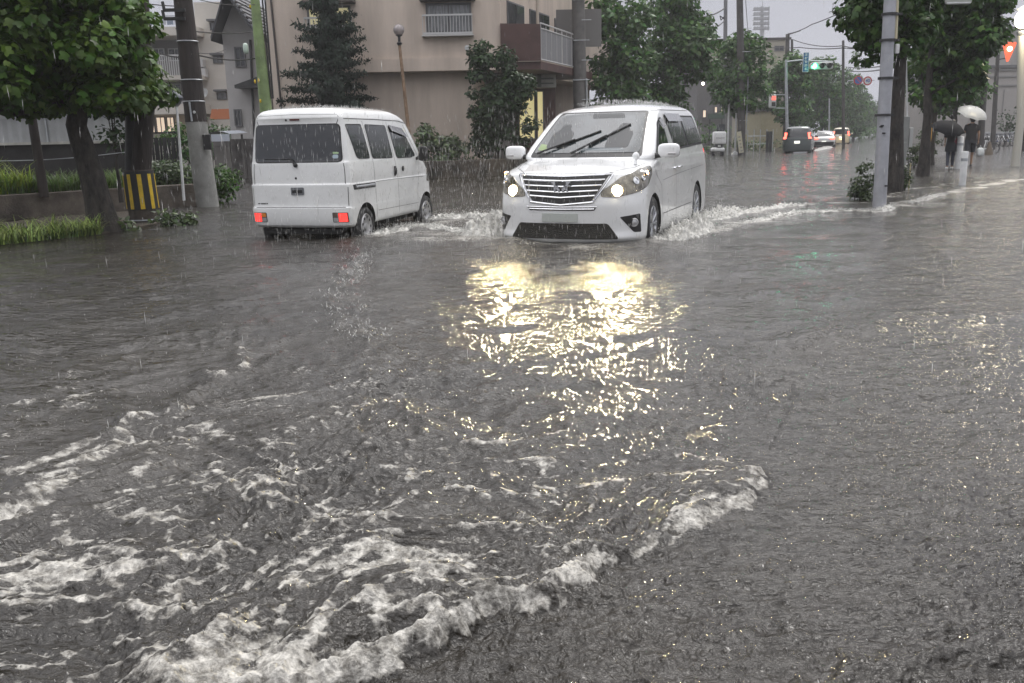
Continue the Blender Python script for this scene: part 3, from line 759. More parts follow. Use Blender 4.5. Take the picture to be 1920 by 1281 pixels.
for s in (-1, 1):
    fr_ = ('diag', s * R(28), (.55, s * .55))
    fg = decal('fog_lamp', bv, ('diag', s * R(25), (.45, s * .70)), [(-.16 * s, .50), (.10 * s, .53), (.12 * s, .31), (.02 * s, .315)], m_black, MV, .003, .02, .04, .02)
    o_, d_ = frame(('diag', s * R(25), (.45, s * .70)))(.02 * s, .43); h_, n_, _, _ = bv.ray_cast(o_, d_)
    MB().lathe([(-.01, .052), (.012, .052), (.016, .044), (.008, .040), (.014, .02), (.016, .002)], tuple(-d_), tuple(h_), 20).build('lens', m_clear, fg, True)
    dg_ = ('diag', s * R(38), (.30, s * .62))
    hl = decal('headlight', bv, dg_, [(-.46 * s, .735), (-.44 * s, .80), (-.20 * s, .955), (.16 * s, 1.045), (.33 * s, 1.06), (.33 * s, .97), (.20 * s, .84), (.0 * s, .775), (-.30 * s, .725)], m_head, MV, .006, .02, .04, .03)
    for u, v, rr_, mm_, nm in ((-.27, .80, .062, m_lamp, 'low_beam'), (.17, .985, .026, m_turn, 'side_lamp')):
        o_, d_ = frame(dg_)(u * s, v); h_, n_, _, _ = bv.ray_cast(o_, d_); n_ = n_ if n_.dot(d_) < 0 else -n_
        ax = (n_ * .4 + Vector((1, 0, 0)) * .6).normalized() if nm == 'low_beam' else n_
        h_ = Vector(h_) + n_ * .006
        MB().lathe([(-.02, rr_ * 1.12), (.012, rr_ * 1.12), (.014, rr_)], ax, h_, 24).build('bezel', m_bezel_glow if nm == 'low_beam' else m_chrome, hl, True)
        MB().lathe([(.010, rr_), (.020, rr_ * .75), (.026, rr_ * .3), (.027, .001)], ax, h_, 24).build(nm, mm_, hl, True)
        if nm == 'low_beam':      # the beam itself
            ld = bpy.data.lights.new('headlight_beam', 'SPOT'); ld.energy = 210; ld.color = (1, .82, .44); ld.spot_size = R(74); ld.spot_blend = 1.0; ld.shadow_soft_size = .055
            lo = bpy.data.objects.new('headlight_beam', ld); COL.objects.link(lo); lo.parent = MV; lo.location = h_ + Vector((.11, 0, 0))
            lo.rotation_euler = Vector((-1, -.10, -.10)).to_track_quat('Z', 'Y').to_euler()
    for u, v, rr_ in ((-.02, .905, .045), (.10, .93, .035)):
        o_, d_ = frame(dg_)(u * s, v); h_, n_, _, _ = bv.ray_cast(o_, d_); n_ = n_ if n_.dot(d_) < 0 else -n_
        MB().lathe([(-.01, rr_), (.014, rr_), (.016, rr_ * .8), (.006, rr_ * .7), (.012, rr_ * .3), (.014, .001)], n_, h_, 20).build('reflector', m_chrome, hl, True)
    k = 'left' if s > 0 else 'right'
    # side glass
    decal('window_trim', bv, k, [(-.22, 1.135), (-.46, 1.33), (-.80, 1.57), (-.98, 1.645), (-1.12, 1.645), (-1.17, 1.2), (-.6, 1.15)], m_black, MV, .004, .01, .03, .04)
    decal('door_window', bv, k, [(-.50, 1.19), (-.58, 1.36), (-.84, 1.56), (-.98, 1.61), (-1.08, 1.61), (-1.12, 1.225), (-.7, 1.20)], m_dglass, MV, .006, .01, .06, .04)
    decal('quarter_glass', bv, k, [(-.28, 1.16), (-.46, 1.30), (-.46, 1.18)], m_dglass, MV, .006, .01, .06, .02)
    decal('window_trim', bv, k, [(-1.30, 1.68), (-3.45, 1.70), (-3.72, 1.27), (-1.52, 1.215)], m_black, MV, .003, .01, .06, .04)
    decal('sliding_door_window', bv, k, [(-1.36, 1.65), (-2.34, 1.665), (-2.42, 1.265), (-1.56, 1.245)], m_glass, MV, .006, .01, .06, .03)
    decal('rear_window', bv, k, [(-2.46, 1.665), (-3.38, 1.675), (-3.62, 1.30), (-2.52, 1.27)], m_glass, MV, .006, .01, .06, .04)
    vz = MB()
    for a, b_ in (((-1.34, 1.70), (-2.36, 1.71)), ((-.86, 1.60), (-1.08, 1.64))):
        A = [on(bv, k, a[0] + (b_[0] - a[0]) * t, a[1] + (b_[1] - a[1]) * t, .012) for t in (0, .25, .5, .75, 1)]
        B = [on(bv, k, a[0] + (b_[0] - a[0]) * t, a[1] - .115 + (b_[1] - a[1]) * t, .045) for t in (0, .25, .5, .75, 1)]
        vz.add(A + B, [(i, i + 1, i + 6, i + 5) for i in range(4)])
    vz.build('rain_visor', mat('smoked_visor', (.03, .03, .033), .1, coat=.8), MV)
    # mirror
    mc_ = on(bv, k, -.27, 1.20)
    mr_ = MB().pillow((mc_.x - .02, mc_.y + s * .17, mc_.z + .03), (.065, .135, .088), .55)
    mo = mr_.build('mirror', m_pearl, MV, True, 60)
    MB().tube([(mc_.x, mc_.y - s * .02, mc_.z - .03), (mc_.x, mc_.y + s * .12, mc_.z - .02)], [.035, .028], 8).build('mirror_arm', m_black, mo, True)
    MB().box((mc_.x + .045, mc_.y + s * .22, mc_.z - .005), (.02, .10, .022), bev=.006).build('indicator', m_clear, mo)
    for hx in (-1.20, -1.50):
        a = on(bv, k, hx, .985, .02); b_ = on(bv, k, hx - .17, .99, .02)
        hh = MB().tube([on(bv, k, hx + .01, .985, .0), a, a.lerp(b_, .5) + Vector((0, s * .012, 0)), b_, on(bv, k, hx - .18, .99, 0)], [.012, .013, .014, .013, .012], 8)
        hh.build('door_handle', m_chrome, MV, True)
    tl_ = decal('tail_light', bv, k, [(-3.76, 1.20), (-3.93, 1.20), (-3.95, .93), (-3.86, .90)], m_red, MV, .006, .02, .05, .03)
    wheel(MV, 0, s * .795, .345, .345, .225, 'alloy', steer=R(2)); wheel(MV, -2.98, s * .795, .345, .345, .225, 'alloy')
# small fender mirror on the near front corner
q = on(bv, 'top', .22, .72)
fm = MB().tube([q, q + Vector((-.02, -.005, .07))], [.022, .016], 8); fm.ball(q + Vector((-.02, 0, .10)), .045, sc=(.6, 1, 1.1)); fm.build('fender_mirror', m_pearl, MV, True)

# ------------------------------------------------------------------ white boxy kei van, seen from behind
KV = thing('van', 'small white boxy van driving away with a blank tailgate and dark rear window', 'van', (-2.675, 12.42, ROAD - .03), 1.311)
LK = [
 (.30, -.46, 2.72, .66, .4, 2.6, .12, 3), (.315, -.50, 2.80, .70, .4, 2.6, .12, 3.2), (.36, -.535, 2.86, .722, .4, 2.6, .12, 3.4), (.50, -.55, 2.89, .735, .4, 2.6, .12, 3.6),
 (.572, -.548, 2.89, .737, .4, 2.6, .12, 3.6), (.585, -.525, 2.885, .735, .4, 2.6, .12, 3.6), (.80, -.525, 2.86, .736, .4, 2.6, .12, 3.6), (.875, -.525, 2.83, .736, .4, 2.6, .12, 3.6), (.895, -.512, 2.82, .730, .4, 2.6, .12, 3.6), (.98, -.51, 2.76, .733, .4, 2.6, .12, 3.6),
 (1.08, -.508, 2.66, .730, .4, 2.6, .12, 3.6), (1.16, -.505, 2.56, .722, .4, 2.7, .12, 3.6), (1.20, -.49, 2.52, .716, .4, 2.8, .12, 3.6), (1.45, -.475, 2.30, .685, .38, 2.8, .12, 3.6), (1.66, -.455, 2.10, .655, .38, 2.8, .12, 3.6),
 (1.72, -.46, 2.02, .648, .38, 2.7, .13, 3.4), (1.745, -.465, 1.98, .643, .4, 2.7, .14, 3.3), (1.80, -.445, 1.86, .622, .45, 2.6, .16, 3), (1.845, -.40, 1.70, .585, .5, 2.5, .2, 2.8), (1.875, -.30, 1.45, .51, .5, 2.4, .3, 2.6), (1.89, -.1, 1.1, .36, .4, 2.2, .3, 2.3), (1.894, .3, .8, .12, .15, 2, .15, 2)]
kb, bk = make_body('body', LK, [m_white, m_well], KV, arches=((0, .275, .335, .50), (2.40, .275, .335, .50)))
decal('window_trim', bk, 'rear', [(-.615, 1.665), (.615, 1.665), (.645, 1.165), (-.645, 1.165)], m_black, KV, .003, .012, .05, .07)
decal('rear_window', bk, 'rear', [(-.598, 1.65), (.598, 1.65), (.628, 1.18), (-.628, 1.18)], m_glass, KV, .007, .012, .05, .06)
sk = MB()
seam(sk, bk, 'rear', [(.70, .578), (-.70, .578)], .010); seam(sk, bk, 'rear', [(.62, 1.775), (0, 1.79), (-.62, 1.775)], .004)
for s, k in ((1, 'left'), (-1, 'right')):
    seam(sk, bk, k, [(-.40, 1.80), (-.44, 1.6), (-.47, 1.2), (-.475, .9), (-.475, .6)], .010)
    seam(sk, bk, k, [(-.42, 1.725), (.6, 1.725), (1.5, 1.715), (2.0, 1.66)], .012)
    seam(sk, bk, k, [(.19, 1.70), (.33, 1.2), (.35, .9), (.37, .38)], .008)
    seam(sk, bk, k, [(1.04, 1.70), (1.12, 1.2), (1.20, .9), (1.22, .32)], .008)
    seam(sk, bk, k, [(1.68, 1.66), (2.10, 1.2), (2.14, 1.1), (2.02, .7), (2.0, .5)], .008)
    seam(sk, bk, k, [(.37, .875), (1.2, .875), (2.3, .86)], .006); seam(sk, bk, k, [(.42, .47), (1.2, .465), (2.02, .46)], .006)
sk.build('panel_gap', m_seam, KV)
decal('rear_bumper', bk, 'rear', [(-.735, .57), (.735, .57), (.72, .345), (-.72, .345)], m_white, KV, .006, .02, .06, .03)
for s in (-1, 1):
    o_ = 'rear'
    tl_ = decal('tail_light', bk, 'rear', rounded([(s * .485, .515), (s * .69, .515), (s * .69, .385), (s * .485, .385)], .015), m_black, KV, .009, .02, .04, 0)
    decal('red_lens', bk, 'rear', [(s * .57, .507), (s * .68, .507), (s * .68, .393), (s * .57, .393)], mat('lit_tail', (.6, .03, .03), .15, coat=.6, emis=(1, .05, .04), estr=1.3), tl_, .013, .01, .04, .008)
    decal('amber_lens', bk, 'rear', [(s * .495, .507), (s * .562, .507), (s * .562, .455), (s * .495, .455)], m_amber if s > 0 else mat('smoked_lens', (.14, .10, .08), .15, coat=.5), tl_, .013, .01, .04, .006)
    decal('reverse_lens', bk, 'rear', [(s * .495, .448), (s * .562, .448), (s * .562, .393), (s * .495, .393)], m_clear, tl_, .013, .01, .04, .006)
    k = 'left' if s > 0 else 'right'
    for nm, poly, mm in (('rear_side_window', [(-.36, 1.64), (.14, 1.645), (.25, 1.205), (-.10, 1.205), (-.18, 1.23)], m_glass),
                     ('sliding_door_window', [(.26, 1.645), (.98, 1.635), (1.07, 1.19), (.355, 1.20)], m_glass),
                     ('door_window', [(1.09, 1.635), (1.62, 1.59), (2.0, 1.20), (1.78, 1.175), (1.24, 1.18)], m_dglass)):
        c0 = (sum(p[0] for p in poly) / len(poly), sum(p[1] for p in poly) / len(poly))
        big = [(p[0] + (p[0] - c0[0]) * .035, p[1] + (p[1] - c0[1]) * .06) for p in poly]
        decal('window_trim', bk, k, big, m_black, KV, .003, .01, .05, .05)
        decal(nm, bk, k, poly, mm, KV, .007, .01, .05, .04)
    # visor over the door window, slide rail, handles, mirror
    A = [on(bk, k, 1.10 + .5 * t, 1.655 - .045 * t, .01) for t in (0, .5, 1)]; B = [on(bk, k, 1.12 + .62 * t, 1.57 - .10 * t, .035) for t in (0, .5, 1)]
    MB().add(A + B, [(0, 1, 4, 3), (1, 2, 5, 4)]).build('rain_visor', MATS['smoked_visor'], KV)
    rl = decal('slide_rail', bk, k, [(-.40, .868), (.34, .868), (.34, .80), (-.36, .80)], m_black, KV, .003, .01, .04, .008)
    MB().tube([on(bk, k, x_, .838, .012) for x_ in (-.34, -.1, .1, .3)], .016, 8).build('rail_bar', m_alloy, rl, True)
    MB().tube([on(bk, k, 1.085, .99 - dz, .012 + .012 * math.sin(i * .9)) for i, dz in enumerate((-.07, -.035, 0, .035, .07))], [.014, .02, .022, .02, .014], 8).build('door_handle', m_black, KV, True)
    hp = on(bk, k, 1.42, 1.015, .006); MB().ball(hp, .045, sc=(1, .35, .9)).build('door_handle', m_black, KV, True)
    fl = decal('fuel_flap', bk, k, [(1.27, .64), (1.30, .62), (1.30, .38), (1.27, .38)], m_seam, KV, .001, .002, .04, 0) if False else None
    mp = on(bk, k, 2.03, 1.17)
    mo = MB().pillow((mp.x + .03, mp.y + s * .11, mp.z + .05), (.04, .075, .115), .5).build('mirror', m_black, KV, True, 60)
    MB().tube([(mp.x, mp.y - s * .02, mp.z - .03), (mp.x + .02, mp.y + s * .09, mp.z - .0)], .025, 8).build('mirror_arm', m_black, mo, True)
    hl = decal('headlight', bk, ('diag', s * R(35), (2.4, s * .4)), [(-.12 * s, .95), (.22 * s, .98), (.26 * s, .78), (-.10 * s, .74)], m_head, KV, .006, .02, .05, .03)
    wheel(KV, 0, s * .655, .275, .275, .155, 'steel'); wheel(KV, 2.40, s * .655, .275, .275, .155, 'steel', steer=R(-3))
decal('windscreen', bk, 'front', [(-.62, 1.22), (.62, 1.22), (.56, 1.66), (-.56, 1.66)], m_wind, KV, .006, .012, .06, .05)
decal('brake_light', bk, 'rear', [(-.055, 1.735), (.085, 1.735), (.085, 1.712), (-.055, 1.712)], mat('dark_red_lens', (.10, .01, .01), .2, coat=.6), KV, .008, .012, .03, .008)
MB().ball(on(bk, 'rear', .14, 1.72), .016, sc=(.6, 1, 1)).build('camera_dot', m_black, KV, True)
hd = decal('tailgate_handle', bk, 'rear', [(-.085, .845), (.105, .845), (.105, .745), (-.085, .745)], m_grey, KV, .010, .02, .03, .015)
decal('handle_recess', bk, 'rear', [(-.065, .812), (.085, .812), (.085, .77), (-.065, .77)], m_black, hd, .014, .004, .03, .01)
MB().ball(on(bk, 'rear', .03, .965), .016, sc=(.5, 1, 1)).build('tailgate_lock', m_black, KV, True)
bg_ = MB()
for i, (dy, wd) in enumerate(((0, .03), (.036, .018), (.06, .026), (.092, .03), (.128, .02))):
    p = on(bk, 'rear', .61 - dy, .632, .002); bg_.box((p.x, p.y, p.z), (.004, wd, .014))
bg_.build('badge', m_black, KV)
st = decal('window_sticker', bk, 'rear', rounded([(-.51, 1.265), (-.585, 1.265), (-.585, 1.215), (-.51, 1.215)], .024), mat('pale_blue_sticker', (.45, .55, .62), .4), KV, .010, .003, .03, 0)
decal('window_sticker', bk, 'rear', [(-.515, 1.30), (-.59, 1.295), (-.59, 1.275), (-.515, 1.275)], mat('pale_green_sticker', (.45, .62, .35), .4), KV, .010, .003, .03, .005)
wp = MB(); wp.tube([on(bk, 'rear', .02, 1.135, .03), on(bk, 'rear', .06, 1.19, .03), on(bk, 'rear', .12, 1.225, .026)], [.016, .012, .008], 6)
wp.tube([on(bk, 'rear', .12 - .05 + .40 * t, 1.215 + .0 * t, .018) for t in (0, .5, 1)], .006, 5); wp.ball(on(bk, 'rear', .02, 1.135, .01), .03)
wp.build('wiper', m_black, KV, True)
MB().box((-.2, 0, .25), (.5, 1.1, .06)).box((1.2, 0, .24), (2.6, .9, .08)).build('underbody', m_well, KV)
MB().box((-1.5, 0, .22), (4.0, 1.3, .10)).build('underbody', m_well, MV)
# ------------------------------------------------------------------ foliage kit
TULIP = [(0, 0), (.10, -.02), (.46, .10), (.50, .30), (.34, .44), (.46, .62), (.38, .90), (.17, .84), (0, .74), (-.17, .84), (-.38, .90), (-.46, .62), (-.34, .44), (-.50, .30), (-.46, .10), (-.10, -.02)]
OVAL = [(0, 0), (.20, .22), (.27, .52), (.16, .82), (0, 1.0), (-.16, .82), (-.27, .52), (-.20, .22)]
QUAD = [(0, 0), (.32, .45), (0, 1.0), (-.32, .45)]
def leaves(P, D, S, shape, fold=.18, rng_=nrg, up=.5, drop=.6):
    """leaf faces at points P, facing roughly D, sizes S; returns verts and faces (fan triangles, centre raised)"""
    n = len(P); k = len(shape); sh = np.array(shape)
    nrm = D + rng_.normal(0, .45, (n, 3)); nrm[:, 2] += up
    nrm /= np.linalg.norm(nrm, axis=1)[:, None]
    t = rng_.normal(0, 1, (n, 3)); t[:, 2] -= drop; t += D * .8
    t -= (t * nrm).sum(1)[:, None] * nrm; t /= np.linalg.norm(t, axis=1)[:, None] + 1e-9
    b = np.cross(nrm, t)
    u = sh[:, 0][None, :, None]; v = sh[:, 1][None, :, None]
    s = S[:, None, None]
    bend = (np.abs(u) * fold + (v - .5) ** 2 * .25)
    V = P[:, None, :] + s * (b[:, None, :] * u + t[:, None, :] * v - nrm[:, None, :] * bend)
    if k == 4:
        Fc = np.arange(n * 4).reshape(n, 4)
        return V.reshape(-1, 3), Fc
    c = P[:, None, :] + S[:, None, None] * t[:, None, :] * .45 + nrm[:, None, :] * 0
    V = np.concatenate([V, c], 1)
    base = (np.arange(n) * (k + 1))[:, None, None]
    tri = np.array([[i, (i + 1) % k, k] for i in range(k)])[None]
    return V.reshape(-1, 3), (base + tri).reshape(-1, 3)

def clump_points(centres, radii, per, rng_=nrg, flat=.8):
    P = []; D = []
    for c, r in zip(centres, radii):
        n = max(3, int(per * r * r))
        d = rng_.normal(0, 1, (n, 3)); d /= np.linalg.norm(d, axis=1)[:, None]
        d[:, 2] = np.where(d[:, 2] < -.2, d[:, 2] * .6, d[:, 2])
        rr = r * (1 - rng_.random(n) ** 2 * .55)[:, None]
        P.append(np.array(c) + d * rr * np.array([1, 1, flat])); D.append(d)
    return np.vstack(P), np.vstack(D)

def crown_centres(shape_fn, n, rng_):
    out = []
    while len(out) < n:
        q = rng_.uniform(-1, 1, 3)
        if shape_fn(q): out.append(q)
    return np.array(out)

m_bark = mat('bark', (.065, .052, .042), .8, var=.75, vscale=9, bump=2.5, bscale=22, stretch=(1, 1, .35))
m_barkd = mat('dark_bark', (.040, .034, .029), .75, var=.8, vscale=11, bump=2.5, bscale=22, stretch=(1, 1, .35))
m_leaf_l = mat('leaf_tulip', (.062, .125, .015), .42, var=.5, vscale=1.3, spec=.28, leaf=True)
m_leaf_r = mat('leaf_tulip_deep', (.046, .105, .017), .42, var=.55, vscale=1.3, spec=.28, leaf=True)
m_leaf_g = mat('leaf_street', (.054, .130, .024), .38, var=.5, vscale=.7, spec=.35, leaf=True)
m_leaf_k = mat('leaf_dark', (.024, .055, .015), .36, var=.5, vscale=1.0, spec=.35, leaf=True)
m_leaf_c = mat('needle_foliage', (.012, .030, .016), .6, var=.5, vscale=1.2, leaf=True)
m_leaf_s = mat('leaf_shrub', (.085, .13, .05), .36, var=.5, vscale=2.0, leaf=True)
m_grass = mat('weed_grass', (.24, .33, .035), .45, var=.45, vscale=1.5, leaf=True)
m_grass2 = mat('weed_grass_pale', (.32, .42, .12), .45, var=.4, vscale=2.0, leaf=True)

def tree(name, label, base, height, trunk_h, crown, nclump, clump_r, per, leaf_s, lm, bark=None, trunk_r=.14, shape=QUAD, seed=0, group=None, cat='tree', lean=(0, 0), trunk_pts=None, limbs=7, cshape='egg'):
    """crown = (rx, ry, z0, z1, dx, dy): radii, foot and top of the crown, offset"""
    rg = np.random.default_rng(seed)
    t = thing(name, label, cat, base, 0, group)
    rx, ry, z0, z1, dx, dy = crown
    tb = MB()
    pts = trunk_pts or [(lean[0] * k * k, lean[1] * k * k, -.15 + (z0 + (z1 - z0) * .55 + .15) * k) for k in np.linspace(0, 1, 9)]
    n = len(pts); rad = [trunk_r * (1.35 if i == 0 else 1.12 if i == 1 else 1 - .7 * (i / (n - 1)) ** 1.2) for i in range(n)]
    pts = [(p[0] + (rg.normal() * trunk_r * .18 if 0 < i < n - 1 and not trunk_pts else 0), p[1], p[2]) for i, p in enumerate(pts)]
    tb.tube(pts, rad, 14)
    def sh(q):
        if cshape == 'egg': return q[0] ** 2 + q[1] ** 2 + (q[2] * (1.0 if q[2] > 0 else .92)) ** 2 < 1
        if cshape == 'cone': return q[0] ** 2 + q[1] ** 2 < (.16 + .84 * (1 - (q[2] + 1) / 2)) ** 2
        if cshape == 'column': return q[0] ** 2 + q[1] ** 2 < (1 if q[2] < .4 else 1.6 - q[2] * 1.5) ** 2
        return True
    C = crown_centres(sh, nclump, rg)
    C = C * np.array([rx - clump_r * .6, ry - clump_r * .6, (z1 - z0) / 2 - clump_r * .4]) + np.array([dx, dy, (z0 + z1) / 2])
    Rr = clump_r * rg.uniform(.6, 1.25, nclump)
    for i in range(limbs):
        a = rg.uniform(0, 6.28); k = rg.integers(n // 2, n - 1); p0 = Vector(pts[k])
        j = rg.integers(0, nclump); p1 = Vector(C[j]); mid = p0.lerp(p1, .5) + Vector((0, 0, -.15 * (p1 - p0).length))
        tb.tube([p0, mid, p1], [rad[k] * .5, rad[k] * .32, .012], 7)
    tb.build('trunk', bark or m_bark, t, True, 80)
    P, D = clump_points(C, Rr, per, rg)
    S = leaf_s * rg.uniform(.6, 1.25, len(P))
    V, Fc = leaves(P, D, S, shape, rng_=rg)
    fast('crown', V, Fc, lm, t, True)
    return t

def shrub(name, label, base, boxes, per, leaf_s, lm, shape=OVAL, seed=0, cat='shrub', group=None, stems=10, clump=.22):
    """boxes: list of (x, y, z, rx, ry, rz) lobes"""
    rg = np.random.default_rng(seed); t = thing(name, label, cat, base, 0, group)
    C = []; 
    for x, y, z, rx, ry, rz in boxes:
        n = max(5, int(9 * (rx * ry * rz) ** (1 / 3) / clump * 1.2))
        q = crown_centres(lambda p: (p ** 2).sum() < 1, n, rg); C += list(q * np.array([rx, ry, rz]) + np.array([x, y, z]))
    C = np.array(C); P, D = clump_points(C, clump * rg.uniform(.6, 1.2, len(C)), per, rg)
    P[:, 2] = np.maximum(P[:, 2], -.03)
    V, Fc = leaves(P, D, leaf_s * rg.uniform(.6, 1.2, len(P)), shape, rng_=rg); fast('foliage', V, Fc, lm, t, True)
    mb = MB()
    for i in range(stems):
        c = C[rg.integers(0, len(C))]; b0 = boxes[0]
        p0 = (c[0] * .4 + rg.normal() * .05, c[1] * .4 + rg.normal() * .05, -.12); mb.tube([p0, ((p0[0] + c[0]) / 2 + rg.normal() * .03, (p0[1] + c[1]) / 2, c[2] * .5), tuple(c)], [.016, .011, .005], 5)
    mb.build('stem', m_barkd, t, True)
    return t

def blades(name, area_fn, n, hmin, hmax, w, m, seed=0, droop=.5, z0=-.1):
    """tufted grass: each blade a bent ribbon of three quads"""
    rg = np.random.default_rng(seed); P = np.array([area_fn(rg) for _ in range(n)])
    h = rg.uniform(hmin, hmax, n) * rg.uniform(.6, 1, n); a = rg.uniform(0, 2 * np.pi, n); dirx, diry = np.cos(a), np.sin(a)
    V = []; ts = np.array([0, .4, .75, 1.0]); 
    for t in ts:
        off = droop * h * t ** 2.4 * rg.uniform(.5, 1.3, n) if t > 0 else np.zeros(n)
        zz = P[:, 2] + z0 + h * (t - .35 * droop * t ** 3) * 1.0
        cx = P[:, 0] + dirx * off; cy = P[:, 1] + diry * off; ww = w * (1 - t * .9) * (1 + .3 * (t == .4)) / 2
        ox, oy = -diry * ww, dirx * ww
        V.append(np.stack([cx - ox, cy - oy, zz], -1)); V.append(np.stack([cx + ox, cy + oy, zz], -1))
    V = np.stack(V, 1).reshape(-1, 3); b = (np.arange(n) * 8)[:, None, None]
    q = np.array([[0, 1, 3, 2], [2, 3, 5, 4], [4, 5, 7, 6]])[None]
    return fast(name, V, (b + q).reshape(-1, 4), m, None, True)
# ------------------------------------------------------------------ left verge, retaining wall, posts
m_conc = mat('old_concrete', (.17, .145, .12), .8, var=.55, vscale=2.2, bump=.5, bscale=30, col2=(.06, .05, .042))
m_soil = mat('soil', (.06, .048, .035), .9, var=.4, vscale=3, bump=1, bscale=20)
m_wood = mat('creosoted_wood', (.035, .027, .024), .7, var=.5, vscale=5, bump=.8, bscale=24, stretch=(1, 1, .12))
m_pole = mat('pole_concrete', (.27, .27, .255), .7, var=.25, vscale=3, bump=.3, bscale=50)
m_dark = mat('dark_metal', (.03, .03, .032), .5, var=.3)
m_galv = mat('galvanised', (.42, .44, .46), .45, metal=.5, var=.2, vscale=6, rain=.1)
m_yel = mat('yellow_paint', (.75, .52, .03), .5, var=.2, vscale=9)
m_blk = mat('black_paint', (.02, .02, .02), .5)
m_whitep = mat('white_post', (.68, .69, .69), .5, var=.15, vscale=6)

W0, W1 = gnd(-60, 421), gnd(372, 386)
wl = Vector((W1[0] - W0[0], W1[1] - W0[1], 0)); WL = wl.length; wd = wl.normalized(); wn_ = Vector((-wd.y, wd.x, 0))
WA = Vector(W0) - wd * 4
rw = thing('retaining_wall', 'low stained concrete wall holding back the weeds at the left', 'wall', (WA.x, WA.y, 0), math.atan2(wd.y, wd.x))
mb = MB(); Lw = WL + 4.0
for i in range(4):
    x0, x1 = Lw * i / 4, Lw * (i + 1) / 4
    mb.box(((x0 + x1) / 2, .1, .155), ((x1 - x0) - .012, .2, .62), bev=.015)
mb.build('wall', m_conc, rw)
# raised bed behind the wall
bedp = [WA + wn_ * .21, WA + wd * Lw + wn_ * .21, WA + wd * (Lw - .2) + wn_ * 3.0, WA + wn_ * 5.5]
b_ = MB(); b_.add([(p.x, p.y, .40) for p in bedp] + [(p.x, p.y, -.12) for p in bedp], [(0, 1, 2, 3), (0, 4, 5, 1), (1, 5, 6, 2), (2, 6, 7, 3), (3, 7, 4, 0)])
tag(b_.build('soil_bed', m_soil), 'raised soil bed behind the low concrete wall', 'soil', kind='structure')
vp = [gnd(-160, 482), gnd(0, 458), gnd(180, 440), gnd(262, 427), gnd(300, 420), tuple(WA + wd * (Lw - 1.2) - wn_ * .02), tuple(WA - wn_ * .02)]
b_ = MB(); n = len(vp); b_.add([(p[0], p[1], .018) for p in vp] + [(p[0] + (.0), p[1] - .05, -.12) for p in vp], [tuple(range(n))] + [(i, i + n, (i + 1) % n + n, (i + 1) % n) for i in range(n)])
tag(b_.build('verge', m_soil), 'muddy verge at the foot of the low wall', 'verge', kind='structure')
def bed_fn(lo, hi, d0, d1):
    def f(rg):
        u = rg.uniform(lo, hi); v = d0 + (d1 - d0) * rg.random() ** 1.3
        p = WA + wd * u + wn_ * v; return (p.x, p.y, .40)
    return f
g1 = blades('tall_weeds', bed_fn(0, Lw * .62, .15, 2.2), 7500, .30, .95, .024, m_grass, 1, .62, 0)
tag(g1, 'tall bright green weeds growing above the low concrete wall', 'weeds', kind='stuff')
g2 = blades('weeds', bed_fn(Lw * .55, Lw * .9, .1, 1.6), 3200, .25, .6, .03, mat('weed_mid', (.09, .15, .035), .45, var=.4, vscale=2, leaf=True), 2, .5, 0)
tag(g2, 'darker weeds between the striped pole and the shrubs', 'weeds', kind='stuff')
V0 = [Vector(p).to_2d() for p in (gnd(-120, 476), gnd(190, 442))]; V1 = [Vector((WA + wd * 1.0 - wn_ * .1)).to_2d(), Vector(gnd(205, 425)).to_2d()]
def verge_fn(rg):
    u = rg.random(); v = rg.random() ** 1.5; a = V0[0].lerp(V0[1], u); b = V1[0].lerp(V1[1], u); p = a.lerp(b, v * .75); return (p.x, p.y, .02)
def verge_tuft(rg):
    while True:
        p = verge_fn(rg)
        if perlin(np.array([p[0] * 2.3]), np.array([p[1] * 2.3]), 66)[0] + rg.random() * .5 > .12: return p
g3 = blades('verge_grass', verge_tuft, 1300, .16, .50, .017, m_grass2, 3, .95, 0)
g3b = blades('verge_grass', verge_fn, 1500, .08, .26, .022, mat('weed_low', (.07, .12, .03), .5, var=.5, vscale=3, leaf=True), 4, .8, 0)
tag(g3b, 'short dark growth between the drooping grass at the road edge', 'grass', kind='stuff')
tag(g3, 'long drooping grass standing in the water at the road edge', 'grass', kind='stuff')

def px_path(pts, Y): return [at(x, y, Y) for x, y in pts]
TB = gnd(193, 434)
def rel(pts, b): return [(p[0] - b[0], p[1] - b[1], p[2] - b[2]) for p in pts]
tp = rel(px_path([(198, 452), (194, 420), (182, 370), (170, 320), (155, 275), (143, 235), (150, 190), (165, 130), (160, 60), (150, -40), (150, -140)], TB[1]), TB)
tree('tulip_tree', 'big leafy street tree with lobed leaves leaning at the left edge', TB, 6, 2, (2.15, 1.9, 1.72, 6.6, AX(95, TB[1]) - TB[0], -.2), 150, .48, 820, .125, m_leaf_l, m_barkd, .215, TULIP, 5, trunk_pts=tp, cshape='cone', limbs=9)
# second crown behind it filling the left corner
b2 = at(-70, 330, 16.8); b2 = (b2[0], b2[1], .38)
tree('tulip_tree', 'darker leafy tree cut by the left frame edge behind the leaning tree', b2, 6, 2, (2.3, 1.6, 2.1, 7.0, .2, 0), 80, .6, 260, .18, m_leaf_r, m_barkd, .16, TULIP, 6, limbs=5)

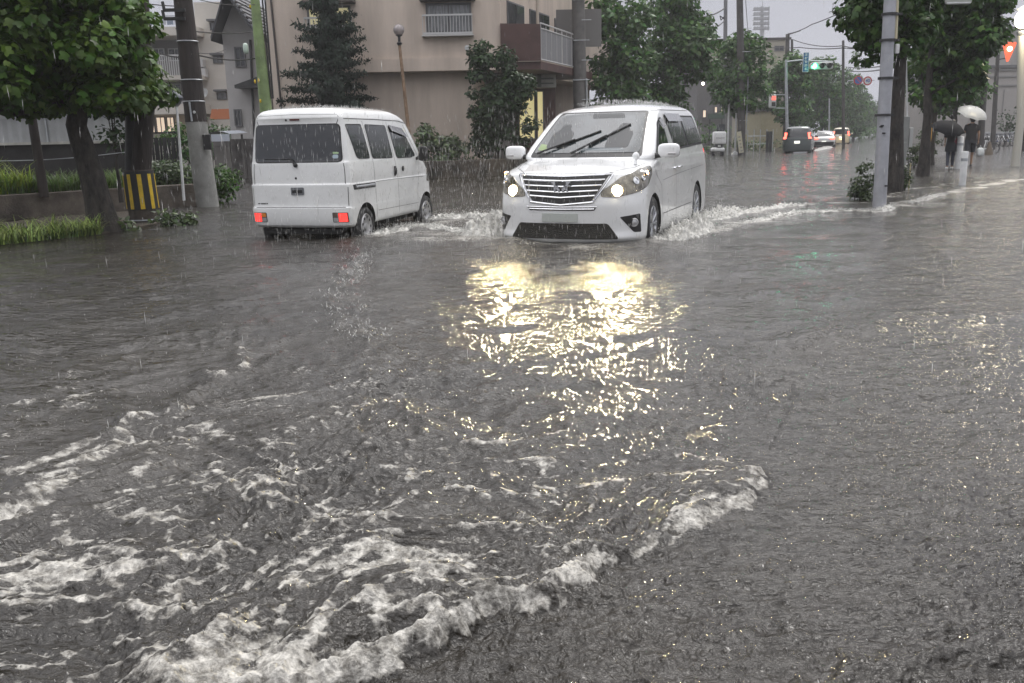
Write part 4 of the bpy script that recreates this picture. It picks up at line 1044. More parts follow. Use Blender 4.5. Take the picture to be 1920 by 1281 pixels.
sp = (gnd(272, 417)[0], gnd(272, 417)[1], 0)
t = thing('utility_pole', 'thick dark pole wrapped in yellow and black stripes', 'utility pole', sp)
s2 = sp[1]
def zz(y, Y, x=300): return AZ(x, y, Y)
MB().tube([(0, 0, -.15), (0, 0, zz(392, s2, 270)), (-.02, 0, zz(318, s2))], [.25, .245, .235], 24).build('base', mat('base_concrete', (.075, .062, .05), .8, var=.4, vscale=6, bump=.4), t, True)
MB().tube([(-.005, 0, zz(392, s2)), (-.02, 0, zz(320, s2))], [.252, .245], 40).build('sleeve', m_blk, t, True)
st = MB(); za, zb_ = zz(391, s2), zz(324, s2)
for k in range(9):
    a0 = 2 * math.pi * (k + .12) / 9
    V = []; 
    for i in range(5):
        a = a0 + .27 * i / 4
        V += [(.257 * math.cos(a) - .005, .257 * math.sin(a), za + .01), (.250 * math.cos(a) - .02, .250 * math.sin(a), zb_ - .01)]
    st.add(V, [(2 * i, 2 * i + 2, 2 * i + 3, 2 * i + 1) for i in range(4)])
st.build('stripe', m_yel, t)
x2 = at(272, 200, s2)[0] - sp[0]; x3 = at(262, 0, s2)[0] - sp[0]
MB().tube([(.02, 0, zz(325, s2)), (x2 + .0, 0, zz(200, s2)), (x3, 0, zz(0, s2)), (x3 - .15, 0, zz(-220, s2))], [.165, .15, .14, .13], 20).build('shaft', m_wood, t, True)
MB().tube([(-.14, .02, zz(322, s2)), (x2 - .23, .02, zz(200, s2)), (x3 - .26, .02, zz(0, s2)), (x3 - .4, .02, zz(-220, s2))], [.105, .10, .095, .09], 16).build('cable_cover', m_dark, t, True)
wr = MB().lathe([(0, .262), (.012, .266), (.024, .262)], c=(0, 0, zz(412, s2)), n=24); wr.build('wire_band', m_galv, t, True)

# dark post at the far left
pb = at(78, 332, 16.4); t = thing('post', 'thin dark wooden post leaning among the tall weeds', 'post', (pb[0], pb[1], .38))
pt = at(55, 190, 16.4)
MB().tube([(0, 0, 0), (pt[0] - pb[0], 0, pt[2] - .38), (2 * (pt[0] - pb[0]), 0, 2 * (pt[2] - .38))], [.085, .075, .07], 12).build('shaft', m_wood, t, True)
sb_ = at(222, 330, 16.9)
tree('sapling', 'small dark sapling between the leaning tree and the striped pole', (sb_[0], sb_[1], .38), 2, 1, (.55, .4, .55, 2.3, .02, 0), 22, .26, 600, .12, m_leaf_k, m_barkd, .035, OVAL, 9, cat='sapling', limbs=6)
# strand of wire along the weeds
wa = at(-40, 302, 16.6); wb = at(240, 285, 16.6)
cb = MB().tube([(wa[0] + (wb[0] - wa[0]) * k / 8, 16.6, wa[2] + (wb[2] - wa[2]) * k / 8 - .05 * math.sin(math.pi * k / 8)) for k in range(9)], .008, 5).build('fence_wire', m_galv)
tag(cb, 'single sagging wire strung above the tall weeds', 'wire')

# wooden utility pole with concrete foot
YP = 18.6
pb = at(384, 345, YP); t = thing('utility_pole', 'tall black pole on a pale concrete lower section by the shrubs', 'utility pole', (pb[0], pb[1], 0))
def rp_(x, y): q = at(x, y, YP); return (q[0] - pb[0], 0, q[2])
MB().tube([(.03, 0, -.1), rp_(380, 320), rp_(368, 228)], [.225, .22, .21], 26).build('concrete_base', m_pole, t, True)
MB().tube([rp_(368, 229), rp_(355, 110), rp_(343, 0), rp_(322, -200)], [.215, .20, .18, .165], 26).build('shaft', m_wood, t, True)
for y_ in (80, 152, 192): 
    c = rp_(368 - (228 - y_) * .109, y_); MB().lathe([(0, .205), (.015, .225), (.03, .205)], c=c, n=26).build('band', m_galv, t, True)
c = rp_(383, 267); MB().box((c[0] + .13, -.2, c[2]), (.16, .06, .30)).build('meter_plate', m_dark, t)
c0, c1 = rp_(365, 192), rp_(368, 228); MB().tube([(c0[0] - .03, -.225, c0[2]), (c1[0] - .01, -.225, c1[2])], .02, 6).build('conduit', m_galv, t, True)
c = rp_(371, 211); MB().lathe([(0, .03), (.012, .026), (.014, .001)], (0, -1, 0), (c[0], -.215, c[2]), 12).build('tag', m_whitep, t)
mb = MB()
for y_, w_ in ((22, .22), (38, .2)):
    c = rp_(343, y_); mb.box((c[0] - .08, -.24, c[2]), (.42, .05, .06)); mb.tube([(c[0] - .28, -.24, c[2]), (c[0] - .30, -.24, c[2] + .16)], .03, 6)
mb.build('insulator_bracket', m_dark, t)

# slim street lamp
YS = 17.6; b0 = at(339, 318, YS); q1 = at(331, 196, YS)
t = thing('lamp_post', 'slim pale lamp post with a grey cone lamp head', 'street lamp', (b0[0], b0[1], .3))
MB().tube([(0, 0, -.1), (q1[0] - b0[0], 0, q1[2] - .3)], [.028, .022], 10).build('post', m_whitep, t, True)
h = (q1[0] - b0[0], 0, q1[2] - .3)
lh = MB().lathe([(-.02, .035), (.0, .07), (.12, .135), (.14, .13), (.22, .06), (.26, .01)], c=h, n=20).build('lamp_head', mat('lamp_grey', (.10, .11, .13), .4), t, True)
MB().lathe([(-.05, .01), (-.02, .05), (.02, .06)], c=h, n=16).build('lamp_glass', m_clear, lh, True)

# shrubs at the end of the bed
sx_ = at(330, 360, 19.6)
shrub('shrub', 'dense leafy shrub spilling over the end of the low wall', (at(400, 360, 19.8)[0], 19.8, .0), [(-.35, 0, .42, .55, .4, .35), (.15, -.1, .36, .45, .4, .40), (-.1, .1, .62, .4, .35, .25)], 2200, .09, m_leaf_r, seed=12)
shrub('shrub', 'loose shrub with long stems beside the concrete pole base', (at(325, 345, 19.2)[0], 19.2, .40), [(0, 0, .25, .55, .35, .26), (-.45, 0, .2, .4, .3, .22)], 2000, .085, m_leaf_s, seed=13)
for i, (x, y, lb) in enumerate(((226, 432, 'small green plant at the foot of the striped pole'), (311, 423, 'small plant in the water just right of the striped pole'), (352, 421, 'tiny lone plant standing out in the flooded side road'))):
    g_ = gnd(x, y); shrub('plant', lb, g_, [(0, 0, .08, .26 - .04 * i, .2, .12)], 900, .10, m_leaf_s, seed=20 + i, cat='plant', stems=3, clump=.12, group='small plants at the water edge')

# corrugated sheet wall with its dark base
YF = 21.0
f0, f1 = at(-200, 267, YF), at(238, 266, YF)
zt, zb = AZ(0, 200, YF) + 1.2, AZ(0, 268, YF)
t = thing('corrugated_fence', 'pale corrugated sheet fence on a dark base behind the weeds', 'fence', (f0[0], YF, 0))
Wd = f1[0] - f0[0]; n = int(Wd / .055); V = []; 
for i in range(n + 1):
    x = Wd * i / n; y = (.014 if i % 4 in (0, 1) else -.014)
    V += [(x, y, zb), (x, y, zt)]
fm = fast('sheet', V, [(2 * i, 2 * i + 2, 2 * i + 3, 2 * i + 1) for i in range(n)], mat('corrugated_sheet', (.40, .41, .42), .5, var=.2, vscale=.8), t)
MB().box((Wd / 2, -.02, zb - .03), (Wd, .12, .06)).build('ledge', mat('pale_ledge', (.45, .44, .40), .7, var=.3), t)
MB().box((Wd / 2, .05, zb / 2 - .05), (Wd, .12, zb - .02)).build('base_wall', mat('dark_wall', (.03, .028, .028), .8, var=.4, vscale=3), t)
mb = MB()
for k in range(int(Wd / 1.8) + 1): mb.box((min(Wd - .02, k * 1.8), -.03, (zb + zt) / 2), (.03, .03, zt - zb))
mb.box((Wd / 2, -.03, zb + .55), (Wd, .02, .012)); mb.build('fence_rail', m_galv, t)

# dark picket railings in front of the flats
YR = 22.5
t = thing('railing', 'dark railing with pickets in front of the lit ground floor', 'railing', (AX(276, YR), YR, 0))
mb = MB(); w_ = AX(330, YR) - AX(276, YR); z0_, z1_ = .3, AZ(300, 243, YR)
for k in range(8): mb.box((w_ * k / 7, 0, (z0_ + z1_) / 2 - .1), (.05 if k % 2 else .10, .04, z1_ - z0_ - .2))
mb.box((w_ / 2, 0, z1_ - .08), (w_, .04, .04)); mb.build('picket', m_dark, t)
shrub('shrub', 'green bush behind the slim lamp post', (AX(338, 23), 23, .3), [(0, 0, .9, .45, .3, .75)], 1300, .10, m_leaf_g, seed=31)

# green sleeve pole
YG = 23.0; g0, g1_ = at(503, 245, YG), at(478, 0, YG)
t = thing('green_pole', 'tall pole in a light green sleeve behind the van', 'utility pole', (g0[0], YG, 0))
def rg_(x, y, dy=0): q = at(x, y, YG); return (q[0] - g0[0], dy, q[2])
MB().tube([rg_(508, 300), rg_(497, 190), rg_(478, 0), rg_(457, -200)], [.155, .15, .112, .105], 22).build('shaft', mat('green_sleeve', (.21, .29, .12), .5, var=.25, vscale=4, bump=.2), t, True)
mb = MB()
for x, y in ((473, 14), (482, 154), (489, 152), (492, 190)): 
    c = rg_(x, y); mb.ball((c[0], -.19, c[2]), .035, sc=(.7, .6, 1.4))
mb.build('bolt', m_yel, t, True)
c = rg_(463, 92); MB().pillow((c[0], -.1, c[2]), (.06, .09, .13), .7).build('lamp_cover', mat('pale_green_plastic', (.55, .66, .58), .4), t, True)
mb = MB()
for dx in (14, 19): mb.tube([rg_(478 + dx + 0, 0), rg_(497 + dx * .8, 185)], .022, 6)
mb.build('cable', m_dark, t, True)

# grey gabled house
YH = 37.0
def H(x, y, Y=YH): return at(x, y, Y)
hx0, hx1 = H(424, 150)[0], H(500, 150)[0]
t = thing('house', 'grey two-storey house with a black tiled gable roof', 'house', (hx0, YH, 0))
zpk, zev = H(430, 14)[2], H(412, 74)[2]
xpk = H(446, 60)[0] - hx0
ev = H(490, 66)[2]
MB().prism([(0, 0), (hx1 - hx0, 0), (hx1 - hx0, ev), (xpk, zpk + .3), (0, H(424, 62)[2])], (0, 0, 0), (1, 0, 0), (0, 0, 1), (0, 7, 0)).build('wall', mat('grey_stucco', (.40, .39, .385), .85, var=.12, vscale=.8, bump=.2), t)
rf = MB(); pk = (xpk - .1, zpk + .55); le = (H(410, 74)[0] - hx0, H(410, 74)[2]); re = (H(497, 66)[0] - hx0, ev - .1)
for a, b in ((pk, le), (pk, re)):
    rf.add([(a[0], -1.0, a[1]), (b[0], -1.0, b[1]), (b[0], 7.2, b[1]), (a[0], 7.2, a[1]), (a[0], -1.0, a[1] - .16), (b[0], -1.0, b[1] - .16), (b[0], 7.2, b[1] - .16), (a[0], 7.2, a[1] - .16)], [(0, 1, 2, 3), (7, 6, 5, 4), (0, 4, 5, 1), (1, 5, 6, 2), (2, 6, 7, 3)])
ro = rf.build('roof', mat('roof_tile', (.05, .052, .058), .5), t)
tl = MB()   # rows of tiles with pale edges
for k in range(9):
    f = (k + .5) / 9; x = pk[0] + (re[0] - pk[0]) * f; z = pk[1] + (re[1] - pk[1]) * f
    tl.box((x, 3.1, z + .06), (.12, 8.2, .09), ry=math.atan2(pk[1] - re[1], re[0] - pk[0]))
tl.build('tile_row', mat('tile_edge', (.26, .27, .29), .4), ro)
def win(parent, x0, y0, x1, y1, Y, ox, frame_m, glass_m, d=.08, nb=1, oy=None, name='window', base=(0, 0, 0), fw=.05, ledge=None):
    """window from surveyed corners on a wall facing the camera at depth Y; coordinates relative to the thing at base"""
    a = at(x0, (y0 + y1) / 2, Y); b = at(x1, (y0 + y1) / 2, Y); zt_ = at((x0 + x1) / 2, y0, Y)[2]; zb_ = at((x0 + x1) / 2, y1, Y)[2]
    X0, X1 = a[0] - base[0], b[0] - base[0]; y_ = Y - base[1]; zt_ -= base[2]; zb_ -= base[2]
    f = MB(); w_, h_ = X1 - X0, zt_ - zb_; cx, cz = (X0 + X1) / 2, (zt_ + zb_) / 2
    f.box((cx, y_ - d / 2, zt_ - fw / 2), (w_, d, fw)).box((cx, y_ - d / 2, zb_ + fw / 2), (w_, d, fw))
    f.box((X0 + fw / 2, y_ - d / 2, cz), (fw, d, h_ - 2 * fw)).box((X1 - fw / 2, y_ - d / 2, cz), (fw, d, h_ - 2 * fw))
    for k in range(nb): f.box((X0 + w_ * (k + 1) / (nb + 1), y_ - d / 2 + .01, cz), (fw * .8, d * .6, h_ - 2 * fw))
    o = f.build(name, frame_m, parent)
    MB().box((cx, y_ - .012, cz), (w_ - fw, .02, h_ - fw)).build('pane', glass_m, o)
    return o
m_frame = mat('window_frame', (.12, .12, .125), .5)
m_framew = mat('pale_frame', (.5, .5, .5), .5)
m_pane = mat('dark_pane', (.05, .055, .06), .12, var=.5, vscale=2.5, coat=.4)
m_curtain = mat('curtain_pane', (.22, .23, .24), .3, var=.5, vscale=5, stretch=(3, 1, .3), coat=.4)
HB = (hx0, YH, 0)
win(t, 441, 88, 461, 126, YH, 0, m_frame, m_pane, base=HB)
win(t, 440, 205, 454, 238, YH, 0, m_frame, m_pane, base=HB)
a_ = H(452, 162); MB().prism([(0, 0), (1.1, .35), (1.1, -.12), (0, -.12)], (a_[0] - hx0, -.9, a_[2]), (1, 0, 0), (0, 0, 1), (0, .9, 0)).build('awning', m_blk, t)
MB().tube([(H(470, 75)[0] - hx0, -.08, H(470, 75)[2]), (H(474, 230)[0] - hx0, -.08, .5)], .05, 8).build('downpipe', m_dark, t, True)
# block wall and carport
t = thing('block_wall', 'grey block wall across the flooded side road', 'wall', (AX(398, 33.5), 33.5, 0))
w_ = AX(520, 33.5) - AX(398, 33.5); mb = MB()
for k in range(4): mb.box((w_ * (k + .5) / 4, 0, AZ(430, 261, 33.5) / 2 - .06), (w_ / 4 - .02, .15, AZ(430, 261, 33.5) + .12))
mb.build('wall', mat('block_wall', (.13, .12, .115), .85, var=.4, vscale=1.5, bump=.3), t)
t = thing('carport', 'small carport with a pale curved roof', 'carport', (AX(388, 31), 31, 0))
w_ = AX(430, 31) - AX(388, 31); z_ = AZ(400, 252, 31)
V = []; 
for i in range(7): a = i / 6; V += [(w_ * a, 0, z_ + .10 * math.sin(a * 3.1)), (w_ * a, 2.2, z_ + .05 + .10 * math.sin(a * 3.1))]
MB().add(V, [(2 * i, 2 * i + 2, 2 * i + 3, 2 * i + 1) for i in range(6)]).box((w_ / 2, -.02, z_ - .12), (w_, .04, .24)).build('roof', mat('carport_sheet', (.42, .45, .50), .35), t)
m_cp = mat('carport_post', (.16, .15, .14), .6)
for x in (.08, w_ - .2):
    for y in (.05, 2.1): MB().box((x, y, z_ / 2), (.06, .06, z_)).build('post', m_cp, t)
MB().box((w_ / 2, .3, z_ * .35), (w_ * .7, .04, z_ * .75)).build('screen', m_cp, t)

# flats
YA = 50.0
AB = (AX(180, YA), YA, 0)
t = thing('apartment_block', 'cream four-storey apartment block with balconies beyond the black pole', 'building', AB)
def A_(x, y, Y=YA): q = at(x, y, Y); return (q[0] - AB[0], q[1] - YA, q[2])
m_cream = mat('cream_render', (.56, .53, .48), .85, var=.1, vscale=.5, bump=.15)
m_shadow = mat('recess_shade', (.20, .195, .19), .85)  # cream wall darkened to carry the shade inside the balconies
xr_ = A_(362, 0)[0]; xt = A_(430, 0)[0]; zt1 = A_(300, 52)[2]; ztw = A_(390, 4)[2]
MB().box((xr_ / 2, 5, zt1 / 2), (xr_, 8, zt1)).box(((xr_ + xt) / 2, 3.5, ztw / 2), (xt - xr_, 7, ztw)).build('wall', m_cream, t)
for (ys, yb, nm) in ((56, 72, 'slab'), (145, 153, 'slab'), (198, 216, 'slab')):
    z1_, z0_ = A_(300, ys)[2], A_(300, yb)[2]
    MB().box((xr_ / 2 + .15, -.1, (z0_ + z1_) / 2), (xr_ + .5, 2.2, z1_ - z0_)).build('balcony_slab', m_cream, t)
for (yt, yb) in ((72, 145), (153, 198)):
    z1_, z0_ = A_(300, yt)[2], A_(300, yb)[2]; MB().box((xr_ / 2, .96, (z0_ + z1_) / 2), (xr_ - .2, .12, z1_ - z0_)).build('shaded_recess', m_shadow, t)
for (yt, yb) in ((108, 145), (178, 198), (36, 54)):
    z1_, z0_ = A_(300, yt)[2], A_(300, yb)[2]; mb = MB(); mb.box((xr_ / 2 + .1, -1.1, z1_), (xr_ + .3, .06, .06))
    if yt == 36:
        for k in range(16): mb.box((xr_ * (k + .5) / 16, -1.1, (z0_ + z1_) / 2), (xr_ / 16 - .05, .03, z1_ - z0_ - .1), mi=k % 3 == 1)
    else:
        for k in range(52): mb.box((xr_ * (k + .5) / 52, -1.1, (z0_ + z1_) / 2), (.045, .04, z1_ - z0_))
    mb.build('balcony_rail', [m_framew if yt != 36 else mat('frosted_panel', (.45, .47, .52), .3), mat('blue_panel', (.22, .26, .33), .3)], t)
for x0, y0, x1, y1 in ((305, 88, 330, 112), (276, 88, 298, 112), (300, 155, 330, 182)): 
    win(t, x0, y0, x1, y1, YA, 0, m_framew, m_pane, base=(AB[0], AB[1] - .88, 0))
m_litw = mat('lit_room', (.7, .6, .5), .6, emis=(1.0, .78, .58), estr=.55)
for x0, x1 in ((281, 292), (294, 312), (314, 329)): win(t, x0, 219, x1, 250, YA, 0, m_frame, m_litw, base=(AB[0], AB[1] + .05, 0), name='lit_window')
for x0, y0, x1, y1 in ((394, 42, 411, 57), (400, 105, 418, 119), (407, 173, 426, 187)):
    o = win(t, x0, y0, x1, y1, YA, 0, m_frame, m_curtain, base=(AB[0], AB[1], 0))
    c = A_((x0 + x1) / 2, y0 - 1); MB().box((c[0], -.2, c[2] + .05), ((x1 - x0) / 33 * 1.25, .4, .1)).build('hood', m_frame, o)
for x, y in ((379, 120), (384, 138)): c = A_(x, y); MB().box((c[0], -.3, c[2]), (.45, .5, .45), bev=.03).build('air_conditioner', m_framew, t)
c = A_(388, 176); MB().lathe([(0, .02), (.05, .18), (.1, .27), (.08, .27), (.03, .17), (-.02, .01)], (-.3, -1, .3), (c[0], -.4, c[2]), 18).build('dish', m_whitep, t, True)
tree('tree', 'hazy round bush in front of the flats, left of the orange awning', (AX(388, 44), 44, 0), 3, 1, (.9, .8, .3, 2.4, 0, 0), 30, .45, 130, .24, m_leaf_g, None, .08, QUAD, 41, cat='bush')
tree('tree', 'hazy round bush beside the grey house, right of the orange awning', (AX(434, 42), 42, 0), 3, 1, (.8, .8, .3, 2.3, 0, 0), 30, .45, 130, .24, m_leaf_g, None, .08, QUAD, 42, cat='bush')
c = at(414, 214, 47); ob = MB().prism([(0, 0), (1.3, 0), (1.3, .5), (.15, .5)], (c[0] - .6, 47, c[2] - .25), (1, 0, 0), (0, 0, 1), (0, .8, 0)).build('awning', mat('orange_cloth', (.50, .17, .07), .7)); tag(ob, 'small orange awning between two bushes by the flats', 'awning')
# ------------------------------------------------------------------ beige corner building
YB = 34.0
m_beige = mat('beige_render', (.57, .485, .415), .85, var=.16, vscale=.9, stretch=(1.6, 1.6, .22), bump=.25, bscale=60)
m_brown = mat('brown_panel', (.075, .035, .03), .6, var=.3, vscale=2)
m_hood = mat('dark_hood', (.05, .04, .038), .5)
BB = (AX(505, YB, 100), YB, 0)
t = thing('corner_building', 'beige rendered corner building with barred windows and a brown balcony', 'building', BB)
def B_(x, y, Y=YB): q = at(x, y, Y); return (q[0] - BB[0], q[1] - BB[1], q[2])
ang = R(21)                      # the side wall runs back beside the main road
dx, dy = math.sin(ang), math.cos(ang)
xl = 0; xu = B_(938, 60)[0]; xw = B_(889, 250)[0] ; HT = 11.5; DP = 16
zo = B_(800, 134)[2]; zo2 = B_(800, 110)[2]
def slabp(mb, x0, x1, y0, z0, z1, dep, mi=0, skew=True):
    k = dep * dx if skew else 0
    P = [(x0, y0), (x1, y0), (x1 + k, y0 + dep * (dy if skew else 1)), (x0, y0 + dep * (dy if skew else 1))]
    mb.add([(a, b, z0) for a, b in P] + [(a, b, z1) for a, b in P], [(3, 2, 1, 0), (4, 5, 6, 7), (0, 1, 5, 4), (1, 2, 6, 5), (2, 3, 7, 6), (3, 0, 4, 7)], mi)
mb = MB(); slabp(mb, xl, xw, .45, -.2, zo, DP); slabp(mb, xl, xu, 0, zo, HT, DP + 1)
xs = B_(640, 100)[0]
mb.build('wall', m_beige, t)
mb = MB(); slabp(mb, xl, xs, .0, -.2, zo - .003, .445, skew=False); mb.build('wall_lower', m_beige, t)
mb = MB(); slabp(mb, xs - .3, B_(888, 120)[0], -.14, zo + .004, zo2, .12, skew=False); mb.build('ledge', m_beige, t)
WB = (BB[0], BB[1], 0)
m_lit = mat('lit_curtain', (.6, .56, .36), .6, emis=(1, .9, .5), estr=.22)
w1 = win(t, 799, 6, 884, 62, YB, 0, m_frame, m_curtain, base=WB, nb=1, fw=.07)
w2 = win(t, 577, 12, 658, 50, YB, 0, m_frame, m_lit, base=WB, nb=1, fw=.07)
for o, (x0, x1, yh, yr0, yr1) in ((w1, (793, 886, 0, 31, 64)), (w2, (573, 662, 5, 36, 53))):
    a, b = B_(x0 - 5, yh), B_(x1 + 5, yh); MB().prism([(0, .1), (-.45, -.02), (-.45, -.08), (0, -.08)], (a[0], 0, a[2]), (0, 1, 0), (0, 0, 1), (b[0] - a[0], 0, 0)).build('hood', m_hood, o)
    a, b = B_(x0, yr0), B_(x1, yr1); g_ = MB(); xa, xb = a[0], b[0]; za, zb = a[2], b[2]
    g_.box(((xa + xb) / 2, -.28, za), (xb - xa, .05, .06)).box(((xa + xb) / 2, -.28, zb + .02), (xb - xa, .05, .07)).box(((xa + xb) / 2, -.16, zb - .05), (xb - xa + .1, .32, .05))
    for k in range(17): g_.box((xa + (xb - xa) * k / 16, -.28, (za + zb) / 2), (.022, .022, za - zb))
    for x in (xa, xb): g_.box((x, -.15, za), (.03, .26, .04)); g_.box((x, -.15, zb + .03), (.03, .26, .04))
    g_.build('window_guard', m_framew, o)
c = B_(876, 90); MB().lathe([(0, .10), (.06, .09), (.08, .02)], (0, -1, 0), (c[0], 0, c[2]), 16).build('vent', m_whitep, t, True)
MB().tube([(xl + .35, -.05, -.1), (xl + .12, -.05, HT)], .04, 8).build('downpipe', m_hood, t, True)
# side wall windows on the upper floor, along the receding wall
def S_(s, z, o=0): return (xu + s * dx + o * dy, s * dy - o * dx, z)     # s metres back along the side wall, o metres out
z2t, z2b = B_(1000, 8)[2] - .0, B_(1000, 8)[2] - 1.75
zb1 = B_(960, 47)[2]; zb0 = B_(960, 115)[2]
def side_quad(mb, s0, s1, z0, z1, o, d=.06, mi=0):
    P = [S_(s0, z0, o), S_(s1, z0, o), S_(s1, z1, o), S_(s0, z1, o)]; Q = [S_(s0, z0, o - d), S_(s1, z0, o - d), S_(s1, z1, o - d), S_(s0, z1, o - d)]
    mb.add(P + Q, [(0, 1, 2, 3), (7, 6, 5, 4), (0, 4, 5, 1), (1, 5, 6, 2), (2, 6, 7, 3), (3, 7, 4, 0)], mi)
for s0, s1 in ((.7, 2.5), (3.2, 5.6), (6.4, 8.0)):
    f = MB(); side_quad(f, s0, s1, zb1 - .2, zb1 + .95, .05); fo = f.build('window', m_frame, t)
    f = MB(); n_ = 2 if s1 - s0 < 2 else 3
    for k in range(n_): side_quad(f, s0 + .06 + (s1 - s0 - .06) * k / n_, s0 + (s1 - s0 - .06) * (k + 1) / n_, zb1 - .14, zb1 + .89, .065, .01)
    f.build('pane', m_pane, fo)
MB().tube([S_(1.6, zb1 + .0, .9), S_(1.6, HT, .9)], .06, 10).build('drain_pipe', mat('beige_pipe', (.42, .36, .30), .6), t, True)
# brown balcony box and its railing
bw = B_(1011, 80)[0] - xu + .05
mb = MB(); mb.prism([(0, 0), (bw, 0), (bw, zb1 - zb0), (0, zb1 - zb0 + .05)], (xu + .003, -.12, zb0), (1, 0, 0), (0, 0, 1), (0, .14, 0))
bal = mb.build('balcony', m_brown, t)
mb = MB(); P = [(xu + .003, .03), (xu + bw, .03), (xu + bw + 7 * dx, 7 * dy), (xu + 7 * dx + .02, 7 * dy)]
mb.add([(a, b, zb0 - .02) for a, b in P] + [(a, b, zb0 - .3) for a, b in P], [(0, 1, 2, 3), (7, 6, 5, 4), (0, 4, 5, 1), (1, 5, 6, 2), (2, 6, 7, 3), (3, 7, 4, 0)]); mb.build('balcony_floor', m_brown, bal)
mb = MB()
def R_(s, z): return (xu + bw + s * dx, .04 + s * dy, z)
zr0, zr1 = zb0 + .05, zb1 + .05
for z in (zr0, zr1 - .18, zr1): mb.tube([R_(0, z), R_(5.2, z)], .028, 6)
for k in range(9): mb.tube([R_(5.2 * k / 8, zr0), R_(5.2 * k / 8, zr1)], .028 if k % 4 == 0 else .012, 6)
mb.build('balcony_rail', m_framew, bal, True)
mb = MB(); mb.add([R_(0.05, zr0), R_(2.55, zr0), R_(2.55, zr1 - .2), R_(.05, zr1 - .2), R_(2.7, zr0), R_(5.15, zr0), R_(5.15, zr1 - .2), R_(2.7, zr1 - .2)], [(0, 1, 2, 3), (4, 5, 6, 7)])
o = mb.build('rail_panel', mat('grey_screen', (.20, .20, .21), .6), bal); 
sc_ = MB(); sc_.box((xu + bw + 5.3 * dx - .1, 5.3 * dy, zb1 + .4), (1.9, .06, 1.5)); sc_.build('balcony_screen', mat('screen_board', (.17, .165, .16), .7), bal)
# shop front under the balcony
ys = 3.0
s0x = B_(965, 200, YB + ys)[0]; s1x = B_(1043, 200, YB + ys)[0]
zs1, zs0 = B_(1000, 139, YB + ys)[2], B_(1000, 165, YB + ys)[2]
mb = MB(); mb.box(((s0x + s1x) / 2, ys, (zs0 + zs1) / 2), (s1x - s0x, .35, zs1 - zs0)); sg = mb.build('shop_fascia', mat('fascia', (.34, .34, .31), .5, var=.2), t)
mb = MB()
for x, y, w_, h_ in ((1000, 148, .22, .12), (1000, 158, .22, .10), (1011, 152, .16, .5), (1026, 148, .5, .07), (1026, 157, .5, .06), (985, 153, .18, .2)):
    c = B_(x, y, YB + ys); MB().box((c[0], ys - .18, c[2]), (w_, .01, h_)).build('lettering', mat('faded_marks', (.10, .11, .10), .6), sg)
ent = MB(); ent.box(((s0x + s1x) / 2, ys + .6, zs0 / 2), (s1x - s0x, .1, zs0)); ent.build('shop_wall', m_brown, t)
for x0, x1 in ((972, 1004), (1006, 1020)): win(t, x0, 170, x1, 262, YB + ys + .5, 0, m_frame, mat('lit_shop', (.7, .62, .35), .5, emis=(1, .86, .42), estr=.36), base=(BB[0], BB[1], 0), name='shop_window', nb=0)
mb = MB(); slabp(mb, xw + .02, s0x, 1.5, -.2, zo - .01, .3, skew=False); mb.build('side_wall', mat('grey_render', (.17, .16, .15), .85, var=.2), t)

# concrete pole by the shops
YC = 38.0; c0 = at(1090, 262, YC); t = thing('utility_pole', 'grey concrete pole with step bars beside the balcony', 'utility pole', (c0[0], YC, 0))
c1 = at(1084, 0, YC)
MB().tube([(0, 0, -.1), (c1[0] - c0[0], 0, c1[2]), ((c1[0] - c0[0]) * 1.7, 0, c1[2] + 4)], [.30, .26, .22], 20).build('shaft', mat('grey_pole', (.13, .125, .12), .7, var=.3, vscale=2), t, True)
mb = MB()
for k in range(9): mb.tube([(-.35, -.27, 1.2 + k * .78), (.32, -.27, 1.2 + k * .78)] if k % 2 else [(.0, -.28, 1.2 + k * .78), (.4, -.28, 1.2 + k * .78)], .016, 6)
mb.build('step_bar', m_galv, t, True)
MB().tube([(.26, -.2, .3), (.2, -.2, 3.6)], .04, 8).build('conduit', m_galv, t, True)
# low planter wall, globe lamp, plants
PW = [gnd(640, 338), gnd(810, 335), gnd(960, 328), gnd(1120, 312)]
t = thing('planter_wall', 'low dark stained planter wall between the two vans', 'wall', (PW[0][0], PW[0][1], 0))
mb = MB()
for a, b in zip(PW[:-1], PW[1:]):
    L_ = math.hypot(b[0] - a[0], b[1] - a[1]); an = math.atan2(b[1] - a[1], b[0] - a[0])
    mb.box(((a[0] + b[0]) / 2 - PW[0][0], (a[1] + b[1]) / 2 - PW[0][1] + .1, .21), (L_ - .003, .2, .72), rz=an, bev=.02)
mb.build('wall', mat('dark_stained_concrete', (.085, .068, .05), .85, var=.6, vscale=1.6, bump=.5, bscale=18, col2=(.028, .024, .02)), t)
b_ = MB(); q = [(PW[0][0], PW[0][1] + .2), (PW[1][0], PW[1][1] + .2), (PW[2][0], PW[2][1] + .2), (PW[3][0], PW[3][1] + .2), (PW[3][0] - 1, PW[3][1] + 1.5), (BB[0], YB + 1.2)]
n = len(q); b_.add([(x, y, .50) for x, y in q] + [(x, y, -.12) for x, y in q], [tuple(range(n))] + [(i, i + n, (i + 1) % n + n, (i + 1) % n) for i in range(n)])
tag(b_.build('planter_soil', m_soil), 'soil filling the planter in front of the beige building', 'soil', kind='structure')
YL = 31.6; l0, l1 = at(772, 296, YL), at(749, 84, YL)
t = thing('globe_lamp', 'rusty lamp post with a clear glass globe by the beige wall', 'street lamp', (l0[0], YL, .5))
r1 = (l1[0] - l0[0], 0, l1[2] - .5)
MB().tube([(0, 0, 0), tuple(.5 * v for v in r1), r1], [.075, .06, .05], 12).build('post', mat('rusty_post', (.33, .22, .14), .6, var=.6, vscale=3, col2=(.12, .07, .04)), t, True)
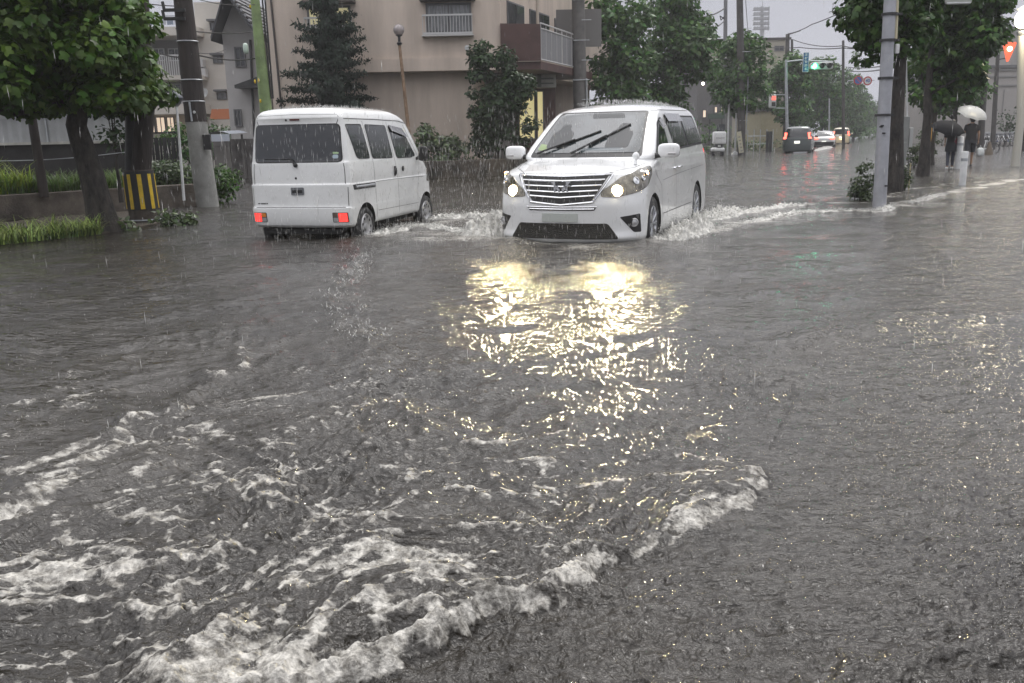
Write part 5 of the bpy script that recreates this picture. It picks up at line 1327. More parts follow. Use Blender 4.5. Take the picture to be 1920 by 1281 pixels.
MB().lathe([(-.03, .05), (.05, .10), (.10, .045), (.26, .05), (.30, .12), (.32, .12)], c=r1, n=16).build('collar', m_dark, t, True)
MB().ball((r1[0], 0, r1[2] + .48), .19, nu=24, nv=16).build('globe', mat('globe_glass', (.55, .50, .50), .15, trans=.5, coat=.5), t, True)
tree('conifer', 'dark ragged conifer against the beige wall behind the small van', (AX(622, 32.6), 32.6, .5), 7, 1, (2.0, 1.2, .7, 6.7, 0, 0), 10, .4, 10, .2, m_leaf_c, m_barkd, .12, QUAD, 50, limbs=0) if False else None
def conifer(base, h, rad, seed):
    rg = np.random.default_rng(seed); t = thing('conifer', 'dark ragged conifer against the beige wall behind the small van', 'tree', base)
    tb = MB().tube([(0, 0, -.2), (.05, 0, h * .4), (.1, 0, h)], [.14, .09, .02], 10); P = []; D = []; S = []
    tiers = [(z + rg.normal() * .06, a) for z in np.linspace(.25, h * .97, 17) for a in rg.uniform(0, 6.28, 13)]
    for z, a in tiers:
        f = 1 - z / h; L_ = rad * (.12 + 1.05 * f ** .8) * rg.uniform(.40, 1.12); rise = .10 + .35 * (1 - f)
        n = int(150 * L_ + 20); u = rg.random(n) ** .8
        wdt = .24 * (1 - u * .72) * L_ ** .5
        x = .1 * z / h + math.cos(a) * u * L_ + rg.normal(0, 1, n) * wdt * abs(math.sin(a) * .8 + .35); y = math.sin(a) * u * L_ + rg.normal(0, 1, n) * wdt * .7
        zz_ = z + u * L_ * rise - .12 * u ** 2 * L_ + rg.normal(0, 1, n) * (.035 + .05 * (1 - u))
        P.append(np.stack([x, y, zz_], -1)); d = np.stack([np.full(n, math.cos(a)), np.full(n, math.sin(a)), rg.normal(0, .5, n)], -1); D.append(d)
        if rg.random() < .25: tb.tube([(.1 * z / h, 0, z), (.1 * z / h + math.cos(a) * L_ * .8, math.sin(a) * L_ * .8, z + L_ * rise * .8)], [.025, .006], 5)
    P = np.vstack(P); D = np.vstack(D)
    tb.build('trunk', m_barkd, t, True)
    V, Fc = leaves(P, D, rg.uniform(.08, .18, len(P)), [(0, 0), (.22, .5), (0, 1.0), (-.22, .5)], rng_=rg, up=.3, drop=.2)
    fast('crown', V, Fc, m_leaf_c, t, True)
conifer((AX(625, 32.4), 32.4, .45), 6.6, 2.15, 50)
ev_ = (AX(935, 31.9), 32.2, .45)
shrub('evergreen', 'tall dark evergreen bush at the corner of the beige building', ev_, [(-.35, 0, 2.2, .62, .5, 1.7), (-.55, -.1, 3.6, .28, .3, .8), (.45, 0, 1.7, .9, .55, 1.5), (.25, 0, 3.0, .45, .4, .8), (-.45, 0, .8, .55, .5, .7), (.9, .1, 2.6, .45, .3, .4)], 900, .17, m_leaf_k, seed=51, cat='tree', clump=.30, stems=14)
shrub('shrub', 'round glossy shrub above the planter wall beside the small van', (AX(823, 31.4), 31.5, .5), [(-.1, 0, .45, .72, .4, .55), (-.45, 0, .95, .2, .2, .35), (.35, 0, .35, .5, .35, .4)], 800, .18, m_leaf_s, seed=52, clump=.22)
shrub('plant', 'thin weeds at the corner of the planter wall', (AX(868, 31.6), 31.7, .5), [(0, 0, .12, .5, .15, .14)], 500, .10, m_leaf_s, seed=53, cat='plant', clump=.10, stems=4)
# ------------------------------------------------------------------ the long street: trees, poles, signals, cars
def street_tree(px, Y, y_top, y_bot, halfw, label, seed, group='street trees down the left side of the road', lm=None, n=None, cs='egg', per=None, leaf=None, trunk_r=.16):
    b0 = at(px, 250, Y); s = F_PX / Y; z1 = AZ(px, y_top, Y); z0 = AZ(px, y_bot, Y); rx = halfw / s
    n = n or int(40 + rx * 22)
    return tree('street_tree', label, (b0[0], Y, 0), z1, z0, (rx, rx * .9, z0, z1, 0, 0), n, max(.38, rx * .30), (per or 130) * 2.4, (leaf or .22) * 1.15, lm or m_leaf_g, m_barkd, trunk_r, QUAD, seed, group=group, cshape=cs, limbs=5)
L_ST = [
 (1155, 42, -60, 205, 68, 'big street tree directly behind the front of the white minivan roof', 61, 'column', 150, .24),
 (1262, 47, -25, 215, 78, 'big street tree whose crown ends at the grey building, behind the minivan', 62, 'egg', 150, .24),
 (1388, 55, 60, 238, 58, 'street tree wrapped round the tall dark pole', 63, 'egg', 130, .25),
 (1474, 70, 86, 246, 46, 'street tree behind the red pedestrian signal', 64, 'egg', 110, .27),
 (1540, 88, 92, 244, 38, 'street tree hanging over the green traffic light', 65, 'egg', 90, .3),
 (1518, 96, 112, 250, 40, 'darker street tree low between the signal and the white car', 66, 'egg', 80, .3),
 (1572, 112, 128, 255, 32, 'hazy street tree above the yellow lit van', 67, 'egg', 60, .34),
 (1600, 120, 84, 256, 27, 'tall hazy pointed tree rising above the others by the round signs', 68, 'cone', 60, .34),
 (1612, 145, 165, 256, 24, 'faint street tree beneath the round signs', 69, 'egg', 40, .4),
 (1630, 175, 186, 254, 20, 'faint small street tree near the end of the road', 70, 'egg', 30, .5),
 (1643, 215, 200, 252, 16, 'last faint tree at the end of the road beside the silver pole', 71, 'egg', 20, .6)]
for px, Y, yt, yb, hw, lb, sd, cs, per, lf in L_ST:
    street_tree(px, Y, yt, yb, hw, lb, sd, cs=cs, per=per, leaf=lf)
shrub('hedge', 'low clipped hedge along the far left kerb', (AX(1618, 135), 135, 0), [(0, 0, .9, 3.2, 6, .9)], 40, .35, m_leaf_g, QUAD, 75, cat='hedge', clump=.5, stems=3)
shrub('hedge', 'green verge growth left of the dark car', (AX(1438, 66), 66, 0), [(0, 0, .35, 2.6, 1.2, .5), (-2.2, 0, .5, 1.4, 1, .6)], 120, .2, m_leaf_s, QUAD, 76, cat='hedge', clump=.35, stems=4)
shrub('hedge', 'bushes behind the white delivery scooter', (AX(1325, 60), 60, 0), [(0, 0, 1.1, 1.5, 1, 1.2)], 120, .2, m_leaf_g, QUAD, 77, cat='hedge', clump=.4, stems=4)
# distant wooded band closing the view
def band_fn(n, x0, x1, Y, z0, z1, lf, seed):
    rg = np.random.default_rng(seed); P = np.stack([rg.uniform(x0, x1, n), rg.uniform(Y - 6, Y + 6, n), rg.uniform(z0, 1, n)], -1)
    top = z1 * (.7 + .3 * np.sin(P[:, 0] * .35 + seed) * np.cos(P[:, 0] * .11)); P[:, 2] = z0 + rg.random(n) ** .8 * top
    D = rg.normal(0, 1, (n, 3)); D[:, 1] -= 1; return leaves(P, D, lf * rg.uniform(.6, 1.3, n), QUAD, rng_=rg)
V, Fc = band_fn(5000, 95, 260, 262, 0, 9, 1.1, 5)
tag(fast('far_wood', V, Fc, m_leaf_g, smooth=True), 'faint wood closing the far end of the street', 'wood', kind='stuff')
V, Fc = band_fn(4000, -160, -20, 120, 0, 7, .8, 8)
tag(fast('far_wood', V, Fc, m_leaf_g, smooth=True), 'faint trees far behind the flats at the left', 'wood', kind='stuff')

def pole(name, label, px_b, py_b, pts, Y, r, m, z0=-.1, group=None, cat='utility pole'):
    b0 = at(px_b, py_b, Y); t = thing(name, label, cat, (b0[0], Y, 0), 0, group)
    P = [(0, 0, z0)] + [(at(x, y, Y)[0] - b0[0], 0, at(x, y, Y)[2]) for x, y in pts]
    MB().tube(P, [r * (1.15 - .35 * i / (len(P) - 1)) for i in range(len(P))], 12).build('shaft', m, t, True)
    return t, b0
m_pd = mat('dark_pole', (.07, .065, .062), .7, var=.3, vscale=2)
PG = 'utility poles along the street'
pA, bA = pole('utility_pole', 'tall dark pole rising from beside the white scooter', 1391, 283, [(1389, 120), (1387, 0), (1385, -160)], 54, .21, m_pd, group=PG)
MB().tube([(.16, -.18, 1.2), (.16, -.18, 4.5)], .035, 6).build('conduit', m_galv, pA, True)
mb = MB()
for k in range(5): mb.tube([(-.25, -.2, 2 + k * 1.3), (.25, -.2, 2 + k * 1.3)], .015, 5)
mb.build('step_bar', m_galv, pA, True)
pB, bB = pole('utility_pole', 'grey pole with loose cables just left of the tallest dark pole', 1361, 250, [(1360, 75), (1361, -60)], 70, .16, mat('grey_far_pole', (.17, .17, .18), .7), group=PG)
pC, bC = pole('utility_pole', 'dark wooden pole carrying the wires above the green light', 1473, 260, [(1475, 150), (1477, 64)], 74, .2, m_pd, group=PG)
MB().tube([(-.1, -.1, 8.9), (.75, -.1, 9.15)], .05, 6).build('crossarm', m_pd, pC, True)
pD, bD = pole('utility_pole', 'short dark pole top just right of the wooden pole', 1486, 255, [(1485, 160), (1485, 74)], 82, .14, m_pd, group=PG)
pE, bE = pole('sign_pole', 'slim dark pole holding the two round road signs', 1583, 256, [(1581, 150), (1581, 76)], 68, .11, m_pd, group=None, cat='sign pole')
pF, bF = pole('utility_pole', 'thin pale pole between the cars in the distance', 1554, 262, [(1555, 230), (1555, 185)], 86, .08, m_galv)
# cables
def cable(label, pts, r=.016, m=None, sag=.0, group='overhead cables'):
    P = []
    for (a, b) in zip(pts[:-1], pts[1:]):
        for k in range(9):
            f = k / 8; P.append((a[0] + (b[0] - a[0]) * f, a[1] + (b[1] - a[1]) * f, a[2] + (b[2] - a[2]) * f - sag * 4 * f * (1 - f)))
    o = MB().tube(P, r, 5).build('cable', m or m_blk, None, True); return tag(o, label, 'cable', group)
cable('cable with clamps slanting into the grey pole at the tree top', [at(1290, 30, 56), at(1361, 14, 70)], .05, sag=.3)
cable('looped cable hanging beside the grey pole', [at(1361, 28, 70), at(1352, 38, 69.8), at(1350, 30, 69.8), at(1361, 38, 70), at(1330, 62, 62)], .04)
cable('thin cable rising from the wooden pole towards the near tree', [at(1478, 63, 74), at(1522, 46, 60), at(1640, -10, 40)], .03, sag=.1)
cable('upper drooping cable over the green light', [at(1486, 74, 82), at(1580, 86, 68), at(1700, 80, 50)], .035, sag=.25)
cable('level cable over the green light', [at(1430, 87, 90), at(1500, 89, 82), at(1581, 90, 68), at(1700, 88, 50)], .04, sag=.1)
cable('upper of two cables behind the tall pointed tree', [at(1590, 126, 110), at(1690, 118, 60)], .05, sag=.2)
cable('lower of two cables behind the tall pointed tree', [at(1590, 133, 110), at(1690, 124, 60)], .05, sag=.2)
cable('faint cable dropping past the stadium lights', [at(1398, 0, 54), at(1403, 70, 80)], .02)
for i, (a, b, lb, r) in enumerate((((180, -12, 20), (345, 12, 18.6), 'thin cable meeting the black pole at its insulators', .010), ((330, 54, 18.6), (470, 60, 24), 'dark cable crossing in front of the flats to the green pole', .014), ((372, 104, 18.6), (478, 110, 23), 'thick clamped cable between black pole and green pole', .016),
                                   ((375, 0, 18.6), (480, 8, 23), 'upper thin cable between black pole and green pole', .009), ((300, 100, 19), (372, 104, 18.6), 'cable reaching the black pole from the leafy tree', .014), ((374, 100, 18.6), (424, 92, 36), 'thin wire from the black pole to the grey house', .008))):
    cable(lb, [at(*a[:2], a[2]), at(*b[:2], b[2])], r, sag=.06)

# traffic light and plates
YT = 60.0; KS = 60.0 / 51.0
tp_, tb_ = pole('signal_pole', 'slim grey pole carrying the traffic lights behind the dark car', 1478, 262, [(1474, 150), (1474, 112)], YT, .095, m_galv, cat='signal pole')
def T_(x, y): q = at(x, y, YT); return (q[0] - tb_[0], 0, q[2])
MB().tube([T_(1474, 116), T_(1500, 113), T_(1562, 116)], .045, 8).build('arm', m_galv, tp_, True)
mb = MB()
for y in (178, 203): mb.tube([T_(1474, y), T_(1451, y)], .03, 6)
mb.build('bracket', m_galv, tp_, True)
cs = T_(1539, 124)
t = thing('traffic_light', 'horizontal traffic light showing green', 'traffic light', (tb_[0] + cs[0], YT - .12, cs[2])); t.scale = (KS, KS, KS)
MB().pillow((0, 0, 0), (.64, .11, .20), .35).build('housing', mat('signal_housing', (.52, .54, .52), .5), t, True)
m_dl = mat('unlit_lens', (.02, .022, .02), .2, coat=.5)
for i, (x, mm_, nm) in enumerate(((-.43, emit('green_light', (.08, 1.0, .45), 13), 'green_lamp'), (0, m_dl, 'amber_lamp'), (.40, m_dl, 'red_lamp'))):
    l_ = MB().lathe([(.10, .15), (.125, .14), (.15, .08), (.155, .001)], (0, -1, 0), (x, 0, 0), 20).build(nm, mm_, t, True)
    V = []; 
    for k in range(13): a = math.pi * k / 12; V += [(x + .165 * math.cos(a), -.1, .165 * math.sin(a)), (x + .16 * math.cos(a), -.33, .155 * math.sin(a) - .02)]
    MB().add(V, [(2 * k, 2 * k + 2, 2 * k + 3, 2 * k + 1) for k in range(12)]).build('visor', m_blk, l_)
lg = bpy.data.lights.new('green_glow', 'POINT'); lg.energy = 14; lg.color = (.1, 1, .45); lg.shadow_soft_size = .12
lo = bpy.data.objects.new('green_glow', lg); COL.objects.link(lo); lo.location = (tb_[0] + cs[0] - .5, YT - .65, cs[2])
c = T_(1510, 117); t = thing('street_sign', 'tall narrow blue sign with white characters beside the green light', 'sign', (tb_[0] + c[0], YT - .08, c[2])); t.scale = (KS, KS, KS)
MB().box((0, 0, 0), (.33, .03, 1.06), bev=.008).build('border', m_whitep, t)
bp_ = MB().box((0, -.012, 0), (.28, .025, 1.0)).build('panel', mat('sign_blue', (.02, .10, .26), .45), t)
mk = MB(); rr_ = random.Random(4)
for k in range(5):      # five characters too far off to read: blocks of strokes
    z = .40 - k * .19
    for j in range(3): mk.box((rr_.uniform(-.03, .03), -.028, z + .05 - j * .045), (rr_.uniform(.09, .17), .006, .020))
    mk.box((rr_.uniform(-.05, .05), -.0285, z), (.02, .006, .14))
mk.build('characters', m_whitep, bp_)
c = T_(1448, 190); t = thing('pedestrian_signal', 'pedestrian signal in a pale housing showing red', 'pedestrian signal', (tb_[0] + c[0], YT - .05, c[2])); t.scale = (KS, KS, KS)
MB().pillow((0, 0, 0), (.19, .13, .38), .3).build('housing', MATS['signal_housing'], t, True)
MB().box((.03, -.13, .16), (.22, .03, .22), bev=.01).build('red_lamp', emit('ped_red', (1.0, .14, .10), 1.1), t)
MB().box((.03, -.13, -.16), (.22, .03, .22), bev=.01).build('green_lamp', m_dl, t)
# round signs
YQ = 68.0
arm = MB().tube([(0, 0, AZ(1590, 152, YQ)), (AX(1604, YQ) - bE[0], -.05, AZ(1600, 151, YQ))], .035, 6).tube([(AX(1590, YQ) - bE[0], 0, AZ(1590, 157, YQ)), (AX(1606, YQ) - bE[0], -.05, AZ(1605, 144, YQ))], .025, 6)
arm.tube([(AX(1604, YQ) - bE[0], -.05, AZ(1604, 151, YQ)), (AX(1632, YQ) - bE[0], -.05, AZ(1630, 151, YQ))], .03, 6).build('arm', m_galv, pE, True)
def disc(t, z, r, y, m, nm, p=None): return MB().lathe([(0, r), (.015, r), (.017, .001)], (0, -1, 0), (0, y, z), 28).build(nm, m, p or t)
m_sr = mat('sign_red', (.45, .04, .04), .45); m_sw = mat('sign_white', (.62, .62, .60), .45); m_sb = mat('sign_blue2', (.06, .12, .36), .45); m_sbk = mat('sign_black', (.05, .05, .08), .5)
c = at(1625.5, 152, YQ); t = thing('speed_limit_sign', 'round white sign with red rim and the number 40', 'sign', (c[0], YQ - .1, c[2]))
disc(t, 0, .335, 0, m_sw, 'rim_edge'); disc(t, 0, .32, -.017, m_sr, 'red_rim'); pl_ = disc(t, 0, .235, -.034, m_sw, 'face')
try:
    fc = bpy.data.curves.new('number', 'FONT'); fc.body = '40'; fc.size = .34; fc.align_x = 'CENTER'; fc.align_y = 'CENTER'; fc.extrude = .004; fc.offset = .008
    fo = bpy.data.objects.new('number_curve', fc); COL.objects.link(fo); dg = bpy.context.evaluated_depsgraph_get(); dg.update()
    me_ = bpy.data.meshes.new_from_object(fo.evaluated_get(dg)); bpy.data.objects.remove(fo); me_.materials.clear()
    fo = link_mesh('number', me_, m_sb, pl_); fo.location = (0, -.056, 0); fo.rotation_euler = (R(90), 0, 0)
except Exception as ex: print(ex)
c = at(1608, 151, YQ); t = thing('no_parking_sign', 'round blue no parking sign with red rim and slash, beside the 40 sign', 'sign', (c[0], YQ - .1, c[2]))
disc(t, 0, .325, 0, m_sr, 'red_rim'); pl_ = disc(t, 0, .25, -.017, m_sb, 'face'); MB().box((0, -.04, 0), (.5, .012, .05), ry=R(45)).build('slash', m_sr, pl_)

# stadium floodlight mast
YM = 300.0; c = at(1429, 80, YM); t = thing('floodlight_mast', 'stadium floodlight mast with five rows of lamps against the sky', 'floodlight', (c[0], YM, 0))
def Q_(x, y): q = at(x, y, YM); return (q[0] - c[0], 0, q[2])
MB().tube([(0, 0, 0), Q_(1429, 60), Q_(1429, 12)], [.9, .7, .5], 10).build('mast', mat('mast_grey', (.30, .31, .33), .7), t, True)
MB().tube([Q_(1430, 12), Q_(1430, 3)], .08, 5).build('lightning_rod', m_pd, t)
for k, y in enumerate((17, 26, 35, 44, 53)):
    a, b = Q_(1411, y), Q_(1441, y); z = a[2]
    mb = MB(); mb.box(((a[0] + b[0]) / 2, -.6, z - .55), (b[0] - a[0], 1.2, .16))
    ro = mb.build('lamp_row', mat('mast_dark', (.10, .10, .11), .7), t); mb = MB()
    for j in range(6): mb.lathe([(0, .2), (.5, .50), (.52, .01)], (0, -1, -.15), (a[0] + (b[0] - a[0]) * (j + .5) / 6, -.6, z), 8)
    mb.build('floodlamp', mat('mast_lamp', (.22, .22, .24), .4), ro)
MB().box((Q_(1441, 30)[0], -.3, Q_(1441, 35)[2]), (.35, .3, 7.4)).build('ladder_frame', MATS['mast_grey'], t)

# buildings behind the trees
def block(name, label, x0, x1, ytop, Y, dep, m, cat='building', wins=(), base_y=None, par=None):
    b0 = at(x0, 250, Y); b1 = at(x1, 250, Y); z1 = AZ((x0 + x1) / 2, ytop, Y)
    t = thing(name, label, cat, (b0[0], Y, 0)); W_ = b1[0] - b0[0]
    MB().box((W_ / 2, dep / 2, z1 / 2 - .1), (W_, dep, z1 + .2)).build('wall', m, t)
    MB().box((W_ / 2, dep / 2, z1 + .1), (W_ + .3, dep + .3, .22)).build('parapet', par or m_hood, t)
    for (a, b, c_, d, mm_) in wins: win(t, a, b, c_, d, Y, 0, m_frame, mm_, base=(b0[0], Y, 0), nb=1 if c_ - a > 10 else 0, fw=.08)
    return t
m_fgrey = mat('far_grey_render', (.16, .155, .155), .85, var=.15, vscale=.4)
m_fbeige = mat('far_beige', (.36, .335, .27), .85, var=.12, vscale=.3)
block('office_building', 'long beige flat roofed building behind the street trees', 1318, 1472, 76, 96, 20, m_fbeige, wins=((1452, 86, 1470, 96, m_pane),))
block('grey_building', 'plain dark grey building behind the white scooter', 1306, 1372, 131, 68, 12, m_fgrey, wins=((1338, 199, 1346, 213, m_litw), (1350, 199, 1358, 213, m_litw), (1316, 205, 1325, 222, m_litw)))
block('yellow_house', 'small yellowish building behind the railings', 1426, 1475, 208, 78, 8, mat('far_yellow', (.30, .27, .17), .85, var=.1))
t = thing('sign_board', 'dark green board fixed low on the grey building', 'board', (AX(1342, 67.5), 67.5, AZ(1342, 218, 67.5))); MB().box((0, 0, 0), (1.25, .06, .38), bev=.01).build('board', mat('board_green', (.06, .09, .07), .6), t); MB().box((-.45, .1, -1.2), (.06, .06, 2.3)).box((.45, .1, -1.2), (.06, .06, 2.3)).build('leg', m_dark, t)
ob = MB().ball(at(1318, 157, 66), .10, nu=10, nv=8).build('lamp', emit('far_lamp', (1, .95, .8), 9)); tag(ob, 'bright wall lamp on the grey building', 'lamp')
# a low stone fence and posts on the left verge
for i, (px, lb) in enumerate(((1439, 'left one of two dark fence posts left of the dark car'), (1445, 'right one of two dark fence posts left of the dark car'))):
    b0 = at(px, 258, 62); ob = MB().box((b0[0], 62, .65), (.16, .16, 1.4)).build('fence_post', m_dark); tag(ob, lb, 'post')
t = thing('fence', 'pale metal railing between the tree row and the yellowish building', 'fence', (AX(1402, 64), 64, 0)); mb = MB()
for k in range(5): mb.tube([(k * .45, 0, 0), (k * .45, 0, 1.5)], .03, 6)
mb.tube([(0, 0, 1.05), (1.8, 0, 1.05)], .03, 6).tube([(0, 0, .5), (1.8, 0, .5)], .02, 6).build('rail', m_galv, t, True)
# white marker posts, cone base, leaning banner
for px, y0, y1, lb in ((1364, 186, 281, 'tall white marker post beside the scooter'), (1378, 212, 287, 'white marker post with a cone foot next to the dark pole')):
    Y = 54.5; b0 = at(px, y1, Y); t = thing('marker_post', lb, 'post', (b0[0], Y, 0)); zt_ = AZ(px, y0, Y)
    MB().tube([(0, 0, -.1), (0, 0, zt_)], .055, 8).build('post', m_whitep, t, True)
    if px == 1378: MB().lathe([(-.05, .25), (.06, .22), (.22, .06), (.24, .05)], n=16).build('foot', m_whitep, t, True)
b0 = at(1389, 276, 53.4); t = thing('banner', 'narrow pale yellow banner board leaning on the dark pole', 'banner', (b0[0], 53.4, 0))
MB().box((-.05, 0, .75), (.27, .03, 1.25), ry=R(-9)).build('board', mat('banner', (.55, .50, .30), .5, var=.3, vscale=5, col2=(.45, .45, .42)), t)
mb = MB()
for k in range(5): mb.box((-.12 + k * .045, -.02, 1.05 - k * .2), (.12, .006, .07), ry=R(-9))
mb.build('banner_marks', mat('faint_marks', (.25, .24, .2), .6), t)
# delivery scooter
YV = 54.0; b0 = at(1346, 288, YV); t = thing('delivery_scooter', 'white delivery scooter with a big white top box parked by the pole', 'scooter', (b0[0], YV, 0))
MB().pillow((.05, 0, 1.02), (.37, .30, .38), .25).build('top_box', m_white, t, True)
MB().box((.05, -.30, 1.02), (.50, .03, .02)).build('box_seam', m_seam, t)
MB().box((.22, .35, 1.60), (.50, .05, .42), bev=.03).build('windshield', m_glass, t)
MB().pillow((-.02, 0, .34), (.40, .34, .14), .5).build('fender', m_white, t, True)
for x in (-.30, .26): MB().lathe([(-.07, .10), (-.07, .20), (-.04, .24), (.04, .24), (.07, .20), (.07, .1), (-.07, .1)], (1, 0, 0), (x, 0, .13), 20).build('wheel', m_rubber, t, True)
MB().pillow((.02, -.05, .55), (.24, .28, .10), .5).build('rear_panel', m_black, t, True)
MB().box((-.01, -.345, .55), (.16, .015, .10)).build('number_plate', m_plate, t)
MB().tube([(.34, .2, .4), (.36, .5, .9), (.33, .4, 1.5)], .03, 6).tube([(-.05, .4, 1.38), (.5, .4, 1.38)], .02, 6).build('handlebar', m_black, t, True)

# ------------------------------------------------------------------ distant traffic
def far_car(name, label, cat, px, Y, scale, paint, kind):
    c = at(px, 262, Y); t = thing(name, label, cat, (c[0], c[1], ROAD), R(68.2))
    if kind == 'van':
        lv = [(.2, -1.0, 3.2, .70, .5, 2.6, .15, 3), (.26, -1.04, 3.3, .80, .5, 2.6, .15, 3), (.6, -1.06, 3.35, .83, .5, 2.6, .15, 3.2), (.95, -1.04, 3.2, .83, .5, 2.6, .15, 3.2), (1.02, -1.03, 2.6, .82, .5, 2.6, .15, 3.2), (1.10, -1.01, 2.2, .81, .4, 2.8, .15, 3.2), (1.45, -.95, 1.7, .75, .4, 2.8, .15, 3.2), (1.62, -.88, 1.4, .69, .4, 2.6, .2, 3), (1.72, -.7, 1.0, .58, .4, 2.4, .3, 2.6), (1.765, -.3, .6, .3, .3, 2, .3, 2)]
        zt, zb, wz = 1.60, 1.08, .66
    else:
        lv = [(.2, -.9, 3.1, .68, .5, 2.5, .2, 3), (.28, -.98, 3.2, .80, .5, 2.5, .25, 2.8), (.6, -1.0, 3.25, .85, .5, 2.5, .25, 2.8), (.85, -.98, 3.0, .84, .5, 2.5, .25, 2.8), (.92, -.85, 2.4, .82, .5, 2.5, .25, 2.8), (.98, -.75, 1.9, .80, .4, 2.6, .25, 2.8), (1.25, -.35, 1.25, .68, .4, 2.6, .25, 2.8), (1.40, -.05, .9, .6, .4, 2.4, .3, 2.5), (1.46, .2, .6, .3, .2, 2, .2, 2)]
        zt, zb, wz = 1.37, 1.0, .60
    bo, bb = make_body('body', lv, [paint, m_well], t, arches=((0, .32, .36, .56), (2.5, .32, .36, .56)), sub=4)
    decal('rear_window', bb, 'rear', [(-wz, zt), (wz, zt), (wz + .07, zb), (-wz - .07, zb)], m_glass, t, .012, .02, .1, .06)
    for s in (-1, 1):
        if kind == 'van':
            decal('tail_light', bb, 'rear', [(s * .60, 1.36 if name != 'taxi' else 1.30), (s * .79, 1.36 if name != 'taxi' else 1.30), (s * .82, .98), (s * .66, .98)], m_redlit, t, .03, .03, .06, .03)
        else:
            decal('tail_light', bb, 'rear', [(s * .42, .90), (s * .82, .90), (s * .82, .76), (s * .48, .76)], m_redlit, t, .03, .03, .06, .03)
        k = 'left' if s > 0 else 'right'
        decal('side_window', bb, k, [(-.6 if kind == 'van' else 0, zt - .03), (1.2 if kind == 'van' else .7, zt - .05), (1.9 if kind == 'van' else 1.5, zb + .03), (-.75 if kind == 'van' else -.45, zb + .03)], m_glass, t, .008, .01, .12, .06)
        for x in (0, 2.5):
            w_ = MB().lathe([(-.1, .18), (-.1, .30), (-.06, .32), (.06, .32), (.1, .29), (.1, .18), (.07, .02)], (0, s, 0), (x, s * .72, .32), 22).build('wheel', m_rubber, t, True)
        MB().pillow((1.9, s * .98, zb + .03), (.06, .10, .08), .6).build('mirror', paint, t, True)
    decal('number_plate', bb, 'rear', [(-.17, .86 if kind == 'van' else .62), (.17, .86 if kind == 'van' else .62), (.17, .70 if kind == 'van' else .46), (-.17, .70 if kind == 'van' else .46)], emit('plate_glow', (.9, .9, .8), .9), t, .02, .02, .1, 0)  # plate itself emits the light a plate lamp would cast on it
    decal('bumper', bb, 'rear', [(-.78, .56), (.78, .56), (.76, .28), (-.76, .28)], paint if kind == 'van' else m_black, t, .03, .03, .1, .04)
    return t
far_car('dark_van', 'dark grey van with both red tail lights lit, nearest of the distant cars', 'van', 1497, 57.0, 1, mat('dark_car_paint', (.07, .085, .085), .25, coat=.8), 'van')
far_car('sedan', 'white car with red lights between the dark van and the yellow lit van', 'car', 1546, 76.0, 1, m_white, 'sedan')
tx = far_car('kei_van', 'distant van with its rear glowing yellow in headlights', 'van', 1577, 93.0, 1, mat('cream_paint', (.70, .64, .48), .3, coat=.6, emis=(1, .62, .2), estr=.0), 'van')
ll = bpy.data.lights.new('road_lamp', 'SPOT'); ll.energy = 380; ll.color = (1, .72, .35); ll.spot_size = R(40); ll.shadow_soft_size = .3
lo = bpy.data.objects.new('following_headlight', ll); COL.objects.link(lo); q = at(1569, 262, 84); lo.location = (q[0], q[1], .6)
lo.rotation_euler = Vector((q[0] - tx.location.x, q[1] - tx.location.y, -.2)).to_track_quat('Z', 'Y').to_euler()
# ------------------------------------------------------------------ right pavement
Yp = 14.9
b0 = gnd(1649, 389); t = thing('steel_pole', 'near silver steel pole with clamp bands and a yellow strip', 'pole', (b0[0], b0[1], 0)); Yp = b0[1]
def p_(x, y, dy=0.0): q = at(x, y, Yp); return (q[0] - b0[0], dy, q[2])
MB().tube([(0, 0, -.15), p_(1655, 270), p_(1663, 110), p_(1669, 0), p_(1682, -260)], [.110, .104, .099, .095, .09], 28).build('shaft', mat('silver_pole', (.40, .41, .44), .35, metal=.35, var=.15, vscale=5, bump=.1, rain=.12), t, True)
for x, y in ((1668, 27), (1664, 76), (1661, 147), (1655, 216)):
    c = p_(x, y); bd = MB().lathe([(-.02, .108), (-.02, .125), (.02, .125), (.02, .108)], c=c, n=24).build('clamp', m_dark, t, True)
    MB().box((c[0] + .15, -.02, c[2]), (.09, .04, .035)).build('bolt', m_dark, bd)
a, b = p_(1640, 392), p_(1645, 320); MB().tube([(a[0], -.03, .0), (b[0], -.03, b[2])], .022, 8).build('yellow_strip', mat('amber_strip', (.70, .40, .06), .5), t, True)
mb = MB()
for x, y in ((1660, 348), (1652, 236), (1650, 238), (1655, 250)): c = p_(x, y); mb.box((c[0] - .03, -.115, c[2]), (.05, .02, .025))
mb.build('strap', m_dark, t)
mb = MB()
c = p_(1682, 60); MB().tube([p_(1684, -60), p_(1681, 28), p_(1679, 74)], .03, 8).build('conduit', mat('pale_yellow_conduit', (.60, .55, .38), .5), t, True)
c = p_(1681, 92); MB().box((c[0], -.02, c[2]), (.06, .06, .15), bev=.01).build('junction_box', m_whitep, t)
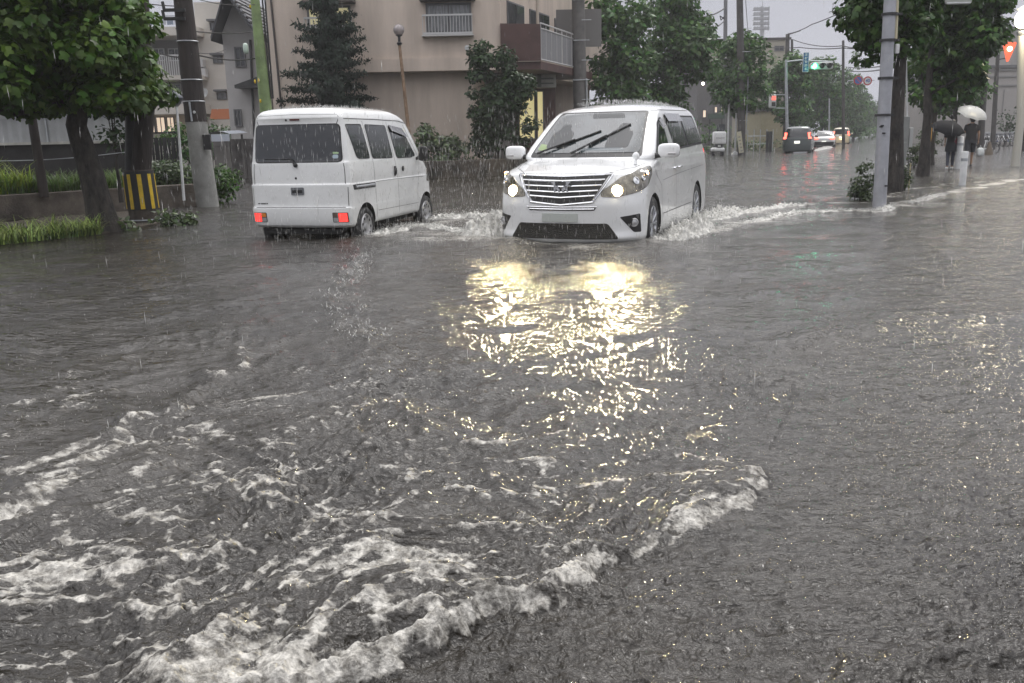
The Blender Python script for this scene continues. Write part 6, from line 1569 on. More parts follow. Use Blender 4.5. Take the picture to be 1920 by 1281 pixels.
# traffic sign whose lower edge dips into the frame
zs = p_(1797, 8)[2]; c = p_(1797, 0); sg = MB().pillow((0, 0, 0), (.215, .015, .16), .2).build('panel', mat('sign_grey', (.33, .34, .32), .5), None, True)
t2 = thing('road_sign', 'grey backed sign panel dipping into the top of the picture', 'sign', (b0[0] + c[0], Yp, zs + .155)); sg.parent = t2
MB().lathe([(0, .001), (0, 0)], n=4) if False else None
e_ = MB(); e_.box((0, -.018, -.135), (.38, .012, .02)).box((-.0, -.017, -.04), (.30, .01, .05), mi=1); e_.build('edging', [m_whitep, mat('sign_back', (.22, .22, .21), .6)], t2)
MB().tube([(-.2 - c[0] + .2, 0, .35), (.1, 0, .35)], .03, 8).tube([(0, .0, .12), (0, .0, .38)], .02, 6).build('arm', m_galv, t2, True)

# near right tree: dark trunk, crown left and right of the pole
Yt = 18.7; tb0 = at(1679, 372, Yt)
tp = rel([at(x, y, Yt) for x, y in ((1671, 385), (1676, 345), (1680, 250), (1686, 150), (1692, 60), (1698, -40), (1700, -160))], tb0)
t = tree('street_tree', 'dark trunked street tree just behind the silver pole, lobed leaves hanging', (tb0[0], Yt, 0), 6, 2, (1.18, 1.0, 2.55, 6.2, AX(1668, Yt, 0) - tb0[0], 0), 95, .36, 760, .125, m_leaf_r, m_barkd, .17, TULIP, 81, trunk_pts=tp, cshape='egg', group='street trees on the right pavement')
Yt2 = 25.0; tb1 = (AX(1735, Yt2), Yt2, 0)
tree('street_tree', 'bushy street tree with the brightest leaves, above the two umbrellas', tb1, 6, 2, (1.30, 1.2, 1.95, 6.6, AX(1778, Yt2) - tb1[0], 0), 125, .40, 560, .15, m_leaf_r, m_barkd, .15, TULIP, 82, cshape='egg', group='street trees on the right pavement')
Yt3 = 33.0; tb2 = (AX(1748, Yt3), Yt3, 0)
tree('street_tree', 'third street tree on the right, low crown behind the grey cabinet', tb2, 6, 2, (1.55, 1.2, 1.9, 5.2, .2, 0), 80, .45, 260, .22, m_leaf_g, m_barkd, .15, TULIP, 83, cshape='egg', group='street trees on the right pavement')
Yt4 = 45.0; tb3 = (AX(1788, Yt4), Yt4, 0)
tree('street_tree', 'fourth, paler street tree on the right behind the white umbrella', tb3, 6, 2, (1.9, 1.2, 1.7, 4.9, 0, 0), 60, .5, 150, .26, m_leaf_g, m_barkd, .15, QUAD, 84, cshape='egg', group='street trees on the right pavement')

# control cabinet on posts
Yc = 19.6; cb = at(1688, 350, Yc); t = thing('control_cabinet', 'tall grey control cabinet behind the dark trunk', 'cabinet', (cb[0], Yc, 0))
def c_(x, y): q = at(x, y, Yc); return (q[0] - cb[0], q[2])
xa, z1 = c_(1685, 219); xb, _ = c_(1703, 219); _, zm = c_(1690, 284); _, z3 = c_(1690, 345)
MB().box(((xa + xb) / 2, 0, (z1 + zm) / 2), (xb - xa, .2, z1 - zm), bev=.008).build('cabinet', mat('cabinet_grey', (.27, .28, .27), .5, var=.15, vscale=4), t)
MB().box(((xa + xb) / 2 - .03, 0, (zm + z3) / 2 + .1), (xb - xa + .02, .22, zm - z3 + .2 - .01), bev=.008).build('lower_cabinet', MATS['cabinet_grey'], t)
x_, z_ = c_(1706, 258); MB().box((x_, .02, z_), (.08, .16, .42), bev=.01).build('side_box', mat('cabinet_pale', (.45, .46, .45), .5), t)
MB().tube([(c_(1701, 218)[0], 0, z1), (c_(1700, 160)[0], 0, c_(1700, 160)[1]), (c_(1698, 60)[0], 0, c_(1698, 60)[1])], .018, 8).build('conduit', m_whitep, t, True)
mb = MB()
for x in (1679, 1701): mb.box((c_(x, 330)[0], -.12, .25), (.02, .02, .62))
mb.box((c_(1690, 340)[0], -.12, c_(1690, 341)[1]), (.24, .02, .02)); mb.build('leg', mat('pale_brass', (.45, .38, .22), .5), t)
# hedges
shrub('hedge', 'small dark hedge standing in the water left of the silver pole', (AX(1629, 16.9), 16.9, 0), [(0, 0, .32, .22, .2, .34), (-.05, 0, .12, .22, .2, .16)], 3500, .06, mat('leaf_hedge', (.045, .075, .02), .4, var=.5, leaf=True), seed=90, cat='hedge', clump=.10, stems=8)
shrub('hedge', 'small dark hedge at the foot of the grey cabinet', (AX(1690, 18.9), 18.9, 0), [(.02, -.1, .30, .20, .15, .22)], 3500, .06, MATS['leaf_hedge'], seed=91, cat='hedge', clump=.10, stems=6)
shrub('hedge', 'clipped box hedge behind the cabinet below the second tree', (AX(1716, 31), 31, 0), [(0, 0, .42, .42, .35, .42)], 1800, .08, MATS['leaf_hedge'], seed=92, cat='hedge', clump=.14, stems=6)
shrub('hedge', 'narrow farther hedge left of the black umbrella', (AX(1744, 42), 42, 0), [(0, 0, .8, .45, .5, .85)], 900, .12, MATS['leaf_hedge'], seed=93, cat='hedge', clump=.2, stems=5)
for px, y0, y1, Y, m_, lb in ((1742, 232, 292, 30.5, MATS['amber_strip'], 'thin yellow marker rod beside the box hedge'), (1725, 250, 292, 30.0, m_whitep, 'thin white marker rod beside the box hedge')):
    q = at(px, y1, Y); tag(MB().tube([(q[0], Y, -.05), (AX(px + 4, Y), Y, AZ(px, y0, Y))], .02, 6).build('marker_rod', m_, None, True), lb, 'rod')
# bollards
def bollard(label, px, ytop, ybot, r):
    g_ = gnd(px, ybot); t = thing('bollard', label, 'bollard', g_, 0, 'white bollards on the right pavement'); z = AZ(px, ytop, g_[1])
    MB().lathe([(-.15, r), (z - .012, r), (z, r * .92), (z + .004, .001)], n=20).build('post', m_whitep, t, True)
    MB().lathe([(z * .72, r + .002), (z * .72, r + .004), (z * .80, r + .004), (z * .80, r + .002)], n=20).build('band', m_galv, t, True)
bollard('nearest white bollard, standing in the water in front of the man', 1804, 284, 348, .072)
bollard('taller white bollard between the woman and the man', 1796, 256, 316, .10)
# umbrellas
def umbrella(name, label, loc, rad, tilt, m, ms, hold, ribs=8):
    t = thing(name, label, 'umbrella', loc); t.rotation_euler = tilt
    HD = .46
    V = [(0, 0, HD * rad)]; n = ribs * 4; rings = 6
    for i in range(1, rings + 1):
        f = i / rings
        for k in range(n):
            a = 2 * math.pi * k / n; sc = math.cos(math.pi / ribs) / math.cos((a % (2 * math.pi / ribs)) - math.pi / ribs)
            V.append((math.cos(a) * rad * math.sin(f * 1.25) / math.sin(1.25) * sc, math.sin(a) * rad * math.sin(f * 1.25) / math.sin(1.25) * sc, HD * rad * (1 - (1 - math.cos(f * 1.25)) / (1 - math.cos(1.25))) + .02 * abs(math.sin(a * ribs / 2)) * f))
    Fs = [(0, 1 + k, 1 + (k + 1) % n) for k in range(n)]
    for i in range(rings - 1):
        for k in range(n):
            a = 1 + i * n + k; b = 1 + i * n + (k + 1) % n; Fs.append((a, a + n, b + n, b))
    o = MB().add(V, Fs).build('canopy', m, t, True, 12)
    mb = MB()
    for k in range(ribs):
        a = 2 * math.pi * k / ribs; P = [(math.cos(a) * rad * math.sin(f * 1.25) / math.sin(1.25), math.sin(a) * rad * math.sin(f * 1.25) / math.sin(1.25), HD * rad * (1 - (1 - math.cos(f * 1.25)) / (1 - math.cos(1.25))) - .006) for f in (0, .25, .5, .75, 1)]
        mb.tube(P, .004, 4)
    mb.build('rib', ms, t)
    MB().tube([(0, 0, HD * rad + .07), (0, 0, -hold)], .007, 6).tube([(0, 0, -hold), (0, 0, -hold - .04), (.03, 0, -hold - .07), (.06, 0, -hold - .03)], .012, 6).build('handle', ms, t, True)
    return t
m_skin = mat('skin', (.42, .26, .18), .5); m_hair = mat('hair', (.012, .010, .010), .5)
def skin_body(parent, J, E, rad, m, name):
    me = bpy.data.meshes.new(name); me.from_pydata(J, E, []); o = bpy.data.objects.new(name, me); COL.objects.link(o)
    sk_ = o.modifiers.new('s', 'SKIN'); sv = me.skin_vertices[0].data if me.skin_vertices else None
    if sv is None:
        bm = bmesh.new(); bm.from_mesh(me); bm.verts.layers.skin.verify(); bm.to_mesh(me); bm.free(); sv = me.skin_vertices[0].data
    for i, r in enumerate(rad): sv[i].radius = (r, r) if not isinstance(r, tuple) else r
    sv[0].use_root = True
    ss = o.modifiers.new('u', 'SUBSURF'); ss.levels = 2; ss.render_levels = 2
    dg = bpy.context.evaluated_depsgraph_get(); dg.update(); nm = bpy.data.meshes.new_from_object(o.evaluated_get(dg)); nm.name = name
    o.modifiers.clear(); o.data = nm; nm.materials.clear(); nm.materials.append(m); nm.shade_smooth(); o.parent = parent; return o
def person(label, loc, rz, H_, skirt, top_m, low_m, leg_m, shoe_m, r_arm, l_arm, stride, sandal=False, wide=1.0):
    """local: faces +y; r_arm / l_arm = (elbow, hand) points; heights scaled to H_"""
    k = H_ / 1.72; t = thing('person', label, 'person', loc, rz)
    S = lambda p: (p[0] * k, p[1] * k, p[2] * k)
    hipz, sh = .90, 1.40
    J = [(0, 0, .96), (0, -.01, 1.12), (0, 0, 1.30), (0, .01, 1.44), (0, .02, 1.53), (0, .025, 1.62), (0, .02, 1.665)]
    Rr = [(.135 * wide, .10), (.118 * wide, .088), (.145 * wide, .095), .075, .052, .082, .062]
    E = [(i, i + 1) for i in range(6)]
    def add(pts, rs, root):
        p = root
        for q, r in zip(pts, rs): J.append(q); Rr.append(r); E.append((p, len(J) - 1)); p = len(J) - 1
        return p
    for s, st_ in ((1, stride), (-1, -stride)):
        add([(s * .085, 0, .88), (s * .095, st_ * .55 + .02, .48), (s * .095, st_ - .02, .10), (s * .10, st_ + .09, .045)], [.085, .056, .036, .034], 0)
    hands = []
    for s, arm in ((1, r_arm), (-1, l_arm)):
        e_, h_ = arm; e1 = add([(s * .17, 0, 1.385), e_, h_], [.058, .040, .026], 2); hands.append((s, Vector(e_), Vector(h_)))
    body_ = skin_body(t, [S(q) for q in J], E, [(a[0] * k, a[1] * k) if isinstance(a, tuple) else a * k for a in Rr], m_skin, 'body')
    # fingers rooted in the palm
    fb = MB()
    for s, e_, h_ in hands:
        d = (h_ - e_).normalized(); side = Vector((0, 1, 0)).cross(d).normalized(); nrm = d.cross(side)
        fb.pillow(tuple((h_ + d * .045) * k), (.026 * k, .034 * k, .045 * k), .7, nu=10, nv=6)
        for i, ln in enumerate((.062, .074, .078, .066)):
            a0 = h_ + d * .075 + nrm * (.028 - i * .018); a1 = a0 + d * ln * .5 + side * .006; a2 = a1 + d * ln * .35 + side * .022
            fb.tube([tuple(a0 * k), tuple(a1 * k), tuple(a2 * k)], [.009 * k, .0085 * k, .007 * k], 6)
        a0 = h_ + d * .03 + nrm * .028; fb.tube([tuple(a0 * k), tuple((a0 + d * .03 + nrm * .022) * k), tuple((a0 + d * .055 + nrm * .02 + side * .015) * k)], [.011 * k, .010 * k, .008 * k], 6)
    fb.build('hand', m_skin, t, True)
    # hair, ears, face
    hb_ = MB().ball((0, .01 * k, 1.645 * k), .098 * k, sc=(.92, 1.05, 1.12)); hb_.pillow((0, -.035 * k, 1.60 * k), (.082 * k, .065 * k, .085 * k), .8); hb_.build('hair', m_hair, t, True)
    f_ = MB().ball((0, .055 * k, 1.62 * k), .078 * k, sc=(.86, .75, 1.12)).ball((0, .122 * k, 1.605 * k), .016 * k, sc=(.7, 1, 1.3))
    for s in (-1, 1): f_.ball((s * .088 * k, .02 * k, 1.61 * k), .02 * k, sc=(.4, .8, 1.3))
    fo_ = f_.build('face', m_skin, t, True)
    ey = MB()
    for s in (-1, 1): ey.ball((s * .03 * k, .108 * k, 1.63 * k), .009 * k)
    ey.box((0, .113 * k, 1.572 * k), (.04 * k, .012 * k, .006 * k)); ey.build('eyes_and_mouth', m_hair, fo_)
    # shirt: body shell slightly larger
    def shell(rings, m, nm, n=20):
        mb = MB(); V = []; Fs = []
        for cx, cy, z, rx, ry in rings:
            for i in range(n):
                a = 2 * math.pi * i / n; V.append(((cx + rx * math.cos(a)) * k, (cy + ry * math.sin(a)) * k, z * k))
        for j in range(len(rings) - 1):
            for i in range(n): q = (i + 1) % n; Fs.append((j * n + i, j * n + q, (j + 1) * n + q, (j + 1) * n + i))
        mb.add(V, Fs); return mb
    w_ = wide
    sh_ = shell([(0, 0, .86, .178 * w_, .128), (0, 0, .93, .175 * w_, .126), (0, -.01, 1.08, .158 * w_, .118), (0, -.01, 1.24, .185 * w_, .124), (0, 0, 1.36, .205 * w_, .115), (0, 0, 1.42, .165 * w_, .095), (0, .01, 1.465, .085, .075), (0, .015, 1.48, .062, .06)], top_m, 'shirt')
    for s, (e_, h_) in ((1, r_arm), (-1, l_arm)):
        a = Vector((s * .165, 0, 1.385)); e_ = Vector(e_); m1 = a.lerp(e_, .62) if not skirt else a.lerp(e_, 1.0)
        sh_.tube([tuple((a - (m1 - a).normalized() * .03) * k), tuple(a.lerp(m1, .3) * k), tuple(m1 * k)], [.070 * k, .075 * k, .066 * k], 12)
    sh_.build('shirt', top_m, t, True, 70)
    if skirt:
        shell([(0, 0, .62, .215, .175), (0, 0, .78, .20, .16), (0, 0, .95, .17, .13)], low_m, 'skirt').build('skirt', low_m, t, True, 70)
    else:
        mb = shell([(0, 0, .80, .172, .132), (0, 0, .98, .165, .125)], low_m, 's')
        for s, st_ in ((1, stride), (-1, -stride)): mb.tube([tuple(Vector(q) * k) for q in ((s * .09, 0, .92), (s * .10, st_ * .3, .70), (s * .102, st_ * .52, .50))], [.105 * k, .092 * k, .082 * k], 14)
        mb.build('shorts', low_m, t, True, 70)
    if leg_m:
        mb = MB()
        for s, st_ in ((1, stride), (-1, -stride)): mb.tube([tuple(Vector(q) * k) for q in ((s * .085, 0, .86), (s * .094, st_ * .55 + .02, .48), (s * .095, st_ * .8, .28), (s * .095, st_ - .02, .12))], [.092 * k, .062 * k, .055 * k, .042 * k], 12)
        mb.build('leggings', leg_m, t, True, 70)
    mb = MB()
    for s, st_ in ((1, stride), (-1, -stride)): mb.pillow((s * .10 * k, (st_ + .05) * k, .035 * k), (.045 * k, .13 * k, (.02 if sandal else .045) * k), .7)
    mb.build('shoe', shoe_m, t, True, 70)
    return t
m_tee = mat('black_tee', (.014, .014, .016), .8, bump=.3, bscale=20); m_short = mat('dark_shorts', (.02, .022, .03), .8)
m_legg = mat('dark_leggings', (.05, .055, .08), .7); m_maroon = mat('maroon_cloth', (.16, .02, .04), .8); m_shoew = mat('white_shoe', (.7, .7, .7), .6); m_sand = mat('sandal', (.04, .03, .03), .6)
gm = gnd(1816, 311); gw = gnd(1780, 316)
rz_ = -R(21) + R(4)
person('man in black T-shirt and dark shorts walking away with a plastic bag', (gm[0], gm[1], -.02), rz_, 1.70, False, m_tee, m_short, None, m_sand, ((.23, -.02, 1.12), (.25, .06, .88)), ((-.20, .10, 1.16), (-.12, .20, 1.38)), .16, True, 1.08)
person('woman in dark skirt and leggings with white shoes walking under the black umbrella', (gw[0], gw[1], -.02), rz_, 1.56, True, m_tee, m_short, m_legg, m_shoew, ((.22, .06, 1.12), (.16, .22, 1.22)), ((-.21, .02, 1.12), (-.20, .10, .92)), .10)
hx = Vector((gm[0], gm[1], 0)) + Matrix.Rotation(rz_, 3, 'Z') @ Vector((-.12, .21, 0))
umbrella('white_umbrella', 'translucent white umbrella tilted over the man', (at(1823, 211, hx.y)[0], hx.y, AZ(1823, 214, hx.y)), .52, (R(27), R(9), 0), mat('white_vinyl', (.42, .43, .43), .35), m_galv, .55)
umbrella('black_umbrella', 'black umbrella held low over the woman', (at(1776, 244, gw[1] - .3)[0], gw[1] - .3, AZ(1776, 243, gw[1] - .3)), .54, (R(24), R(-3), .3), mat('black_nylon', (.010, .010, .012), .85, spec=.15), m_dark, .5)
c = at(1839, 283, gm[1]); t = thing('plastic_bag', 'white plastic bag hanging from the right hand of the man', 'bag', (c[0] - .03, gm[1] - .02, c[2] - .10))
MB().pillow((0, 0, .06), (.12, .08, .15), .7).build('bag', mat('bag_plastic', (.62, .66, .68), .3, bump=.8, bscale=14), t, True); MB().tube([(-.03, 0, .19), (0, 0, .30), (.03, 0, .19)], .008, 5).build('bag_handle', MATS['bag_plastic'], t, True)
c = at(1790, 268, gw[1] - .05); t = thing('shoulder_bag', 'maroon bag between the woman and the man', 'bag', (c[0], gw[1] - .05, c[2] - .02)); MB().pillow((0, 0, 0), (.13, .07, .19), .6).build('bag', m_maroon, t, True); MB().tube([(-.1, 0, .15), (-.02, 0, .34), (.1, 0, .15)], .012, 5).build('strap', m_maroon, t, True)

# bicycles in a row, far right
m_spoke = mat('bike_tyre', (.02, .02, .02), .6); m_bframe = [mat('bike_silver', (.5, .5, .52), .4, metal=.6), mat('bike_black', (.03, .03, .03), .5), mat('bike_blue', (.08, .12, .25), .5)]
def bicycle(label, loc, rz, m):
    t = thing('bicycle', label, 'bicycle', loc, rz, 'bicycles parked in a row')
    for y in (-.52, .52):
        MB().tube([(0, y + .33 * math.cos(a), .33 + .33 * math.sin(a)) for a in np.linspace(0, 2 * math.pi, 19)], .022, 5, cap=False).build('wheel', m_spoke, t)
    mb = MB(); mb.tube([(0, -.52, .33), (0, -.08, .30), (0, .40, .72), (0, .52, .33)], .022, 5).tube([(0, -.08, .30), (0, -.2, .80)], .02, 5).tube([(0, -.52, .33), (0, -.18, .66), (0, .38, .70)], .018, 5); mb.build('frame', m, t)
    MB().pillow((0, -.22, .84), (.08, .13, .035), .7, nu=10, nv=6).build('saddle', m_black, t); MB().tube([(-.28, .30, .98), (-.1, .40, .95), (0, .42, .72), (.1, .40, .95), (.28, .30, .98)], .014, 5).build('handlebar', m_galv, t)
    b_ = MB(); b_.box((0, .60, .82), (.34, .26, .22)); b_.build('basket', mat('basket_metal', (.35, .35, .36), .5, metal=.4), t)
    MB().add([(-.04, -.86, .4), (.04, -.86, .4), (.04, -.52, .72), (-.04, -.52, .72), (.04, -.2, .6), (-.04, -.2, .6)], [(0, 1, 2, 3), (3, 2, 4, 5)]).build('mudguard', m_whitep, t)
NB = 11
pos_names = ['first bicycle from the left', 'second bicycle from the left', 'third bicycle from the left', 'fourth bicycle from the left', 'fifth bicycle from the left', 'sixth bicycle from the left', 'seventh bicycle from the left', 'eighth bicycle from the left', 'ninth bicycle from the left', 'tenth bicycle from the left', 'rightmost bicycle']
for k in range(NB):
    q = at(1848 + k * 8.2, 262, 63.5 + (k % 3) * .3); bicycle(pos_names[k] + ' in the parked row at the far right', (q[0], q[1], 0), R(-8 + (k * 37) % 17), m_bframe[k % 3])
q = at(1841, 272, 46); t = thing('bicycle', 'lone bicycle lying aslant in the water right of the man', 'bicycle', (q[0], q[1], -.05), R(75)); t.rotation_euler = (0, R(20), R(60))
for y in (-.5, .5): MB().tube([(0, y + .31 * math.cos(a), .31 + .31 * math.sin(a)) for a in np.linspace(0, 2 * math.pi, 19)], .022, 5, cap=False).build('wheel', m_spoke, t)
MB().tube([(0, -.5, .31), (0, -.08, .30), (0, .40, .72), (0, .5, .31)], .03, 5).tube([(0, -.08, .3), (0, -.2, .8)], .02, 5).build('frame', m_whitep, t); MB().pillow((0, -.2, .82), (.08, .13, .035), .7).build('saddle', m_black, t)
q = at(1855, 279, 44); tag(MB().lathe([(-.1, .20), (.1, .18), (.55, .06), (.62, .03)], c=(q[0], q[1], 0), n=14).build('traffic_cone', mat('dull_cone', (.14, .11, .08), .7), None, True), 'dull brown traffic cone near the fallen bicycle', 'traffic cone')
# shrub and buildings at the far right
tree('round_shrub', 'round dark shrub with pale blossoms above the parked bicycles', (AX(1886, 66), 66, 0), 3, 1, (1.05, .9, .5, 2.75, 0, 0), 20, .5, 70, .2, m_leaf_k, None, .08, QUAD, 95, cat='shrub')
tree('street_tree', 'dark narrow tree cut by the right frame edge', (AX(1922, 50), 50, 0), 3, 1, (.55, .6, .4, 3.6, 0, 0), 16, .4, 70, .2, m_leaf_k, m_barkd, .12, QUAD, 96, cshape='column')
m_rw = mat('pale_panel_wall', (.36, .34, .325), .8, var=.08, vscale=.3)
t = block('warehouse', 'large pale panelled building behind the bicycles', 1838, 2060, 126, 74, 20, m_rw, par=mat('roof_edge', (.12, .12, .125), .6))
mb = MB(); c0 = at(1872, 140, 73.9)
for y in (131, 143, 160): z = AZ(1900, y, 73.9) ; mb.box((4.2, -.06, z), (8, .05, .12))
for x in (1.6, 3.6, 5.6): mb.box((x, -.05, 2.2), (.05, .05, 4.2))
mb.build('panel_joint', mat('joint', (.24, .235, .23), .8), t)
block('tower_block', 'taller pale block behind the red lit sign', 1880, 1990, 54, 90, 12, mat('hazy_block', (.30, .29, .28), .85), wins=())
block('grey_building', 'low grey building seen between the tree and the dark pole', 1822, 1850, 150, 88, 10, mat('hazy_grey', (.33, .33, .33), .85))
p1_, _b = pole('utility_pole', 'dark grey pole rising behind the white umbrella', 1841, 250, [(1846, 150), (1850, 85), (1850, 70)], 45, .14, m_pd)
MB().tube([(AX(1848, 45) - _b[0], 0, AZ(1848, 90, 45)), (AX(1884, 45) - _b[0], 0, AZ(1884, 91, 45))], .06, 8).build('arm', m_dark, p1_, True)
p2_, _b2 = pole('utility_pole', 'second slim dark pole in front of the pale building', 1864, 250, [(1868, 150), (1871, 103)], 56, .13, m_pd)
MB().tube([(-.2, 0, AZ(1868, 112, 56)), (.5, 0, AZ(1868, 108, 56))], .04, 6).build('crossarm', m_pd, p2_)
c = at(1892, 96, 44.8); t = thing('warning_sign', 'red triangular sign with a bright lit centre on a black arm', 'sign', (c[0], 44.8, c[2]), R(0))
tri = [(-.32, .42), (.30, .42), (.34, .36), (.03, -.48), (-.06, -.50), (-.34, .36)]
MB().prism(tri, (0, 0, 0), (1, 0, 0), (0, 0, 1), (0, .05, 0)).build('plate', mat('lit_red_plate', (.60, .08, .04), .4, emis=(1, .18, .09), estr=.75), t)
MB().ball((0, -.05, .10), .13, sc=(1, .4, .9)).build('lamp', emit('sign_lamp', (1, .75, .5), 6), t, True)
# lit street lamp
c = at(1911, 250, 30); t = thing('street_lamp', 'pale street lamp post with its bright lamp lit at the right edge', 'street lamp', (c[0], 30, 0))
zl = AZ(1915, 62, 30); xk = AX(1915, 30, 60) - c[0]
MB().tube([(-.02, 0, -.1), (0, 0, 1.5), (xk, 0, zl)], [.14, .12, .11], 16).build('post', mat('lamp_post_paint', (.50, .49, .44), .5), t, True)
MB().lathe([(-.08, .12), (0, .16), (.06, .16)], c=(xk, 0, zl), n=16).build('collar', m_galv, t, True)
MB().ball((xk, 0, zl + .42), .25, sc=(.9, .9, 1.15), nu=20, nv=14).build('lamp', emit('street_light', (1.0, .88, .58), 22), t, True)
MB().lathe([(.68, .14), (.74, .20), (.80, .12), (.84, .03)], c=(xk, 0, zl), n=16).build('cap', m_galv, t, True)
MB().ball((xk + .08, .0, zl + 1.30), .20, sc=(.9, .9, 1.2), nu=16, nv=12).build('lamp', MATS['street_light'], t, True)
sl = bpy.data.lights.new('street_lamp_light', 'POINT'); sl.energy = 170; sl.color = (1, .86, .58); sl.shadow_soft_size = .25
lo = bpy.data.objects.new('street_lamp_light', sl); COL.objects.link(lo); lo.location = (c[0] + xk, 29.5, zl + .42)
# ------------------------------------------------------------------ splashes, rain
m_drop = mat('rain_drop', (.80, .80, .78), .12, spec=1.0, trans=.35)
m_jet = mat('rain_jet', (.5, .49, .46), .1, spec=1.0, trans=.3)
m_spray = mat('spray', (.62, .62, .59), .35, spec=.8, trans=.15)
def shards(name, P, H_, Wd, m, label, seed=1, tilt=.25, cat=None):
    """small pointed water bodies: four-sided spindles of height H_, width Wd"""
    rg = np.random.default_rng(seed); n = len(P); a = rg.uniform(0, 6.28, n)
    up = np.stack([rg.normal(0, tilt, n), rg.normal(0, tilt, n), np.ones(n)], -1); up /= np.linalg.norm(up, axis=1)[:, None]
    ax = np.stack([np.cos(a), np.sin(a), np.zeros(n)], -1); bx = np.stack([-np.sin(a), np.cos(a), np.zeros(n)], -1)
    V = [P]; mid = P + up * (H_ * rg.uniform(.25, .6, n))[:, None]
    for d in (ax, bx, -ax, -bx): V.append(mid + d * (Wd / 2)[:, None])
    V.append(P + up * H_[:, None]); V = np.stack(V, 1).reshape(-1, 3)
    q = np.array([[0, 2, 1], [0, 3, 2], [0, 4, 3], [0, 1, 4], [5, 1, 2], [5, 2, 3], [5, 3, 4], [5, 4, 1]])[None]
    o = fast(name, V, ((np.arange(n) * 6)[:, None, None] + q).reshape(-1, 3), m, None, True)
    return tag(o, label, cat or 'rain', kind='stuff')
rgR = np.random.default_rng(77)
def fan(n, r0, r1, half=.62, pw=1.0):
    r_ = (r0 ** pw + (r1 ** pw - r0 ** pw) * rgR.random(n)) ** (1 / pw); a = rgR.uniform(-half, half, n); return r_ * np.sin(a), r_ * np.cos(a), r_
PS = []
for cs, seed, a0, pr in DROPS:       # the jets stand in the middle of the rings already in the water surface
    g_ = np.arange(-8, 8, cs); gy = np.arange(1.4, 13, cs); X_, Y_ = np.meshgrid(g_ + cs * .5, gy); X_, Y_ = X_.ravel(), Y_.ravel()
    m_ = (np.abs(X_ / Y_) < .72) & (np.hypot(X_, Y_) < (5 if cs < .05 else 9 if cs < .1 else 13)); X_, Y_ = X_[m_], Y_[m_]
    ox, oy, on, ph = drop_cells(X_, Y_, cs, seed, pr); sel = (on > 0) & (ph < (.22 if cs < .1 else .5)); PS.append(np.stack([ox[sel], oy[sel], np.full(sel.sum(), cs)], -1))
PS = np.vstack(PS); rr_ = np.hypot(PS[:, 0], PS[:, 1])
h_, f_ = water_fn(PS[:, 0], PS[:, 1], np.full(len(PS), .006)); k = rgR.random(len(PS)); print('splashes', len(PS))
shards('rain_splashes', np.stack([PS[:, 0], PS[:, 1], h_ - .002], -1), (.005 + .012 * k ** 4) * (1 + .05 * rr_), (.0020 + .0030 * rgR.random(len(PS))) * (1 + .05 * rr_), m_jet, 'tiny splashes thrown up where rain hits the flood water', 2, .35)
# falling rain, thickest where the headlights catch it
def rain_box(n, xr, yr, zr): return np.stack([rgR.uniform(*xr, n), rgR.uniform(*yr, n), rgR.uniform(*zr, n)], -1)
PR = np.vstack([rain_box(2000, (-3.2, 2.2), (7.5, 10.6), (0, 1.5)), rain_box(1900, (-2.2, .6), (9.8, 16), (0, 1.2)), rain_box(1900, (-12, 14), (5, 30), (0, 6)), rain_box(350, (-3, 4), (3, 8), (0, 3))])
nR = len(PR)
shards('falling_rain', PR, rgR.uniform(.03, .10, nR), rgR.uniform(.0018, .0032, nR), m_drop, 'falling rain drops catching the light of the headlights', 3, .05)
# spray along the roofs
def roof_spray(pose, x0, x1, w_, z, n, seed, label):
    rg = np.random.default_rng(seed); lx = rg.uniform(x0, x1, n); ly = rg.uniform(-w_, w_, n); c, s = math.cos(pose[2]), math.sin(pose[2])
    zz_ = z - .05 * (np.abs(ly) / w_) ** 3
    P = np.stack([pose[0] + lx * c - ly * s, pose[1] + lx * s + ly * c, zz_ + ROAD], -1)
    shards('roof_spray', P, .01 + .05 * rg.random(n) ** 2.5, rg.uniform(.003, .006, n), m_drop, label, seed, .5)
roof_spray((.94, 11.25, -1.951), -3.3, -1.3, .55, 1.862, 1100, 5, 'fine spray of rain bouncing off the minivan roof')
roof_spray((-2.675, 12.42, 1.311), -.3, 1.7, .52, 1.868, 900, 6, 'fine spray of rain bouncing off the small van roof')
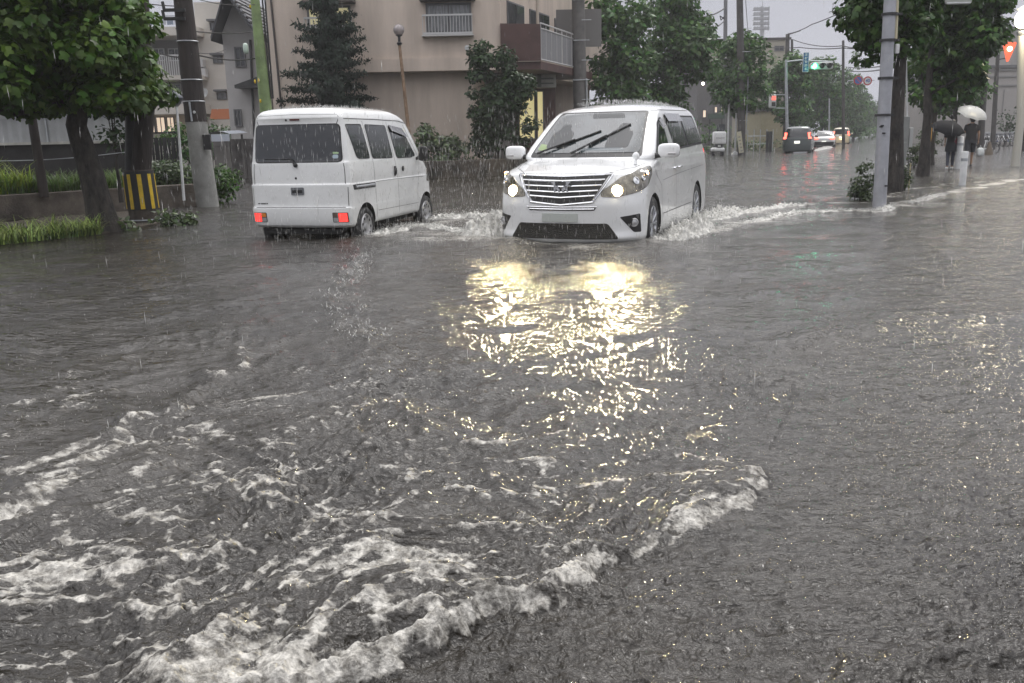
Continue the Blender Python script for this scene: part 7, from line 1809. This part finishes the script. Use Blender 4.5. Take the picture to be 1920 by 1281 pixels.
# churned white water: lumpy mound surface plus droplets
def mound(name, label, line, width, height, seed, dens=900, spread=.25, lean=0):
    rg = np.random.default_rng(seed); line = np.array(line, float); segl = np.hypot(*np.diff(line, axis=0).T); L_ = segl.sum()
    nu, nv = max(30, int(L_ / .02)), 44
    u = np.linspace(0, 1, nu); cum = np.r_[0, np.cumsum(segl)] / L_
    cx = np.interp(u, cum, line[:, 0]); cy = np.interp(u, cum, line[:, 1]); tx = np.gradient(cx); ty = np.gradient(cy); tl = np.hypot(tx, ty); nx_, ny_ = -ty / tl, tx / tl
    v = np.linspace(-1, 1, nv); Uu, Vv = np.meshgrid(u, v, indexing='ij')
    env = np.sin(np.pi * np.clip(Uu * 1.0, 0, 1)) ** .45
    X = cx[:, None] + nx_[:, None] * Vv * width * env; Y = cy[:, None] + ny_[:, None] * Vv * width * env
    X = X + perlin(Uu * L_ * 6, Vv * 3, seed) * .03; Y = Y + perlin(Uu * L_ * 6, Vv * 3, seed + 1) * .03
    prof = np.clip(1 - Vv ** 2, 0, 1) ** .8
    bl = np.abs(perlin(X * 9, Y * 9, seed + 2)) * 1.5 + np.abs(perlin(X * 22, Y * 22, seed + 3)) * .8 + np.abs(perlin(X * 50, Y * 50, seed + 4)) * .45
    Z = height * env * prof * (.25 + .85 * bl * (.5 + .7 * sstep(-.5, .5, perlin(X * 3, Y * 3, seed + 5)))) - .012
    me = np.stack([X, Y, Z], -1).reshape(-1, 3)
    i = np.arange(nu - 1)[:, None]; j = np.arange(nv - 1)[None]; Fc = np.stack([i * nv + j, (i + 1) * nv + j, (i + 1) * nv + j + 1, i * nv + j + 1], -1).reshape(-1, 4)
    o = fast(name, me, Fc, m_froth, None, True); tag(o, label, 'spray', kind='stuff')
    n = int(dens * L_); kk = rg.integers(0, nu, n); vv = rg.normal(0, .5, n)
    P = np.stack([cx[kk] + nx_[kk] * vv * width + rg.normal(0, .02, n), cy[kk] + ny_[kk] * vv * width, np.abs(rg.normal(0, 1, n)) * height * (.35 + spread) * env[kk, 0]], -1)
    shards(name + '_droplets', P, rg.uniform(.008, .035, n), rg.uniform(.005, .014, n), m_spray, label.replace('churned', 'droplets thrown off the churned'), seed + 9, .9, 'spray')
m_froth = mat('froth', (.60, .59, .55), .5, var=.45, vscale=16, bump=.6, bscale=45)
mv = lambda lx, ly: (.94 + lx * math.cos(-1.951) - ly * math.sin(-1.951), 11.25 + lx * math.sin(-1.951) + ly * math.cos(-1.951))
kv = lambda lx, ly: (-2.675 + lx * math.cos(1.311) - ly * math.sin(1.311), 12.42 + lx * math.sin(1.311) + ly * math.cos(1.311))
mound('wheel_wash', 'churned white water thrown out from the near front wheel of the minivan', [mv(.45, 1.0), mv(.1, 1.12), mv(-.5, 1.22), mv(-1.1, 1.25), mv(-1.7, 1.2), mv(-2.1, 1.1)], .26, .17, 101, 1400, .3)
mound('wheel_wash', 'churned white water behind the near rear wheel of the minivan', [mv(-2.5, 1.05), mv(-3.0, 1.12), mv(-3.8, 1.25), mv(-4.6, 1.35)], .30, .10, 102, 900, .3)
mound('wheel_wash', 'churned white bow wave pushed out at the far front wheel of the minivan', [mv(.75, -.95), mv(.45, -1.15), mv(.05, -1.35), mv(-.4, -1.6)], .34, .22, 103, 1500, .35)
mound('wheel_wash', 'churned white water at the front wheel of the small van', [kv(2.1, -.85), kv(2.5, -.95), kv(2.75, -1.25), kv(2.8, -1.8), kv(2.7, -2.3)], .16, .10, 104, 900, .3)
mound('wheel_wash', 'churned water trailing from the rear wheel of the small van', [kv(-.3, -.75), kv(.1, -.95), kv(.8, -1.0), kv(1.4, -.95)], .14, .06, 105, 600, .3)
mound('wheel_wash', 'churned water curling round the foot of the silver pole and cabinet', [gnd(1636, 397)[:2], gnd(1660, 394)[:2], gnd(1676, 388)[:2]], .09, .06, 106, 500, .3)
mound('wheel_wash', 'churned water where the current meets the pavement edge', [gnd(1705, 382)[:2], gnd(1740, 372)[:2], gnd(1775, 364)[:2]], .07, .04, 107, 400, .3)
mound('wheel_wash', 'churned water behind the wheels of the distant cars', [gnd(1528, 283)[:2], gnd(1545, 279)[:2], gnd(1560, 276)[:2]], .3, .10, 108, 60, .3)
mound('wheel_wash', 'low churned bow wave line trailing from the minivan towards the silver pole', [gnd(1330, 440)[:2], gnd(1380, 425)[:2], gnd(1430, 412)[:2], gnd(1500, 400)[:2], gnd(1570, 395)[:2], gnd(1632, 394)[:2]], .10, .05, 109, 350, .3)
mound('wheel_wash', 'low churned ridge farther behind, trailing from the rear of the minivan', [gnd(1335, 408)[:2], gnd(1400, 398)[:2], gnd(1470, 388)[:2], gnd(1530, 383)[:2]], .14, .06, 110, 250, .3)
mound('wheel_wash', 'low churned water joining the small van to the minivan bow wave', [gnd(700, 436)[:2], gnd(745, 428)[:2], gnd(800, 424)[:2], gnd(850, 432)[:2], gnd(880, 440)[:2]], .16, .05, 111, 500, .3)
# a string of spray leaping in the lamplight ahead of the vans
P = []
for px, py, hh, n in ((676, 498, .16, 150), (670, 515, .10, 110), (655, 535, .08, 90), (640, 560, .06, 90), (650, 590, .06, 80), (668, 620, .05, 80), (690, 640, .05, 70)):
    g_ = gnd(px, py); q = rgR.normal(0, 1, (n, 3)); P.append(np.stack([g_[0] + q[:, 0] * .09, g_[1] + q[:, 1] * .09, np.abs(q[:, 2]) * hh * .6], -1))
P = np.vstack(P); shards('leaping_spray', P, rgR.uniform(.01, .05, len(P)), rgR.uniform(.004, .009, len(P)), m_drop, 'spray leaping up in the lamplight between the vans and the camera', 12, 1.1, 'spray')
